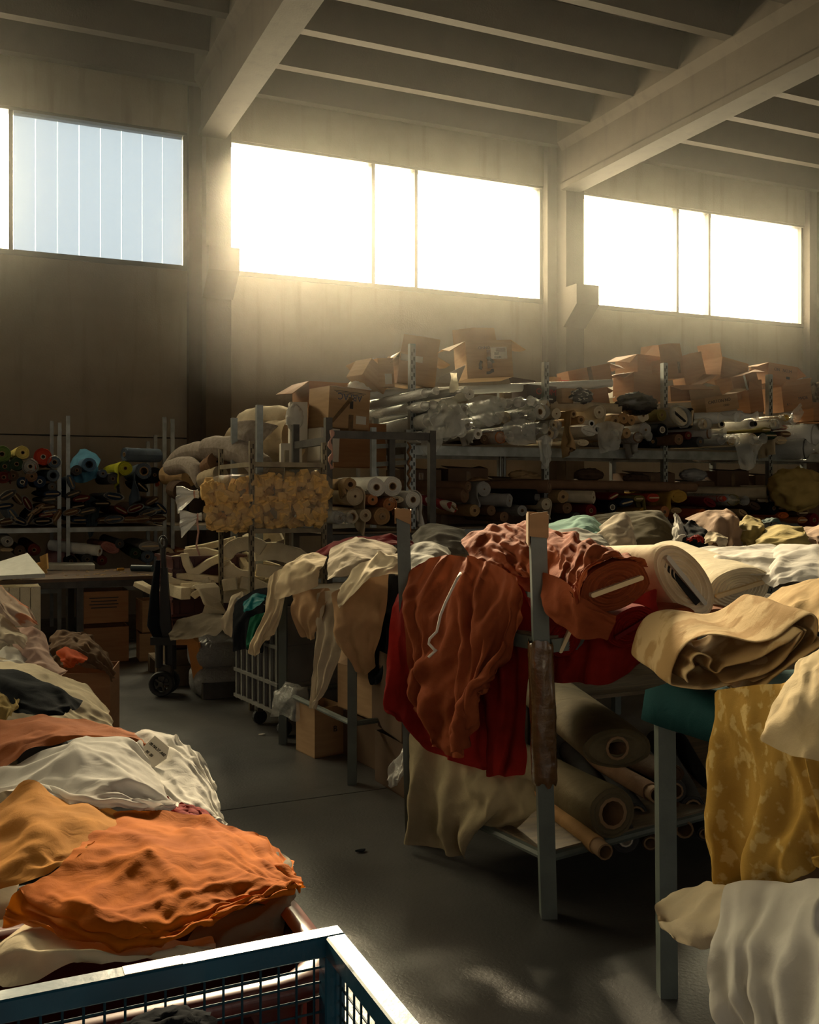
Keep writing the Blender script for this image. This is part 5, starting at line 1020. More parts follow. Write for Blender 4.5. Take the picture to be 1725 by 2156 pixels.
# ---- near rack: rolls on the low deck
for px, py, z, rp, c, lb, back, k in [
 (1290, 1712, 3.75, 54, F_khaki, 'khaki fabric roll with torn cardboard core on the low deck', (1040, 1590, 4.9), dict(core=.6, wr=.03)),
 (1300, 1575, 3.8, 78, fabric('olive_stripe', (.12, .10, .06), (.16, .13, .075)), 'striped khaki bolt slanting on the low deck pile', (1130, 1440, 4.9), dict(flat=1.8)),
 (978+280, 1780, 3.7, 20, hue('kraft'), 'film wrapped roll with a kraft tube poking out near the floor', (1040, 1700, 4.7), dict(core=.85, poke=.06)),
 (1318, 1768, 3.9, 30, hue('dark_grey'), 'charcoal roll with white crumpled core paper', (1200, 1690, 4.9), dict(core=.5, cm=M_corew)),
 (1372, 1668, 3.95, 20, hue('brown'), 'brown tube roll high on the low deck', (1200, 1590, 5.0), dict(core=.8, poke=.05)),
 (1422, 1665, 4.1, 24, hue('dark_grey'), 'charcoal roll with a wide hollow core behind the table leg', (1330, 1600, 5.0), dict(core=.7)),
 (1460, 1700, 4.2, 26, hue('dark_grey'), 'grey roll with ragged hollow end right of the table leg', (1380, 1630, 5.1), dict(core=.65, wr=.08)),
 (1435, 1735, 4.1, 22, hue('brown'), 'brown tube roll right of the table leg', (1340, 1670, 5.0), dict(core=.85, poke=.05)),
 (1340, 1715, 4.1, 26, hue('dark_grey'), 'charcoal roll beside the torn cardboard core', (1230, 1650, 5.0), dict(core=.7)),
 (1370, 1775, 4.05, 18, hue('dark_brown'), 'dark brown tube roll near the floor', (1270, 1710, 5.0), dict(core=.8)),
 (1485, 1755, 4.3, 18, hue('dark_grey'), 'small charcoal roll lowest right of the table leg', (1400, 1690, 5.1), dict(core=.7)),
 (1505, 1690, 4.35, 20, hue('black'), 'black roll furthest right of the table leg', (1430, 1630, 5.1), dict(core=.6)),
 (1410, 1630, 4.1, 34, hue('dark_brown'), 'dark brown cloth roll on top of the hollow rolls', (1250, 1560, 5.0), dict(core=.15, flat=1.6))]:
    e, b = pz(px, py, z), pz(*back); SEED[0] += 1
    b.z = max(b.z, .29); roll(e, (b-e).normalized(), (b-e).length, rp*z/F, c, lb, seed=SEED[0], n=24, **k)
# ================================================================== cartons
M_cardd = mat('shade_cardboard', (.13, .075, .04), .85, (.10, .055, .03), 4)  # cardboard with the shade under the racks put into its colour
FONTS = []
def text(name, s, size, m, parent, loc, rot, ext=.0008, align='CENTER'):
    c = bpy.data.curves.new(name, 'FONT'); c.body = s; c.size = size; c.extrude = ext; c.align_x = align; c.align_y = 'CENTER'; c.materials.append(m)
    o = bpy.data.objects.new(name, c); col.objects.link(o); o.parent = parent; o.location = loc; o.rotation_euler = rot; FONTS.append(o); return o
def carton(label, loc, d, rot=(0, 0, 0), flaps=(None,)*4, m=None, tape=None, fl=.5, group='empty cartons on top of the long rack', cat='carton', lid=False):
    """d = width, depth, height; flaps: opening angle of front, back, left, right flap (0 = closed, 90 = straight up, 180+ = hanging out)"""
    m = m or M_card; w, dp, h = d; t = .006
    o = MB().box((0, 0, t/2), (w, dp, t)).box((0, -dp/2+t/2, h/2), (w, t, h)).box((0, dp/2-t/2, h/2), (w, t, h)).box((-w/2+t/2, 0, h/2), (t, dp-2*t, h)).box((w/2-t/2, 0, h/2), (t, dp-2*t, h)).build('carton', m)
    tag(o, label, cat, group); o.location = loc; o.rotation_euler = tuple(R(a) for a in rot)
    for i, a in enumerate(flaps):
        if a is None: continue
        L = dp*fl if i < 2 else w*fl*.8; W = w if i < 2 else dp
        rr = random.Random(len(label)*7+i)
        f = MB().prism([(-W/2+.004, 0, 0), (W/2-.004, 0, 0), (W/2-.004-rr.uniform(0, .04)*W, L*rr.uniform(.92, 1), rr.uniform(-.02, .03)), (0, L, rr.uniform(-.03, .02)), (-W/2+.004+rr.uniform(0, .04)*W, L*rr.uniform(.92, 1), rr.uniform(-.02, .03))], (0, 0, .005)).build('flap', m, o)
        f.location = [(0, -dp/2, h), (0, dp/2, h), (-w/2, 0, h), (w/2, 0, h)][i]
        f.rotation_euler = (R(a), 0, R([0, 180, -90, 90][i]))
    if tape:
        MB().box((0, -dp/2-.002, h*.5), (.05, .002, h if tape == 'full' else h*.5)).build('tape_strip', M_tape, o)
    return o
def cpx(px, py, Y, up=0): p = pY(px, py, Y); p.z += up; return p
YC = 8.62
Z0 = 2.10
def at_deck(px, Y=YC, z=Z0): p = pY(px, 900, Y); return (p.x, p.y, z)
def low(px, py, Y=YC): return tuple(pY(px, py, Y))
k = 9.5/F                                           # metres per pixel about there
# the big carton with the recycling mark
b = carton('big open carton with a recycling mark and an address label', low(1020, 800), (.48, .40, .37), (0, -4, -10), (None, 100, 200, 205), tape=True)
MB().box((.10, -.206, .24), (.17, .002, .115)).build('address_label', M_paper, b)
bar = MB()
for i in range(9): bar.box((.055+i*.008, -.2075, .20), (.004 if i % 3 else .006, .001, .02)); 
for i in range(6): bar.box((.055+i*.008, -.2075, .235), (.004, .001, .03))
for i in range(3): bar.box((.12, -.2075, .28-i*.012), (.10, .001, .004))
bar.build('print', M_ink, b)
rec = MB()
for a0 in (20, 140, 260): rec.tube([(-.03+.072*math.cos(R(a0+i*9)), -.207, .12+.072*math.sin(R(a0+i*9))) for i in range(9)], [.016]*6+[.026, .015, .003], 6)
rec.v = [(v[0], -.2065+(v[1]+.207)*.06, v[2]) for v in rec.v]; rec.build('recycling_mark', M_ink, b)
text('lettering', 'ONNO', .038, M_ink, b, (-.05, -.207, .30), (R(90), R(180), 0))
carton('open carton lying behind the tall post with a white strip label', low(866, 815), (.38, .34, .30), (0, 6, -8), (100, None, 230, 200))
o = bpy.data.objects[-1] if False else None
c_ = cloth_named('open carton lying behind'); MB().box((-.07, -.173, .25), (.22, .002, .06)).build('strip_label', M_paper, c_)
carton('small carton panel box tilted on its corner left of the tall post', low(768, 812), (.30, .26, .20), (0, 34, 15), (None, 190, None, None), fl=.6)
carton('tan carton standing just left of the tall post', low(806, 818), (.16, .22, .28), (0, -4, 0), (None, None, None, 150))
MB().box((.02, -.112, .08), (.07, .002, .10)).build('paper_label', M_paper, cloth_named('tan carton standing just'))
# lettered carton, upside down, over a darker open one
a_ = carton('tan carton with upside-down lettering and torn brown tape', low(712, 905, 8.45), (.44, .36, .37), (0, 3, 12), (195, None, None, None), tape=None, fl=.3)
text('lettering', 'ARFAC', .085, mat('blue_ink', (.05, .06, .10), .7), a_, (0, -.183, .29), (R(90), R(180), 0))
for i, s in enumerate((.34, .30, .26)): MB().box((0, -.1825, .335-i*.0+(-.012*i)), (s, .001, .005)).build('print_line', M_ink, a_)
MB().box((.02, -.1825, .06), (.05, .002, .14)).build('tape_strip', M_tape, a_); MB().prism([(.04, -.184, .28), (.0, -.184, .29), (-.20, -.184, .05), (-.17, -.184, .04)], (0, -.003, 0)).build('torn_tape', M_tape, a_)
MB().box((.13, -.1825, .09), (.11, .002, .075)).build('paper_label', M_paper, a_); MB().box((.02, -.1830, .22), (.035, .001, .07)).build('arrow_print', M_ink, a_)
carton('brown open carton with a white edged flap behind the lettered one', low(685, 900, 8.95), (.52, .40, .42), (0, 0, 6), (None, None, 215, None), m=M_card2)
carton('tall white carton standing under a white rag', low(627, 944, 8.6), (.16, .20, .42), (0, 0, -12), m=M_cardw)
carton('white carton printed with a palm mark under the tall one', low(612, 985, 8.55), (.19, .2, .22), (0, 0, -12), m=M_cardw)
w_ = carton('white carton with a green dot below the lettered one', low(680, 972, 8.4), (.20, .22, .30), (0, 3, 12), m=M_cardw)
d_ = MB().prism([(.02*math.cos(R(x*30))-.06, -.1115, .07+.03*math.sin(R(x*30))) for x in range(12)], (0, -.001, 0)).build('green_dot', mat('green_ink', (.01, .25, .18), .6), w_)
carton('large brown carton in shadow behind the dark frame rack', low(745, 985, 8.7), (.55, .3, .42), (0, 0, 4), m=M_card2)
# small printed carton and its neighbours
p_ = carton('small black printed carton with red lettering beside the perforated post', low(1124, 850, 8.4), (.34, .3, .17), (0, 2, 0), (None, 130, None, None), m=mat('black_card', (.05, .03, .028), .6))
text('lettering', 'OPUM', .085, mat('red_ink', (.32, .03, .025), .6), p_, (.05, -.152, .105), (R(90), 0, 0))
MB().box((.06, -.152, .04), (.14, .001, .012)).build('print_line', M_paper, p_)
carton('shallow tan carton right of the perforated post', low(1184, 852, 8.3), (.19, .3, .15), (0, 0, 0), (None, 95, None, 190))
carton('long brown carton leaning with a strip of dark tape', low(1235, 815), (.50, .26, .20), (0, -12, -6), (None, None, None, 200), m=M_card2, tape='full')
tag(MB().box((0, 0, 0), (.075, .02, .11)).build('red_packet', mat('red_packet', (.50, .06, .03), .6)), 'small red packet standing on the long brown carton end', 'packet'); bpy.data.objects['red_packet'].location = low(1190, 812, 8.4)
carton('open carton with an olive lined lid flap over the striped scarf', low(1258, 855, 8.3), (.20, .24, .17), (0, -10, -20), (None, None, 160, 215), m=M_card2)
carton('white faced carton lying behind the short blue post', low(1292, 848, 8.75), (.20, .3, .30), (0, 24, 0), (None, None, None, None), m=M_cardw)
carton('wide brown carton with dented front panel', low(1340, 846, 8.5), (.38, .32, .29), (0, 2, 6), (None, None, 205, None), m=M_card2)
carton('brown carton opened wide behind the dented one', low(1345, 800, 9.0), (.40, .34, .26), (0, 0, 10), (None, None, 210, 100), m=M_card2)
t_ = carton('tallest brown carton with raised front flap and two tape marks', low(1402, 800, 8.8), (.30, .28, .22), (0, -6, -4), (84, None, None, None), m=M_card2, fl=.62)
for x in (-.08, .09): MB().box((x, -.142, .12), (.035, .002, .13)).build('tape_strip', M_tape, t_)
carton('brown carton with drooping front flap beside the tall post', low(1432, 846, 8.5), (.40, .3, .17), (0, -4, -8), (200, None, None, 150), m=M_card2, fl=.8)
carton('brown carton with rounded flap half behind the tallest one', low(1455, 810, 8.85), (.28, .26, .22), (0, -14, -10), (95, None, None, None), m=M_card2)
carton('open brown carton showing white paper inside', low(1520, 805, 8.8), (.42, .36, .24), (0, 8, 4), (None, None, 110, None), m=M_card2)
x_ = carton('brown carton tipped toward the aisle with crossed tape', low(1560, 838, 8.45), (.34, .3, .27), (0, -17, -6), (190, None, None, None), m=M_card2)
MB().box((0, -.153, .13), (.025, .003, .27)).build('tape_strip', M_paper, x_); MB().box((.02, -.1535, .08), (.18, .003, .025)).build('tape_strip', M_paper, x_)
n_ = carton('flat brown carton lettered on its long front', low(1508, 868, 8.15), (.42, .24, .17), (0, -10, -4), (None, 100, None, 170), m=M_card)
text('lettering', 'CARTON NO', .048, M_ink, n_, (-.03, -.122, .115), (R(90), 0, 0)); text('lettering', 'C/NO', .028, M_ink, n_, (.05, -.122, .06), (R(90), 0, 0))
carton('brown carton panel standing in the gap before the blue post', low(1582, 870, 8.3), (.20, .2, .26), (0, -8, 0), (95, None, None, None), m=M_card2)
m_ = carton('brown carton with black stencil print at the wall column', low(1625, 815, 8.9), (.42, .36, .25), (0, 6, -6), (None, None, 200, 215), m=M_card2)
text('lettering', 'ON   NO.M', .05, M_ink, m_, (0, -.182, .18), (R(90), 0, 0)); MB().box((.08, -.182, .10), (.05, .001, .03)).build('print_line', M_ink, m_)
d2 = carton('wide brown carton marked MADE low by the picture edge', low(1660, 866, 8.45), (.42, .34, .29), (0, -8, -4), (110, None, None, None), m=M_card2, fl=.2)
text('lettering', 'MADE', .05, M_ink, d2, (.08, -.172, .13), (R(90), 0, 0)); text('lettering', 'R.T.1', .035, M_ink, d2, (-.12, -.172, .08), (R(90), 0, 0))
carton('brown carton at the picture edge below the fur', low(1712, 890, 8.4), (.3, .3, .22), (0, 0, 0), m=M_card2)
# under the work table
u_ = carton('brown carton with faded print under the work table', low(219, 1308, 9.55), (.40, .35, .30), group=None, m=M_card2)
for i in range(4): MB().box((-.02, -.176, .24-i*.03), (.26-.03*(i % 2), .001, .010)).build('print_line', M_ink, u_)
carton('brown carton on the floor beneath the faded print one', (low(219, 1308, 9.55)[0], 9.6, .0), (.42, .36, .33), group=None, m=M_card2)
carton('narrow tan carton under the work table end', (low(312, 1300, 9.5)[0], 9.5, .27), (.17, .3, .30), (0, 0, 3), group=None)
carton('narrow tan carton on the floor beneath the other narrow one', (low(312, 1300, 9.5)[0], 9.5, 0), (.19, .3, .26), (0, 0, -3), group=None)
# under the second rack
q = Q1+(Q2-Q1)*.55+V*.35
v_ = carton('open carton with a pale flap hanging toward the aisle under the second rack', (q.x+.12, q.y-.25, .30), (.52, .55, .50), (0, 0, 8), (200, None, 232, None), group='cartons under the second rack', fl=.55)
carton('low brown carton on the floor under the pale flapped one', (q.x+.2, q.y-.2, 0), (.6, .5, .27), (0, 0, 8), group='cartons under the second rack', m=M_cardd)
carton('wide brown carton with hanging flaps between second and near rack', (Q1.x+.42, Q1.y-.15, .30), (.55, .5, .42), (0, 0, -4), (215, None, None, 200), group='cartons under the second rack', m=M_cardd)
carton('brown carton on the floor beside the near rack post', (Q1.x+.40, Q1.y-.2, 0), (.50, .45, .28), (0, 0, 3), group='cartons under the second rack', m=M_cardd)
y_ = carton('small white marked carton behind the clear plastic bag', (Q2.x+.15, Q2.y-.28, .0), (.2, .24, .30), (0, 0, 10), group='cartons under the second rack', m=M_card)
text('lettering', 'B', .05, M_ink, y_, (.04, -.122, .16), (R(90), 0, 0))
# carton carrying the ruffled heap in the left lane
e = pz(175, 1440, 5.25); carton('brown carton under the ruffled brown cloth', (e.x, e.y+.1, 0), (.36, .36, max(.3, pz(175, 1412, 5.25).z)), (0, 0, -15), group=None, m=M_card2)

# dark cartons added to cover the lit wall and darken the gap
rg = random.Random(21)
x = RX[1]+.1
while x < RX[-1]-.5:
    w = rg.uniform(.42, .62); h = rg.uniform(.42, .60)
    c_ = carton('dim closed carton at the back of the middle deck', (x+w/2, 8.88, 1.268), (w, .34, h), (0, 0, rg.uniform(-4, 4)), (2, 2, None, None), M_cardd, group='dark cartons added at the back of the long rack')
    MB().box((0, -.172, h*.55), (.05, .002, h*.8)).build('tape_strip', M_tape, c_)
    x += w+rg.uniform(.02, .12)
# ================================================================== foam blocks in bags, foam offcuts
M_foam = mat('cream_foam', (.86, .76, .55), .95, (.78, .67, .46), 14, bump=.5, bscale=120)
M_foamo = mat('ochre_foam', (.80, .52, .19), .95, (.70, .44, .15), 14, bump=.5, bscale=90)
M_string = mat('pink_twine', (.52, .30, .24), .8)
def foam_bag(label, path, r, seed):
    """a long see-through bag packed with foam blocks, tied at the end"""
    rg = random.Random(seed); A, B = pz(*path[0]), pz(*path[1]); d = (B-A); Lg = d.length; d.normalize()
    X = d.cross(Vector((0, 0, 1))).normalized(); Z = X.cross(d)
    def P(t, a, k): return A+d*(t*Lg)+X*(k*1.15*math.cos(a))+Z*(k*math.sin(a))
    rows = []
    for i in range(29):
        t = i/28; k = r*min(1, (1-(1-min(t, .16)/.16)**2*.9), (1-(1-min(1-t, .12)/.12)**2*.7)); row = []
        for j in range(33):
            a = 2*math.pi*(j % 32)/32; c, s = math.cos(a), math.sin(a)
            row.append(P(t, a, k*(1+.05*noise.noise(Vector((c*2+seed, s*2, t*9)))+.035*noise.noise(Vector((c*6, s*6, t*30))))))
        rows.append(row)
    bag = link('foam_bag', MB().grid([[p-A for p in r_] for r_ in rows], 29, 33).mesh('foam_bag'), P_thin, None, True); bag.location = A
    tag(bag, label, 'bag', 'bags of foam blocks')
    me = MB().box((0, 0, 0), (.075, .062, .055), bev=.006).mesh('foam_block')
    for k in range(150):                            # blocks pressed against the film
        t = rg.uniform(.05, .96); a = rg.uniform(.15, math.pi*1.75)+math.pi*.62
        kk = r*.84*min(1, (1-(1-min(t, .16)/.16)**2*.9), (1-(1-min(1-t, .12)/.12)**2*.7))
        o = link('foam_block', me, M_foamo, bag); o.location = P(t, a, max(kk-.01, .02))-A; o.rotation_euler = (rg.random()*6, rg.random()*6, rg.random()*6); s = rg.uniform(.75, 1.15); o.scale = (s, s*rg.uniform(.7, 1.1), s)
    # gathered neck, ruffled tail and twine
    tl = []; n = 26
    for t, k, z in ((.0, .35, 0), (-.03, .25, 0), (-.06, .45, -.01), (-.11, .85, -.02), (-.15, 1.05, -.04)):
        row = []
        for j in range(n+1):
            a = 2*math.pi*(j % n)/n; w = k*r*.62*(1+.32*math.sin(a*5+seed)+.25*noise.noise(Vector((math.cos(a)*3, math.sin(a)*3, t*9+seed))))
            row.append(P(t/Lg*1.0, a, w)+Vector((0, 0, z))-A)
        tl.append(row)
    link('bag_tail', MB().grid(tl, 5, n+1).mesh('bag_tail'), P_milky, bag, True)
    MB().tube([P(-.028/Lg, 2*math.pi*i/12, r*.2)-A for i in range(13)], .006, 6).build('twine', M_string, bag, True)
    return bag
P_thin = plastic('thin_bag_film', (.66, .62, .5), .20, rough=.12)
foam_bag('upper long clear bag packed with ochre foam blocks on the slotted angle shelf', ((418, 1040, 7.15), (700, 1020, 7.25)), .125, 1)
b2 = foam_bag('lower long clear bag packed with ochre foam blocks, twine hanging from its knot', ((425, 1088, 7.12), (700, 1072, 7.25)), .118, 2)
e = pz(415, 1092, 7.1)-b2.location; MB().tube([e, e+Vector((.01, 0, -.10)), e+Vector((-.005, 0, -.2)), e+Vector((.02, 0, -.27))], .007, 6).build('twine', M_string, b2, True)
def strip(pts, w, h, label, twist=0):
    """foam offcut: bar of square section along a bent path"""
    P = [pz(x_, y_, z_+.75) for x_, y_, z_ in pts]; w *= 1.08; h *= 1.08; m = len(P); V = []; f = []
    up = Vector((0, 0, 1))
    for i in range(m):
        d = (P[min(i+1, m-1)]-P[max(i-1, 0)]).normalized(); x = d.cross(up)
        x = x.normalized() if x.length > .25 else RGT.copy(); y = x.cross(d).normalized()
        tw = twist*i/m; x2 = x*math.cos(tw)+y*math.sin(tw); y2 = y*math.cos(tw)-x*math.sin(tw)
        V += [P[i]+x2*w/2*a+y2*h/2*b for a, b in ((-1, -1), (1, -1), (1, 1), (-1, 1))]
    for i in range(m-1):
        for k in range(4): f.append((4*i+k, 4*i+(k+1) % 4, 4*i+4+(k+1) % 4, 4*i+4+k))
    f += [(3, 2, 1, 0), (4*m-4, 4*m-3, 4*m-2, 4*m-1)]
    me = bpy.data.meshes.new('foam_strip'); me.from_pydata([tuple(v-P[0]) for v in V], [], f); fix_normals(me); me.shade_flat()
    o = link('foam_strip', me, M_foam); o.location = P[0]; bv = o.modifiers.new('b', 'BEVEL'); bv.width = .005; bv.segments = 1
    return tag(o, label, 'foam offcut', 'foam offcuts on the crates')
def arc(cx, cy, z, rx, ry, a0, a1, n=12, dz=0): return [(cx+rx*math.cos(R(a0+(a1-a0)*i/n)), cy-ry*math.sin(R(a0+(a1-a0)*i/n)), z+dz*i/n) for i in range(n+1)]
FZ = 7.75
strip(arc(520, 1180, 7.3, 46, 36, 40, 290, 14), .055, .11, 'large curled foam offcut arching beside the slotted post')
strip([(535, 1162, 7.4), (580, 1160, 7.45), (625, 1172, 7.5), (660, 1200, 7.5)], .10, .14, 'broad foam slab sloping down behind the slotted post')
strip([(540, 1200, 7.4), (590, 1205, 7.4), (625, 1225, 7.4)], .08, .10, 'foam bar below the broad slab')
strip([(390, 1165, 7.5), (430, 1162, 7.5), (470, 1172, 7.5)], .09, .07, 'thick foam bar lying highest at the twine end')
strip([(394, 1158, 7.7), (430, 1152, 7.8), (480, 1140, 7.9), (496, 1135, 7.9)], .08, .05, 'foam bar rising toward the bag shelf')
strip([(358, 1178, 7.55), (395, 1173, 7.6)], .06, .05, 'short foam stub poking out toward the black handle')
strip([(388, 1165, 7.3), (393, 1185, 7.3), (402, 1203, 7.3), (415, 1202, 7.3), (440, 1185, 7.35), (470, 1172, 7.4)], .06, .06, 'bent foam bar forming a v beside the curl')
strip([(342, 1213, 7.35), (400, 1213, 7.3), (450, 1219, 7.3), (495, 1221, 7.3)], .08, .05, 'long flat foam bar across the middle of the pile')
strip(arc(400, 1205, 7.25, 55, 25, 200, 320, 8), .06, .05, 'thin curved foam bar below the long flat one')
strip([(370, 1190, 7.6), (430, 1195, 7.6), (480, 1200, 7.6)], .09, .06, 'foam bar tucked behind the v shaped one')
strip([(380, 1200, 7.7), (345, 1212, 7.5)], .07, .05, 'foam wedge pointing down to the black handle')
strip([(410, 1223, 7.3), (450, 1228, 7.25)], .08, .05, 'short foam bar above the hanging sheet')
strip([(385, 1235, 7.2), (415, 1232, 7.15), (440, 1240, 7.1)], .07, .05, 'curved foam piece left of the hanging sheet')
strip([(345, 1232, 7.3), (375, 1245, 7.2), (392, 1250, 7.1)], .08, .09, 'foam block wedge at the near edge of the crate')
strip([(385, 1255, 7.15), (405, 1240, 7.2)], .09, .03, 'thin foam plate leaning at the crate corner')
strip(arc(430, 1262, 7.1, 24, 16, 20, 160, 8), .07, .05, 'half round foam piece beside the hanging sheet')
strip([(424, 1235, 7.0), (432, 1232, 6.98), (440, 1240, 6.95), (448, 1270, 6.93), (452, 1292, 6.93)], .20, .025, 'wide thin foam sheet hanging over the crate edge')
strip([(470, 1232, 7.2), (500, 1228, 7.2)], .07, .09, 'square foam block right of the hanging sheet')
strip([(505, 1225, 7.25), (540, 1232, 7.3), (570, 1245, 7.3)], .08, .09, 'foam bar at the foot of the slotted post')
strip([(480, 1205, 7.6), (520, 1215, 7.6), (560, 1210, 7.6)], .10, .08, 'foam bar inside the curl behind the slotted post')
strip([(505, 1178, 7.6), (520, 1200, 7.5), (515, 1215, 7.4)], .05, .08, 'short foam bar standing inside the curl')
strip([(520, 1140, 7.9), (560, 1120, 8.0), (580, 1125, 8.0), (585, 1140, 8.0)], .12, .10, 'folded foam slab under the bag shelf')
strip([(290, 1228, 7.55), (312, 1240, 7.5), (330, 1250, 7.5)], .10, .04, 'foam plate leaning out left of the black handle')
strip([(440, 1250, 7.5), (500, 1252, 7.5), (560, 1255, 7.5)], .14, .12, 'thick foam block low in the pile')
strip([(360, 1258, 7.6), (430, 1262, 7.6)], .16, .08, 'thick foam plank lowest on the crate')
rg = random.Random(77)
for k_ in range(13):
    x_, y_ = 365+k_*21+rg.uniform(-8, 8), 1175+rg.uniform(0, 75); dx, dy = rg.uniform(20, 42), rg.uniform(-22, 18); z_ = 7.75+rg.uniform(-.1, .15)
    strip([(x_-dx, y_-dy, z_), (x_, y_+rg.uniform(-7, 7), z_-.03), (x_+dx, y_+dy, z_)], rg.uniform(.07, .12), rg.uniform(.05, .09), 'plain foam bar buried in the foam pile')
# ================================================================== crates, sacks, pallet truck
M_crate = mat('dark_red_plastic', (.085, .018, .015), .45, (.06, .012, .01), 5)
ce_ = pz(400, 1262, 8.2)
def crate(label, loc, w, d, h, m, name='plastic_crate'):
    o = empty(name, loc, .1, label=label, cat='crate', group='dark red plastic crates under the foam offcuts')
    t = .012; b = MB()
    b.box((0, 0, t/2), (w, d, t))
    for sx_ in (-1, 1): b.box((sx_*(w/2-t/2), 0, h/2), (t, d, h))
    for sy_ in (-1, 1): b.box((0, sy_*(d/2-t/2), h/2), (w, t, h))
    b.build('body', m, o)
    rim = MB()
    for z in (h-.01, h*.55, .02):
        rim.box((0, -d/2-.008, z), (w+.03, .018, .02)); rim.box((-w/2-.008, 0, z), (.018, d+.03, .02)); rim.box((w/2+.008, 0, z), (.018, d+.03, .02))
    rim.build('rim', m, o)
    for k in range(5): MB().box((-w/2+w*(k+.5)/5, -d/2-.006, h/2), (.014, .014, h-.03)).build('rib', m, o)
    return o
hz_ = [.30, .53, .76]
for i, z in enumerate((.30, .555, .81)): crate(['lowest dark red crate under the foam pile', 'middle dark red crate under the foam pile', 'topmost dark red crate with foam offcuts heaped on it'][i], (ce_.x+.12, ce_.y+.15, z), .62, .5, .25, M_crate)
tag(MB().box((0, 0, .15), (1.0, .8, .02)).box((0, -.36, .07), (1.0, .09, .14)).box((0, 0, .07), (1.0, .09, .14)).box((0, .36, .07), (1.0, .09, .14)).box((0, 0, .225), (.9, .7, .13)).build('wooden_pallet', mat('pallet_wood', (.16, .11, .06), .85, (.1, .07, .04), 8)), 'dim wooden pallet carrying the dark red crates', 'pallet')
bpy.data.objects['wooden_pallet'].location = (ce_.x+.25, ce_.y+.2, 0)
def sack(label, px, py, z, w, d, h, seed, rz=0):
    P = []
    for i in range(25):
        th = -math.pi/2+math.pi*i/24; row = []
        for j in range(41):
            ph = 2*math.pi*(j % 40)/40; sg = lambda v, e: math.copysign(abs(v)**e, v)
            x, y, zz = sg(math.cos(th), .55)*sg(math.cos(ph), .6), sg(math.cos(th), .55)*sg(math.sin(ph), .6), sg(math.sin(th), .7)
            q = Vector((x*w/2, y*d/2, zz*h/2)); kx = 1-2*abs(noise.noise(q*6+Vector((seed, 0, 0))))
            row.append(q*(1+.05*kx+.05*noise.noise(q*3+Vector((0, seed, 0)))+.02*noise.noise(q*16)))
        P.append(row)
    o = link('plastic_sack', MB().grid(P, 25, 41).mesh('plastic_sack'), P_bag, None, True); fix_normals(o.data); o.location = pz(px, py, z); o.rotation_euler.z = rz
    return tag(o, label, 'sack', 'grey plastic sacks by the pallet truck')
sack('upper grey plastic sack under the taupe blanket', 456, 1372, 7.8, .42, .45, .28, 1)
s2 = sack('lower grey plastic sack resting low beside the pallet truck', 464, 1428, 7.75, .46, .45, .26, 2)
tag(MB().box((0, 0, .06), (.42, .5, .12)).build('low_dolly', M_dark), 'low dark dolly under the grey plastic sacks', 'dolly'); bpy.data.objects['low_dolly'].location = (s2.location.x+.02, s2.location.y, 0)
# pallet truck: orange body, black tiller, steering wheels
M_orange = mat('orange_paint', (.55, .21, .025), .45, (.42, .15, .02), 8, bump=.1, coat=.2)
M_rub = mat('black_rubber', (.016, .016, .017), .6)
pw = pz(350, 1463, 7.62); pw.z = 0
pt = empty('pallet_truck', pw, -YAW, label='orange pallet truck with black tiller parked beside the grey sacks', cat='pallet truck')
def ptk(nm, mb, m, **k): return mb.build(nm, m, pt, **k)
# local x right, y away
for y, nmx in ((-.06, 0), (.06, .012)):
    w = MB(); n = 24; prof = [(.09, -.028), (.098, -.022), (.098, .022), (.09, .028), (.068, .024), (.06, .01), (.06, -.01), (.068, -.024), (.09, -.028)]
    w.grid([[(-.02+nmx*1+a*math.cos(2*math.pi*j/n), y+t, .1+a*math.sin(2*math.pi*j/n)) for j in range(n+1)] for a, t in prof], len(prof), n+1)
    wh = ptk('wheel', w, M_rub, smooth=True)
    h = MB()
    for s in range(5):
        a = s*2*math.pi/5; h.bar((-.02+nmx+.015*math.cos(a), y, .1+.015*math.sin(a)), (-.02+nmx+.064*math.cos(a), y, .1+.064*math.sin(a)), .014, .02, up=(0, 1, 0))
    h.tube([(-.02+nmx, y-.03, .1), (-.02+nmx, y+.03, .1)], .02, 10); h.build('hub', M_dark, wh)
ptk('axle_block', MB().box((0, 0, .16), (.11, .08, .16), bev=.01), M_dark); ptk('pump', MB().tube([(.03, .02, .2), (.03, .02, .44)], .045, 14).tube([(-.05, -.02, .22), (-.05, -.02, .40)], .03, 12).box((-.01, 0, .43), (.2, .12, .06)), M_rub)
ptk('body', MB().prism([(.055, -.05, .45), (.20, -.05, .47), (.26, -.05, .42), (.32, -.05, .09), (.24, -.05, .05), (.18, -.05, .40), (.055, -.05, .40)], (0, .3, 0)).box((.25, .10, .26), (.10, .28, .30), Matrix.Rotation(R(-10), 3, 'Y')), M_orange)
for y in (.0, .40): ptk('fork', MB().prism([(.26, y, .05), (.75, y, .05), (.75, y, .085), (.26, y, .10)], (0, .15, 0)), M_orange)
ptk('tiller', MB().prism([(-.055, 0, .42), (.045, 0, .42), (.005, 0, 1.0), (-.045, 0, 1.0)], (0, .035, 0)).tube([(-.02, .02, .95), (-.03, .02, 1.12), (-.03, .02, 1.17)], .022, 10), M_rub)
lp_ = [(-.03+.028*math.cos(R(a)), .02, 1.20+.045*math.sin(R(a))) for a in range(-90, 271, 24)]
ptk('handle', MB().tube(lp_, .012, 8), M_rub, smooth=True)
ptk('lever', MB().tube([(-.03, .0, 1.16), (-.045, -.01, 1.20), (-.03, -.012, 1.235), (-.012, -.01, 1.22)], .006, 8), M_gsteel, smooth=True)
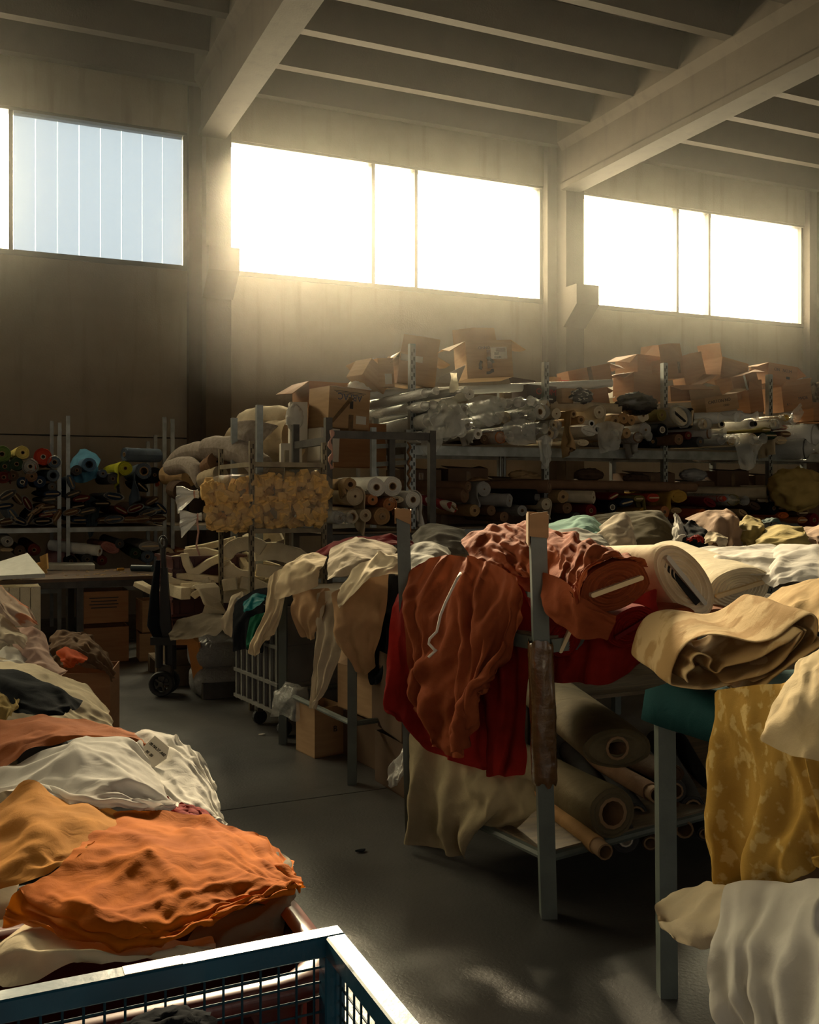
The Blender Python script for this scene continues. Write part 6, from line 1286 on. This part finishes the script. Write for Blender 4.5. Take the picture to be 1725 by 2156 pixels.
tag(MB().tube([(-.06, -.02, 1.06), (-.09, 0, .8), (-.10, 0, .55), (-.05, 0, .42)], [.02, .035, .05, .03], 10).build('black_jacket', F_black, None, True), 'black jacket hung on the pallet truck tiller', 'jacket')
bpy.data.objects['black_jacket'].location = pw; bpy.data.objects['black_jacket'].rotation_euler.z = -YAW
# ================================================================== grey cage trolley with ribbed sides
M_gpl = mat('grey_plastic', (.19, .19, .18), .5, (.14, .14, .13), 5)
g1, g2 = pz(500, 1500, 6.8), pz(592, 1530, 6.2); g1.z = g2.z = 0
gd = (g2-g1).normalized(); gn = Vector((gd.y, -gd.x, 0)); gn = gn if gn.x > 0 else -gn; gl = (g2-g1).length
gt = empty('cage_trolley', g1, label='grey ribbed plastic trolley on castors overflowing with dark cloths', cat='trolley')
def gk(nm, mb, m=M_gpl): return mb.build(nm, m, gt)
zb, zt = .16, .86
gk('side_panel', MB().prism([(0, 0, zb), gd*gl+Vector((0, 0, zb)), gd*gl+Vector((0, 0, zt)), (0, 0, zt)], gn*.02)); gk('end_panel', MB().prism([gd*gl+Vector((0, 0, zb)), gd*gl+gn*.7+Vector((0, 0, zb)), gd*gl+gn*.7+Vector((0, 0, zt)), gd*gl+Vector((0, 0, zt))], gd*.02))
gk('end_panel', MB().prism([Vector((0, 0, zb)), gn*.7+Vector((0, 0, zb)), gn*.7+Vector((0, 0, zt)), Vector((0, 0, zt))], -gd*.02)); gk('side_panel', MB().prism([gn*.7+Vector((0, 0, zb)), gn*.7+gd*gl+Vector((0, 0, zb)), gn*.7+gd*gl+Vector((0, 0, zt)), gn*.7+Vector((0, 0, zt))], gn*.02))
gk('base', MB().prism([Vector((0, 0, zb)), gd*gl+Vector((0, 0, zb)), gd*gl+gn*.7+Vector((0, 0, zb)), gn*.7+Vector((0, 0, zb))], (0, 0, .03)))
for k_ in range(8): q_ = gd*gl*(k_+.3)/7.6-gn*.012; gk('rib', MB().bar(q_+Vector((0, 0, zb)), q_+Vector((0, 0, zt)), .02, .02, up=gd))
for z in (zb+.02, .36, .6, zt-.01): gk('band', MB().bar(-gn*.018+Vector((0, 0, z)), gd*gl-gn*.018+Vector((0, 0, z)), .022, .022)); gk('band', MB().bar(gd*gl-gn*.01+gd*.02+Vector((0, 0, z)), gd*gl+gn*.7+gd*.02+Vector((0, 0, z)), .022, .022))
for a, b in ((.2, .08), (gl-.12, .08), (.2, .6), (gl-.12, .6)):
    q_ = gd*a+gn*b; cw = gk('castor', MB().tube([q_+Vector((0, 0, .05))-gd*.014, q_+Vector((0, 0, .05))+gd*.014], .05, 14), M_rub)
    MB().box(q_+Vector((0, 0, .12)), (.04, .04, .07)).build('fork', M_dark, cw)
# ================================================================== red tub and blue mesh cage in front
M_tub = mat('red_tub_plastic', (.13, .018, .012), .38, (.10, .014, .01), 4, coat=.2)
TX0, TX1, TY0, TY1, TZ = -.75, .575, 1.63, 2.02, .75
def rrect(x0, x1, y0, y1, r, z, n=6):
    P = []
    for cx, cy, a0 in ((x1-r, y1-r, 0), (x0+r, y1-r, 90), (x0+r, y0+r, 180), (x1-r, y0+r, 270)):
        for i in range(n+1): a = R(a0+90*i/n); P.append((cx+r*math.cos(a), cy+r*math.sin(a), z))
    return P+[P[0]]
def tub(label, x0, x1, y0, y1, z, m, group):
    o = empty('plastic_tub', (x0, y0, 0), label=label, cat='tub', group=group); L = Vector((x0, y0, 0))
    lv = [(0, .02, .05), (.0, .05, .05), (0, z-.05, .02), (0, z-.03, 0)]
    rows = [rrect(x0+i, x1-i, y0+i, y1-i, .1, h) for _, h, i in lv]
    inn = [rrect(x0+i, x1-i, y0+i, y1-i, .09, h) for i, h in ((.015, z-.03), (.06, .06))]
    mb = MB().grid(rows+inn, 6, len(rows[0])); mb.add(inn[-1][:-1], [tuple(range(len(inn[-1])-1))])
    mb.v = [tuple(Vector(v)-L) for v in mb.v]; b = mb.build('body', m, o, True); fix_normals(b.data); b.data.set_sharp_from_angle(angle=R(40))
    rim = [rrect(x0-d, x1+d, y0-d, y1+d, .11, h) for d, h in ((-.002, z-.035), (.03, z-.035), (.034, z-.02), (.03, z), (0.0, z+.004), (-.014, z-.005))]
    mb = MB().grid(rim, 6, len(rim[0])); mb.v = [tuple(Vector(v)-L) for v in mb.v]; b = mb.build('rim', m, o, True); fix_normals(b.data)
    for k in range(4):
        y = y0+(y1-y0)*(k+.5)/4; MB().box((x1-x0-.005, y-y0, z*.5), (.03, .05, z-.12)).build('rib', m, o); MB().box(((x1-x0)*(k+.5)/4, .005, z*.5), (.05, .03, z-.12)).build('rib', m, o)
    return o
tub('dark red plastic tub with a rounded rim behind the blue cage', TX0, TX1, TY0, TY1, TZ, M_tub, None)
tub('second dark tub hidden under the black and cream cloths', -.75, .38, 2.9, 4.75, .5, mat('grey_tub', (.08, .08, .08), .5), None)
M_blue = mat('blue_paint', (.010, .075, .13), .35, (.008, .055, .10), 9, bump=.12, bscale=40, coat=.35)
CXR, CYB, CZ = .555, 1.565, .85
cg = empty('mesh_cage', (CXR, CYB, 0), label='blue painted steel mesh cage trolley with worn top rail', cat='cage')
def ck(nm, mb, m=M_blue, par=None): return mb.build(nm, m, par or cg)
W_, D_ = 1.15, .95
t_ = .036
for z in (CZ-t_/2, .14):
    ck('rail', MB().box((-W_/2, 0, z), (W_+t_, t_, t_), bev=.003)); ck('rail', MB().box((-W_/2, -D_, z), (W_+t_, t_, t_), bev=.003))
    ck('rail', MB().box((0, -D_/2, z), (t_, D_-t_, t_), bev=.003)); ck('rail', MB().box((-W_, -D_/2, z), (t_, D_-t_, t_), bev=.003))
for x in (0, -W_):
    for y in (0, -D_): ck('post', MB().box((x, y, .46), (t_, t_, CZ-.14), bev=.003))
M_wire = mat('blue_wire', (.012, .05, .08), .4, metal=.3)
n = int(W_/.031); wm = MB().tube([(0, 0, .15), (0, 0, CZ-.03)], .0022, 5).mesh('wire'); hm = MB().tube([(-W_, 0, 0), (0, 0, 0)], .0022, 5).mesh('wire'); dm = MB().tube([(0, -D_, 0), (0, 0, 0)], .0022, 5).mesh('wire')
for k_ in range(1, n): o = link('wire', wm, M_wire, cg); o.location = (-W_*k_/n, .004, 0)
for k_ in range(1, int(D_/.031)): o = link('wire', wm, M_wire, cg); o.location = (.004, -D_*k_/int(D_/.031), 0)
for k_ in range(1, 27): o = link('wire', hm, M_wire, cg); o.location = (0, .008, .15+.0255*k_); o = link('wire', dm, M_wire, cg); o.location = (.008, 0, .15+.0255*k_)
ck('floor_panel', MB().box((-W_/2, -D_/2, .15), (W_, D_, .012)))
for x in (-.06, -W_+.06):
    for y in (-.06, -D_+.06): c_ = ck('castor', MB().tube([(x-.015, y, .05), (x+.015, y, .05)], .05, 14), M_rub); MB().box((x, y, .11), (.05, .05, .06)).build('fork', M_dark, c_)
e = pz(40, 2160, 1.25)
MB().box((-.30, 0, CZ+.0005), (.09, t_*.8, .0012)).build('bare_patch', mat('bare_metal', (.4, .36, .30), .4, metal=.5), cg)
# a few things in the cage
# ================================================================== table top odds and ends
M_foamw = mat('white_foam_board', (.62, .62, .58), .9, (.56, .56, .52), 12, bump=.3)
def board(label, pts, t, name='foam_board', group='pale foam boards', m=None):
    P = [pz(*p) for p in pts]; o = MB().prism([p-P[0] for p in P], (0, 0, t)).build(name, m or M_foamw); o.location = P[0]; return tag(o, label, 'foam board', group)
def hboard(label, pts, h, t, **k):
    P = [pH(px, py, h) for px, py in pts]; o = MB().prism([p-P[0] for p in P], (0, 0, t)).build('foam_board', k.get('m', M_foamw)); o.location = P[0]; return tag(o, label, 'foam board', 'pale foam boards')
hboard('white foam board with slanted edge lying on the dark work table', [(92, 1200), (200, 1200), (196, 1194), (104, 1194)], .807, .05)
P_ = [pz(-20, 1222, 8.2), pz(52, 1218, 8.2), pz(95, 1216, 8.3), pz(58, 1172, 9.0), pz(-20, 1196, 8.9)]
o = MB().prism([p-P_[0] for p in P_], (0, 0, .035)).build('foam_board', M_foamw); o.location = P_[0]; tag(o, 'large pale foam board sticking out at the picture edge', 'foam board', 'pale foam boards')
st = empty('slatted_box', (pz(20, 1245, 8.25).x-.25, pz(20, 1245, 8.25).y+.3, 0), label='cream slatted box under the large pale foam board', cat='box')
for k_ in range(9): MB().box((-.22+k_*.085, -.27, .45), (.078, .03, .66)).build('slat', M_foam, st)
MB().box((.12, 0, .45), (.76, .5, .64)).build('core', M_foam, st); MB().box((.12, 0, .06), (.7, .5, .12)).build('foot', M_dark, st)
for lb, x, y_, s in (('ochre foam offcut propped behind the white board', 76, 1180, (.09, .12)), ('ochre foam wedge behind the large pale board', 88, 1178, (.05, .14)), ('small ochre foam piece at the picture edge', 8, 1175, (.11, .07))):
    q_ = pz(x, y_+10, 9.35); o = MB().prism([(0, 0, 0), (s[0], 0, -.01), (s[0]*.8, 0, s[1]), (-.02, 0, s[1]*.8)], (.02, .08, 0)).build('foam_offcut', M_foamo); q_.z = .806 if 'edge' not in lb else .86; o.location = q_; tag(o, lb, 'foam offcut')
a, b = pH(278, 1196, .845), pH(322, 1197, .845)
tag(MB().tube([a-a, b-a], .034, 16).build('blue_tube', mat('dark_blue_tube', (.012, .035, .05), .35)), 'dark blue tube lying near the end of the work table', 'tube'); bpy.data.objects['blue_tube'].location = a
a = pH(254, 1201, .808); o = MB().box((0, 0, .012), (.07, .03, .024), bev=.004).build('yellow_knife', mat('yellow_plastic', (.55, .28, .01), .5)); o.location = a; o.rotation_euler.z = .3; tag(o, 'small yellow cutter on the work table', 'cutter')
# ================================================================== carpet rolls by the column
def carpet(label, pts, r, seed, m=F_carpet, ends=True):
    P = np.array([tuple(pz(*p)) for p in pts]); S = spline(P, 18, 0); n = 20; rows = []; prev = None
    for i in range(18):
        d = Vector(S[min(i+1, 17)]-S[max(i-1, 0)]).normalized(); x = d.cross(Vector((0, 0, 1)))
        x = x.normalized() if x.length > .1 else RGT; y = x.cross(d); row = []
        for j in range(n+1):
            a = 2*math.pi*(j % n)/n; w = r*(1+.06*noise.noise(Vector((math.cos(a)*2+seed, math.sin(a)*2, i*.35)))+.05*math.sin(i*1.3+seed)*math.cos(a*2))
            row.append(Vector(S[i])+x*w*math.cos(a)+y*w*math.sin(a))
        rows.append(row)
    def cap(row, c, s): return [[c+(p-c)*f for p in row] for f in s]
    rows = cap(rows[0], Vector(S[0]), (.1, .35, .6, .85))+rows+cap(rows[-1], Vector(S[-1]), (.93, .75, .55, .35, .12))
    o0 = Vector(S[0]); o = link('carpet_roll', MB().grid([[p-o0 for p in q] for q in rows], len(rows), n+1).mesh('carpet_roll'), m, None, True); fix_normals(o.data); o.location = o0; o.data.set_sharp_from_angle(angle=R(50))
    return tag(o, label, 'carpet roll', 'carpet rolls beside the wall shelf')
carpet('grey beige carpet roll bending over and hanging its end down', [(360, 985, 10.2), (392, 978, 9.9), (412, 990, 9.7), (428, 1016, 9.6)], .085, 1)
carpet('large pale grey carpet roll slumped over the pile', [(440, 945, 9.6), (480, 944, 9.4), (520, 958, 9.2), (552, 985, 9.1)], .12, 2)
carpet('grey carpet roll folded behind the bent one', [(362, 985, 10.6), (385, 960, 10.4), (420, 950, 10.1), (450, 955, 9.9)], .10, 3)
carpet('cream ended carpet roll pointing to the slotted shelf', [(440, 985, 9.6), (458, 972, 9.4)], .10, 4, hue('brown'))
carpet('beige carpet roll low behind the wall shelf post', [(350, 1000, 10.6), (400, 1005, 10.3)], .10, 5, hue('tan'))
carpet('layered striped carpet roll beside the bags of foam', [(430, 1012, 9.5), (465, 1000, 9.3)], .09, 6, hue('beige'))
carpet('dark brown carpet roll under the bent grey one', [(370, 1030, 10.2), (385, 1035, 9.8)], .10, 7, hue('dark_brown'))
carpet('big beige carpet roll lying against the wall column', [(520, 895, 10.2), (560, 885, 10.0), (625, 890, 9.8)], .15, 8, hue('cream'))
carpet('wide rosy beige carpet roll under the pale hanging carpet', [(500, 935, 10.0), (560, 930, 9.8), (620, 925, 9.6)], .20, 9, hue('beige'))
# a white rag on the tall white carton, fur hat, scarf, black bag
def crumple(name, label, cat, c, r, m, seed, sq=(1, 1, 1), fr=4, group=None):
    P = []
    for i in range(21):
        th = -math.pi/2+math.pi*i/20; row = []
        for j in range(31):
            ph = 2*math.pi*(j % 30)/30; d = Vector((math.cos(th)*math.cos(ph), math.cos(th)*math.sin(ph), math.sin(th)))
            k_ = 1+.28*(1-2.2*abs(noise.noise(d*fr*.6+Vector((seed, 0, 0)))))+.12*noise.noise(d*fr*1.8+Vector((0, seed, 0)))
            row.append(Vector((d.x*sq[0], d.y*sq[1], d.z*sq[2]))*r*k_)
        P.append(row)
    o = link(name, MB().grid(P, 21, 31).mesh(name), m, None, True); fix_normals(o.data); o.location = c; return tag(o, label, cat, group)
crumple('rag', 'white rag bunched on the tall white carton', 'rag', pY(620, 880, 8.5), .07, F_white2, 1, (1, .8, 1.5))
crumple('fur_hat', 'round shaggy brown fur bundle at the picture edge above the cartons', 'fur', pY(1718, 838, 8.5), .15, mat('brown_fur', (.24, .17, .10), .95, (.08, .05, .03), 25, bump=1, bscale=70, stretch=(1, 1, .2)), 2, fr=9)
crumple('striped_scarf', 'black and white striped scarf heaped before the olive lined carton', 'scarf', pY(1222, 835, 8.15), .09, mat('striped_scarf', (.02, .02, .025), .8, (.5, .48, .44), 16, lo=.55, hi=.58, stretch=(1, 1, 3)), 3, (1.3, 1, .8), 3)
crumple('black_bag', 'glossy black plastic bag tied over the tan rolls', 'bag', pY(1340, 850, 7.95), .12, mat('black_film', (.018, .016, .015), .25, bump=.8, bscale=15), 4, (1.7, 1, .8), 5)
crumple('plastic_bundle', 'small clear bundle above the lettered carton', 'bundle', pY(760, 820, 8.7), .10, P_milky, 5, (1.2, 1, .8), 4)
crumple('olive_bundle', 'large loose olive cloth bulging at the end of the middle deck', 'cloth', pY(1680, 1030, 7.8), .24, F_olive, 6, (1.2, .9, .8), 3)
crumple('brown_bundle', 'dark brown cloth heaped in the gap under the right cartons', 'cloth', pY(1240, 1000, 8.6), .10, hue('dark_brown'), 7, (1.4, 1, .6), 4)
for i, (px, py, r_, c_, lb) in enumerate([(1010, 1015, .07, 'kraft', 'kraft paper bundle in the shadow under the wrapped rolls'), (1095, 1000, .07, 'tan', 'tan paper bundle in the shadow beside the twin pipes'), (1340, 1008, .09, 'dark_brown', 'dark cloth bundle in the shadow behind the mustard wool'), (1460, 1000, .10, 'grey', 'grey film bundle in the shadow of the long rack'), (1110, 1008, .10, 'tan', 'pale cloth bundle in the shadow near the perforated post')]):
    crumple('cloth_bundle', lb, 'cloth', pY(px, py, 8.7), r_, hue(c_), 20+i, (1.5, 1, .6), 5, 'bundles in the shadow of the long rack')
# white card and paper on top of the wrapped rolls
P_ = [pY(920, 806, 8.3), pY(965, 806, 8.3), pY(981, 768, 8.45), pY(925, 795, 8.35)]
o = MB().prism([p-P_[0] for p in P_], (0, .006, 0)).build('white_card', M_cardw); o.location = P_[0]; tag(o, 'white card panel propped against the recycling carton', 'card')
o = MB().grid([[pY(948+4*j+2*math.sin(i+j), 785+i*7, 7.9+.02*math.sin(i*2+j)) for j in range(5)] for i in range(7)], 7, 5).build('paper_slip', mat('thin_paper', (.75, .70, .55), .7, trans=.5), None, True); tag(o, 'torn thin paper standing up from the wrapped rolls', 'paper')
# ladder frame between the dark rack and the tall post
lf = empty('step_ladder', pY(785, 1030, 8.0), label='grey metal ladder frame standing behind the dark frame rack', cat='ladder'); q0 = lf.location.copy(); q0.z = 0; lf.location = q0
A_, B_ = pY(786, 900, 8.0)-q0, pY(858, 905, 8.15)-q0
for p in (A_, B_): MB().bar(p, (p.x, p.y, 0), .045).build('upright', M_gsteel, lf)
for z in (2.0, 1.84, 1.5, 1.1): MB().bar((A_.x, A_.y, z), (B_.x, B_.y, z+.03), .03, .04).build('rung', M_gsteel, lf)
MB().bar((A_.x, A_.y, 1.8), (A_.x+.12, A_.y, 1.45), .03).build('brace', M_gsteel, lf)
for px in (1056, 1065): pass
for i, px in enumerate((1054, 1063)): q_ = pY(px, 1000, 8.9); o = MB().tube([(0, 0, 0), (0, 0, 2.0)], .016, 8).build('steel_pipe', M_gsteel); o.location = (q_.x, q_.y, 0); tag(o, ['first of the twin thin pipes standing under the wrapped rolls', 'second of the twin thin pipes, beside the first one'][i], 'pipe')
# twisted cord hanging on the tall post
q_ = pY(862, 912, 8.12); o = MB().tube([(.012*math.sin(i*1.4), .012*math.cos(i*1.4), -i*.022) for i in range(40)], .012, 6).build('rope', mat('brown_rope', (.26, .13, .06), .9), None, True); o.location = q_; tag(o, 'brown twisted rope hanging down along the tall post', 'rope')
q_ = pz(697, 905, 7.5); o = MB().tube([(.012*math.sin(i*.9), 0, -i*.02) for i in range(16)], [.012+.008*math.sin(i*1.3) for i in range(16)], 6).build('twine', M_string, None, True); o.location = q_; tag(o, 'pale twine dangling from the dark rack corner post', 'twine')
# white drawstring on the red-brown cloth and label tag on the rust one
S_ = [(970, 1207, 4.0), (962, 1220, 3.94), (950, 1245, 3.93), (938, 1270, 3.92), (928, 1295, 3.91), (920, 1330, 3.9), (905, 1345, 3.9), (903, 1355, 3.9), (915, 1368, 3.88), (920, 1368, 3.88), (902, 1384, 3.88)]
ws = empty('drawstring', pz(*S_[0]), label='white tape string lying down the red-brown wool cloth', cat='string')
MB().tube([pz(*p)-ws.location for p in S_], .006, 6).build('string', mat('white_tape', (.74, .70, .62), .8), ws, True)
tg = pz(322, 1598, 2.93); tgo = empty('paper_tag', tg, label='white paper tag with printed figures and a barcode on the rust brown cloth', cat='tag')
u_, v_ = (pz(350, 1600, 2.9)-pz(298, 1555, 2.98)).normalized(), (pz(318, 1640, 2.85)-pz(300, 1560, 2.98)).normalized()
nn = u_.cross(v_).normalized(); nn = nn if nn.dot(Vector((0, 0, H))-tg) > 0 else -nn; v_ = u_.cross(nn)*-1 if u_.cross(nn).dot(v_) < 0 else u_.cross(nn)
MT = Matrix((u_, -v_, u_.cross(-v_))).transposed().to_4x4(); MT.translation = tg+nn*.02
hole = tgo; tgo.matrix_world = MT; fz = 1 if (u_.cross(-v_)).dot(nn) > 0 else -1
MB().prism([(-.055, .05, 0), (.02, .05, 0), (.05, .02, 0), (.05, -.03, 0), (.02, -.06, 0), (-.03, -.06, 0)], (0, 0, .002*fz)).build('card', M_paper, tgo)
for s, x, y in (('00 NA.27 .A02', 0, .022), ('00  00', -.005, -.004)): text('lettering', s, .013, M_ink, tgo, (x, y, .003*fz), (0, 0, 0))
bc = MB()
for i in range(7): bc.box((-.03+i*.006, -.032, .003*fz), (.003 if i % 2 else .0045, .022, .001))
bc.build('barcode', M_ink, tgo)
# small litter on the floor
for i, (px, py, s, lb) in enumerate([(552, 1547, .02, 'tiny white paper scrap on the aisle floor'), (760, 1792, .022, 'flat dark leaf of cloth on the aisle floor')]):
    q_ = pH(px, py, .004); o = MB().prism([(s*math.cos(a)*(1+.4*math.sin(a*3)), s*.5*math.sin(a), 0) for a in [k_*.628 for k_ in range(10)]], (0, 0, .006)).build('floor_scrap', M_paper if i == 0 else F_black); o.location = q_; tag(o, lb, 'scrap')

crumple('dark_cloth', 'dark cloth bundle lying in the blue cage', 'cloth', pz(345, 2185, 1.36), .04, F_black, 41, (1.6, 1, .7), 4)
for lb, e, p in (): pass

crumple('dark_filler', 'dark filler heap added under the felt-topped table to block sunlight', 'cloth', Vector((T1.x+.68, T1.y-.55, .27)), .30, hue('dark_brown'), 51, (1.75, 1.5, .85), 4)  # added lump that blocks the sun patch and keeps this spot dark
# ------------------------------------------------------------------ haze volume added for the glow around the windows
def haze():
    m = bpy.data.materials.new('glow_haze'); m.use_nodes = True; n, l = m.node_tree.nodes, m.node_tree.links; n.remove(n['Principled BSDF'])
    v = n.new('ShaderNodeVolumeScatter'); v.inputs['Color'].default_value = (1, .96, .88, 1); v.inputs['Density'].default_value = HAZE; v.inputs['Anisotropy'].default_value = .922
    l.new(v.outputs[0], n['Material Output'].inputs['Volume'])
    o = MB().box(((XL+XR)/2, (YB+12.1)/2, 4.25), (XR-XL-.4, 12.1-YB-.3, 3.8)).build('haze', m); o['kind'] = 'stuff'; o['label'] = 'thin haze volume added under the roof for the window glow'
    o.visible_shadow = True
haze()

# ------------------------------------------------------------------ lettering becomes plain meshes
bpy.context.view_layer.update(); dg_ = bpy.context.evaluated_depsgraph_get()
for o in FONTS:
    me = bpy.data.meshes.new_from_object(o.evaluated_get(dg_)); n_ = link('lettering', me, o.data.materials[0], o.parent); n_.matrix_local = o.matrix_local.copy()
    bpy.data.objects.remove(o)
# ------------------------------------------------------------------ labels: what is left alike is told apart by its place
def tell_apart():
    bpy.context.view_layer.update()
    words_ = ['first', 'second', 'third', 'fourth', 'fifth', 'sixth', 'seventh', 'eighth', 'ninth', 'tenth', 'eleventh', 'twelfth', 'thirteenth', 'fourteenth', 'fifteenth', 'sixteenth']
    by = {}
    for o in sc.objects:
        if o.parent is None and o.get('label'): by.setdefault(o['label'], []).append(o)
    for lb, os_ in by.items():
        if len(os_) < 2: continue
        def px(o):
            v = o.matrix_world.translation-cam.location; return v.dot(RGT)/max(v.dot(FWD), .1)
        for i, o in enumerate(sorted(os_, key=px)): o['label'] = lb+', '+words_[i]+' of %d from the left' % len(os_)
tell_apart()
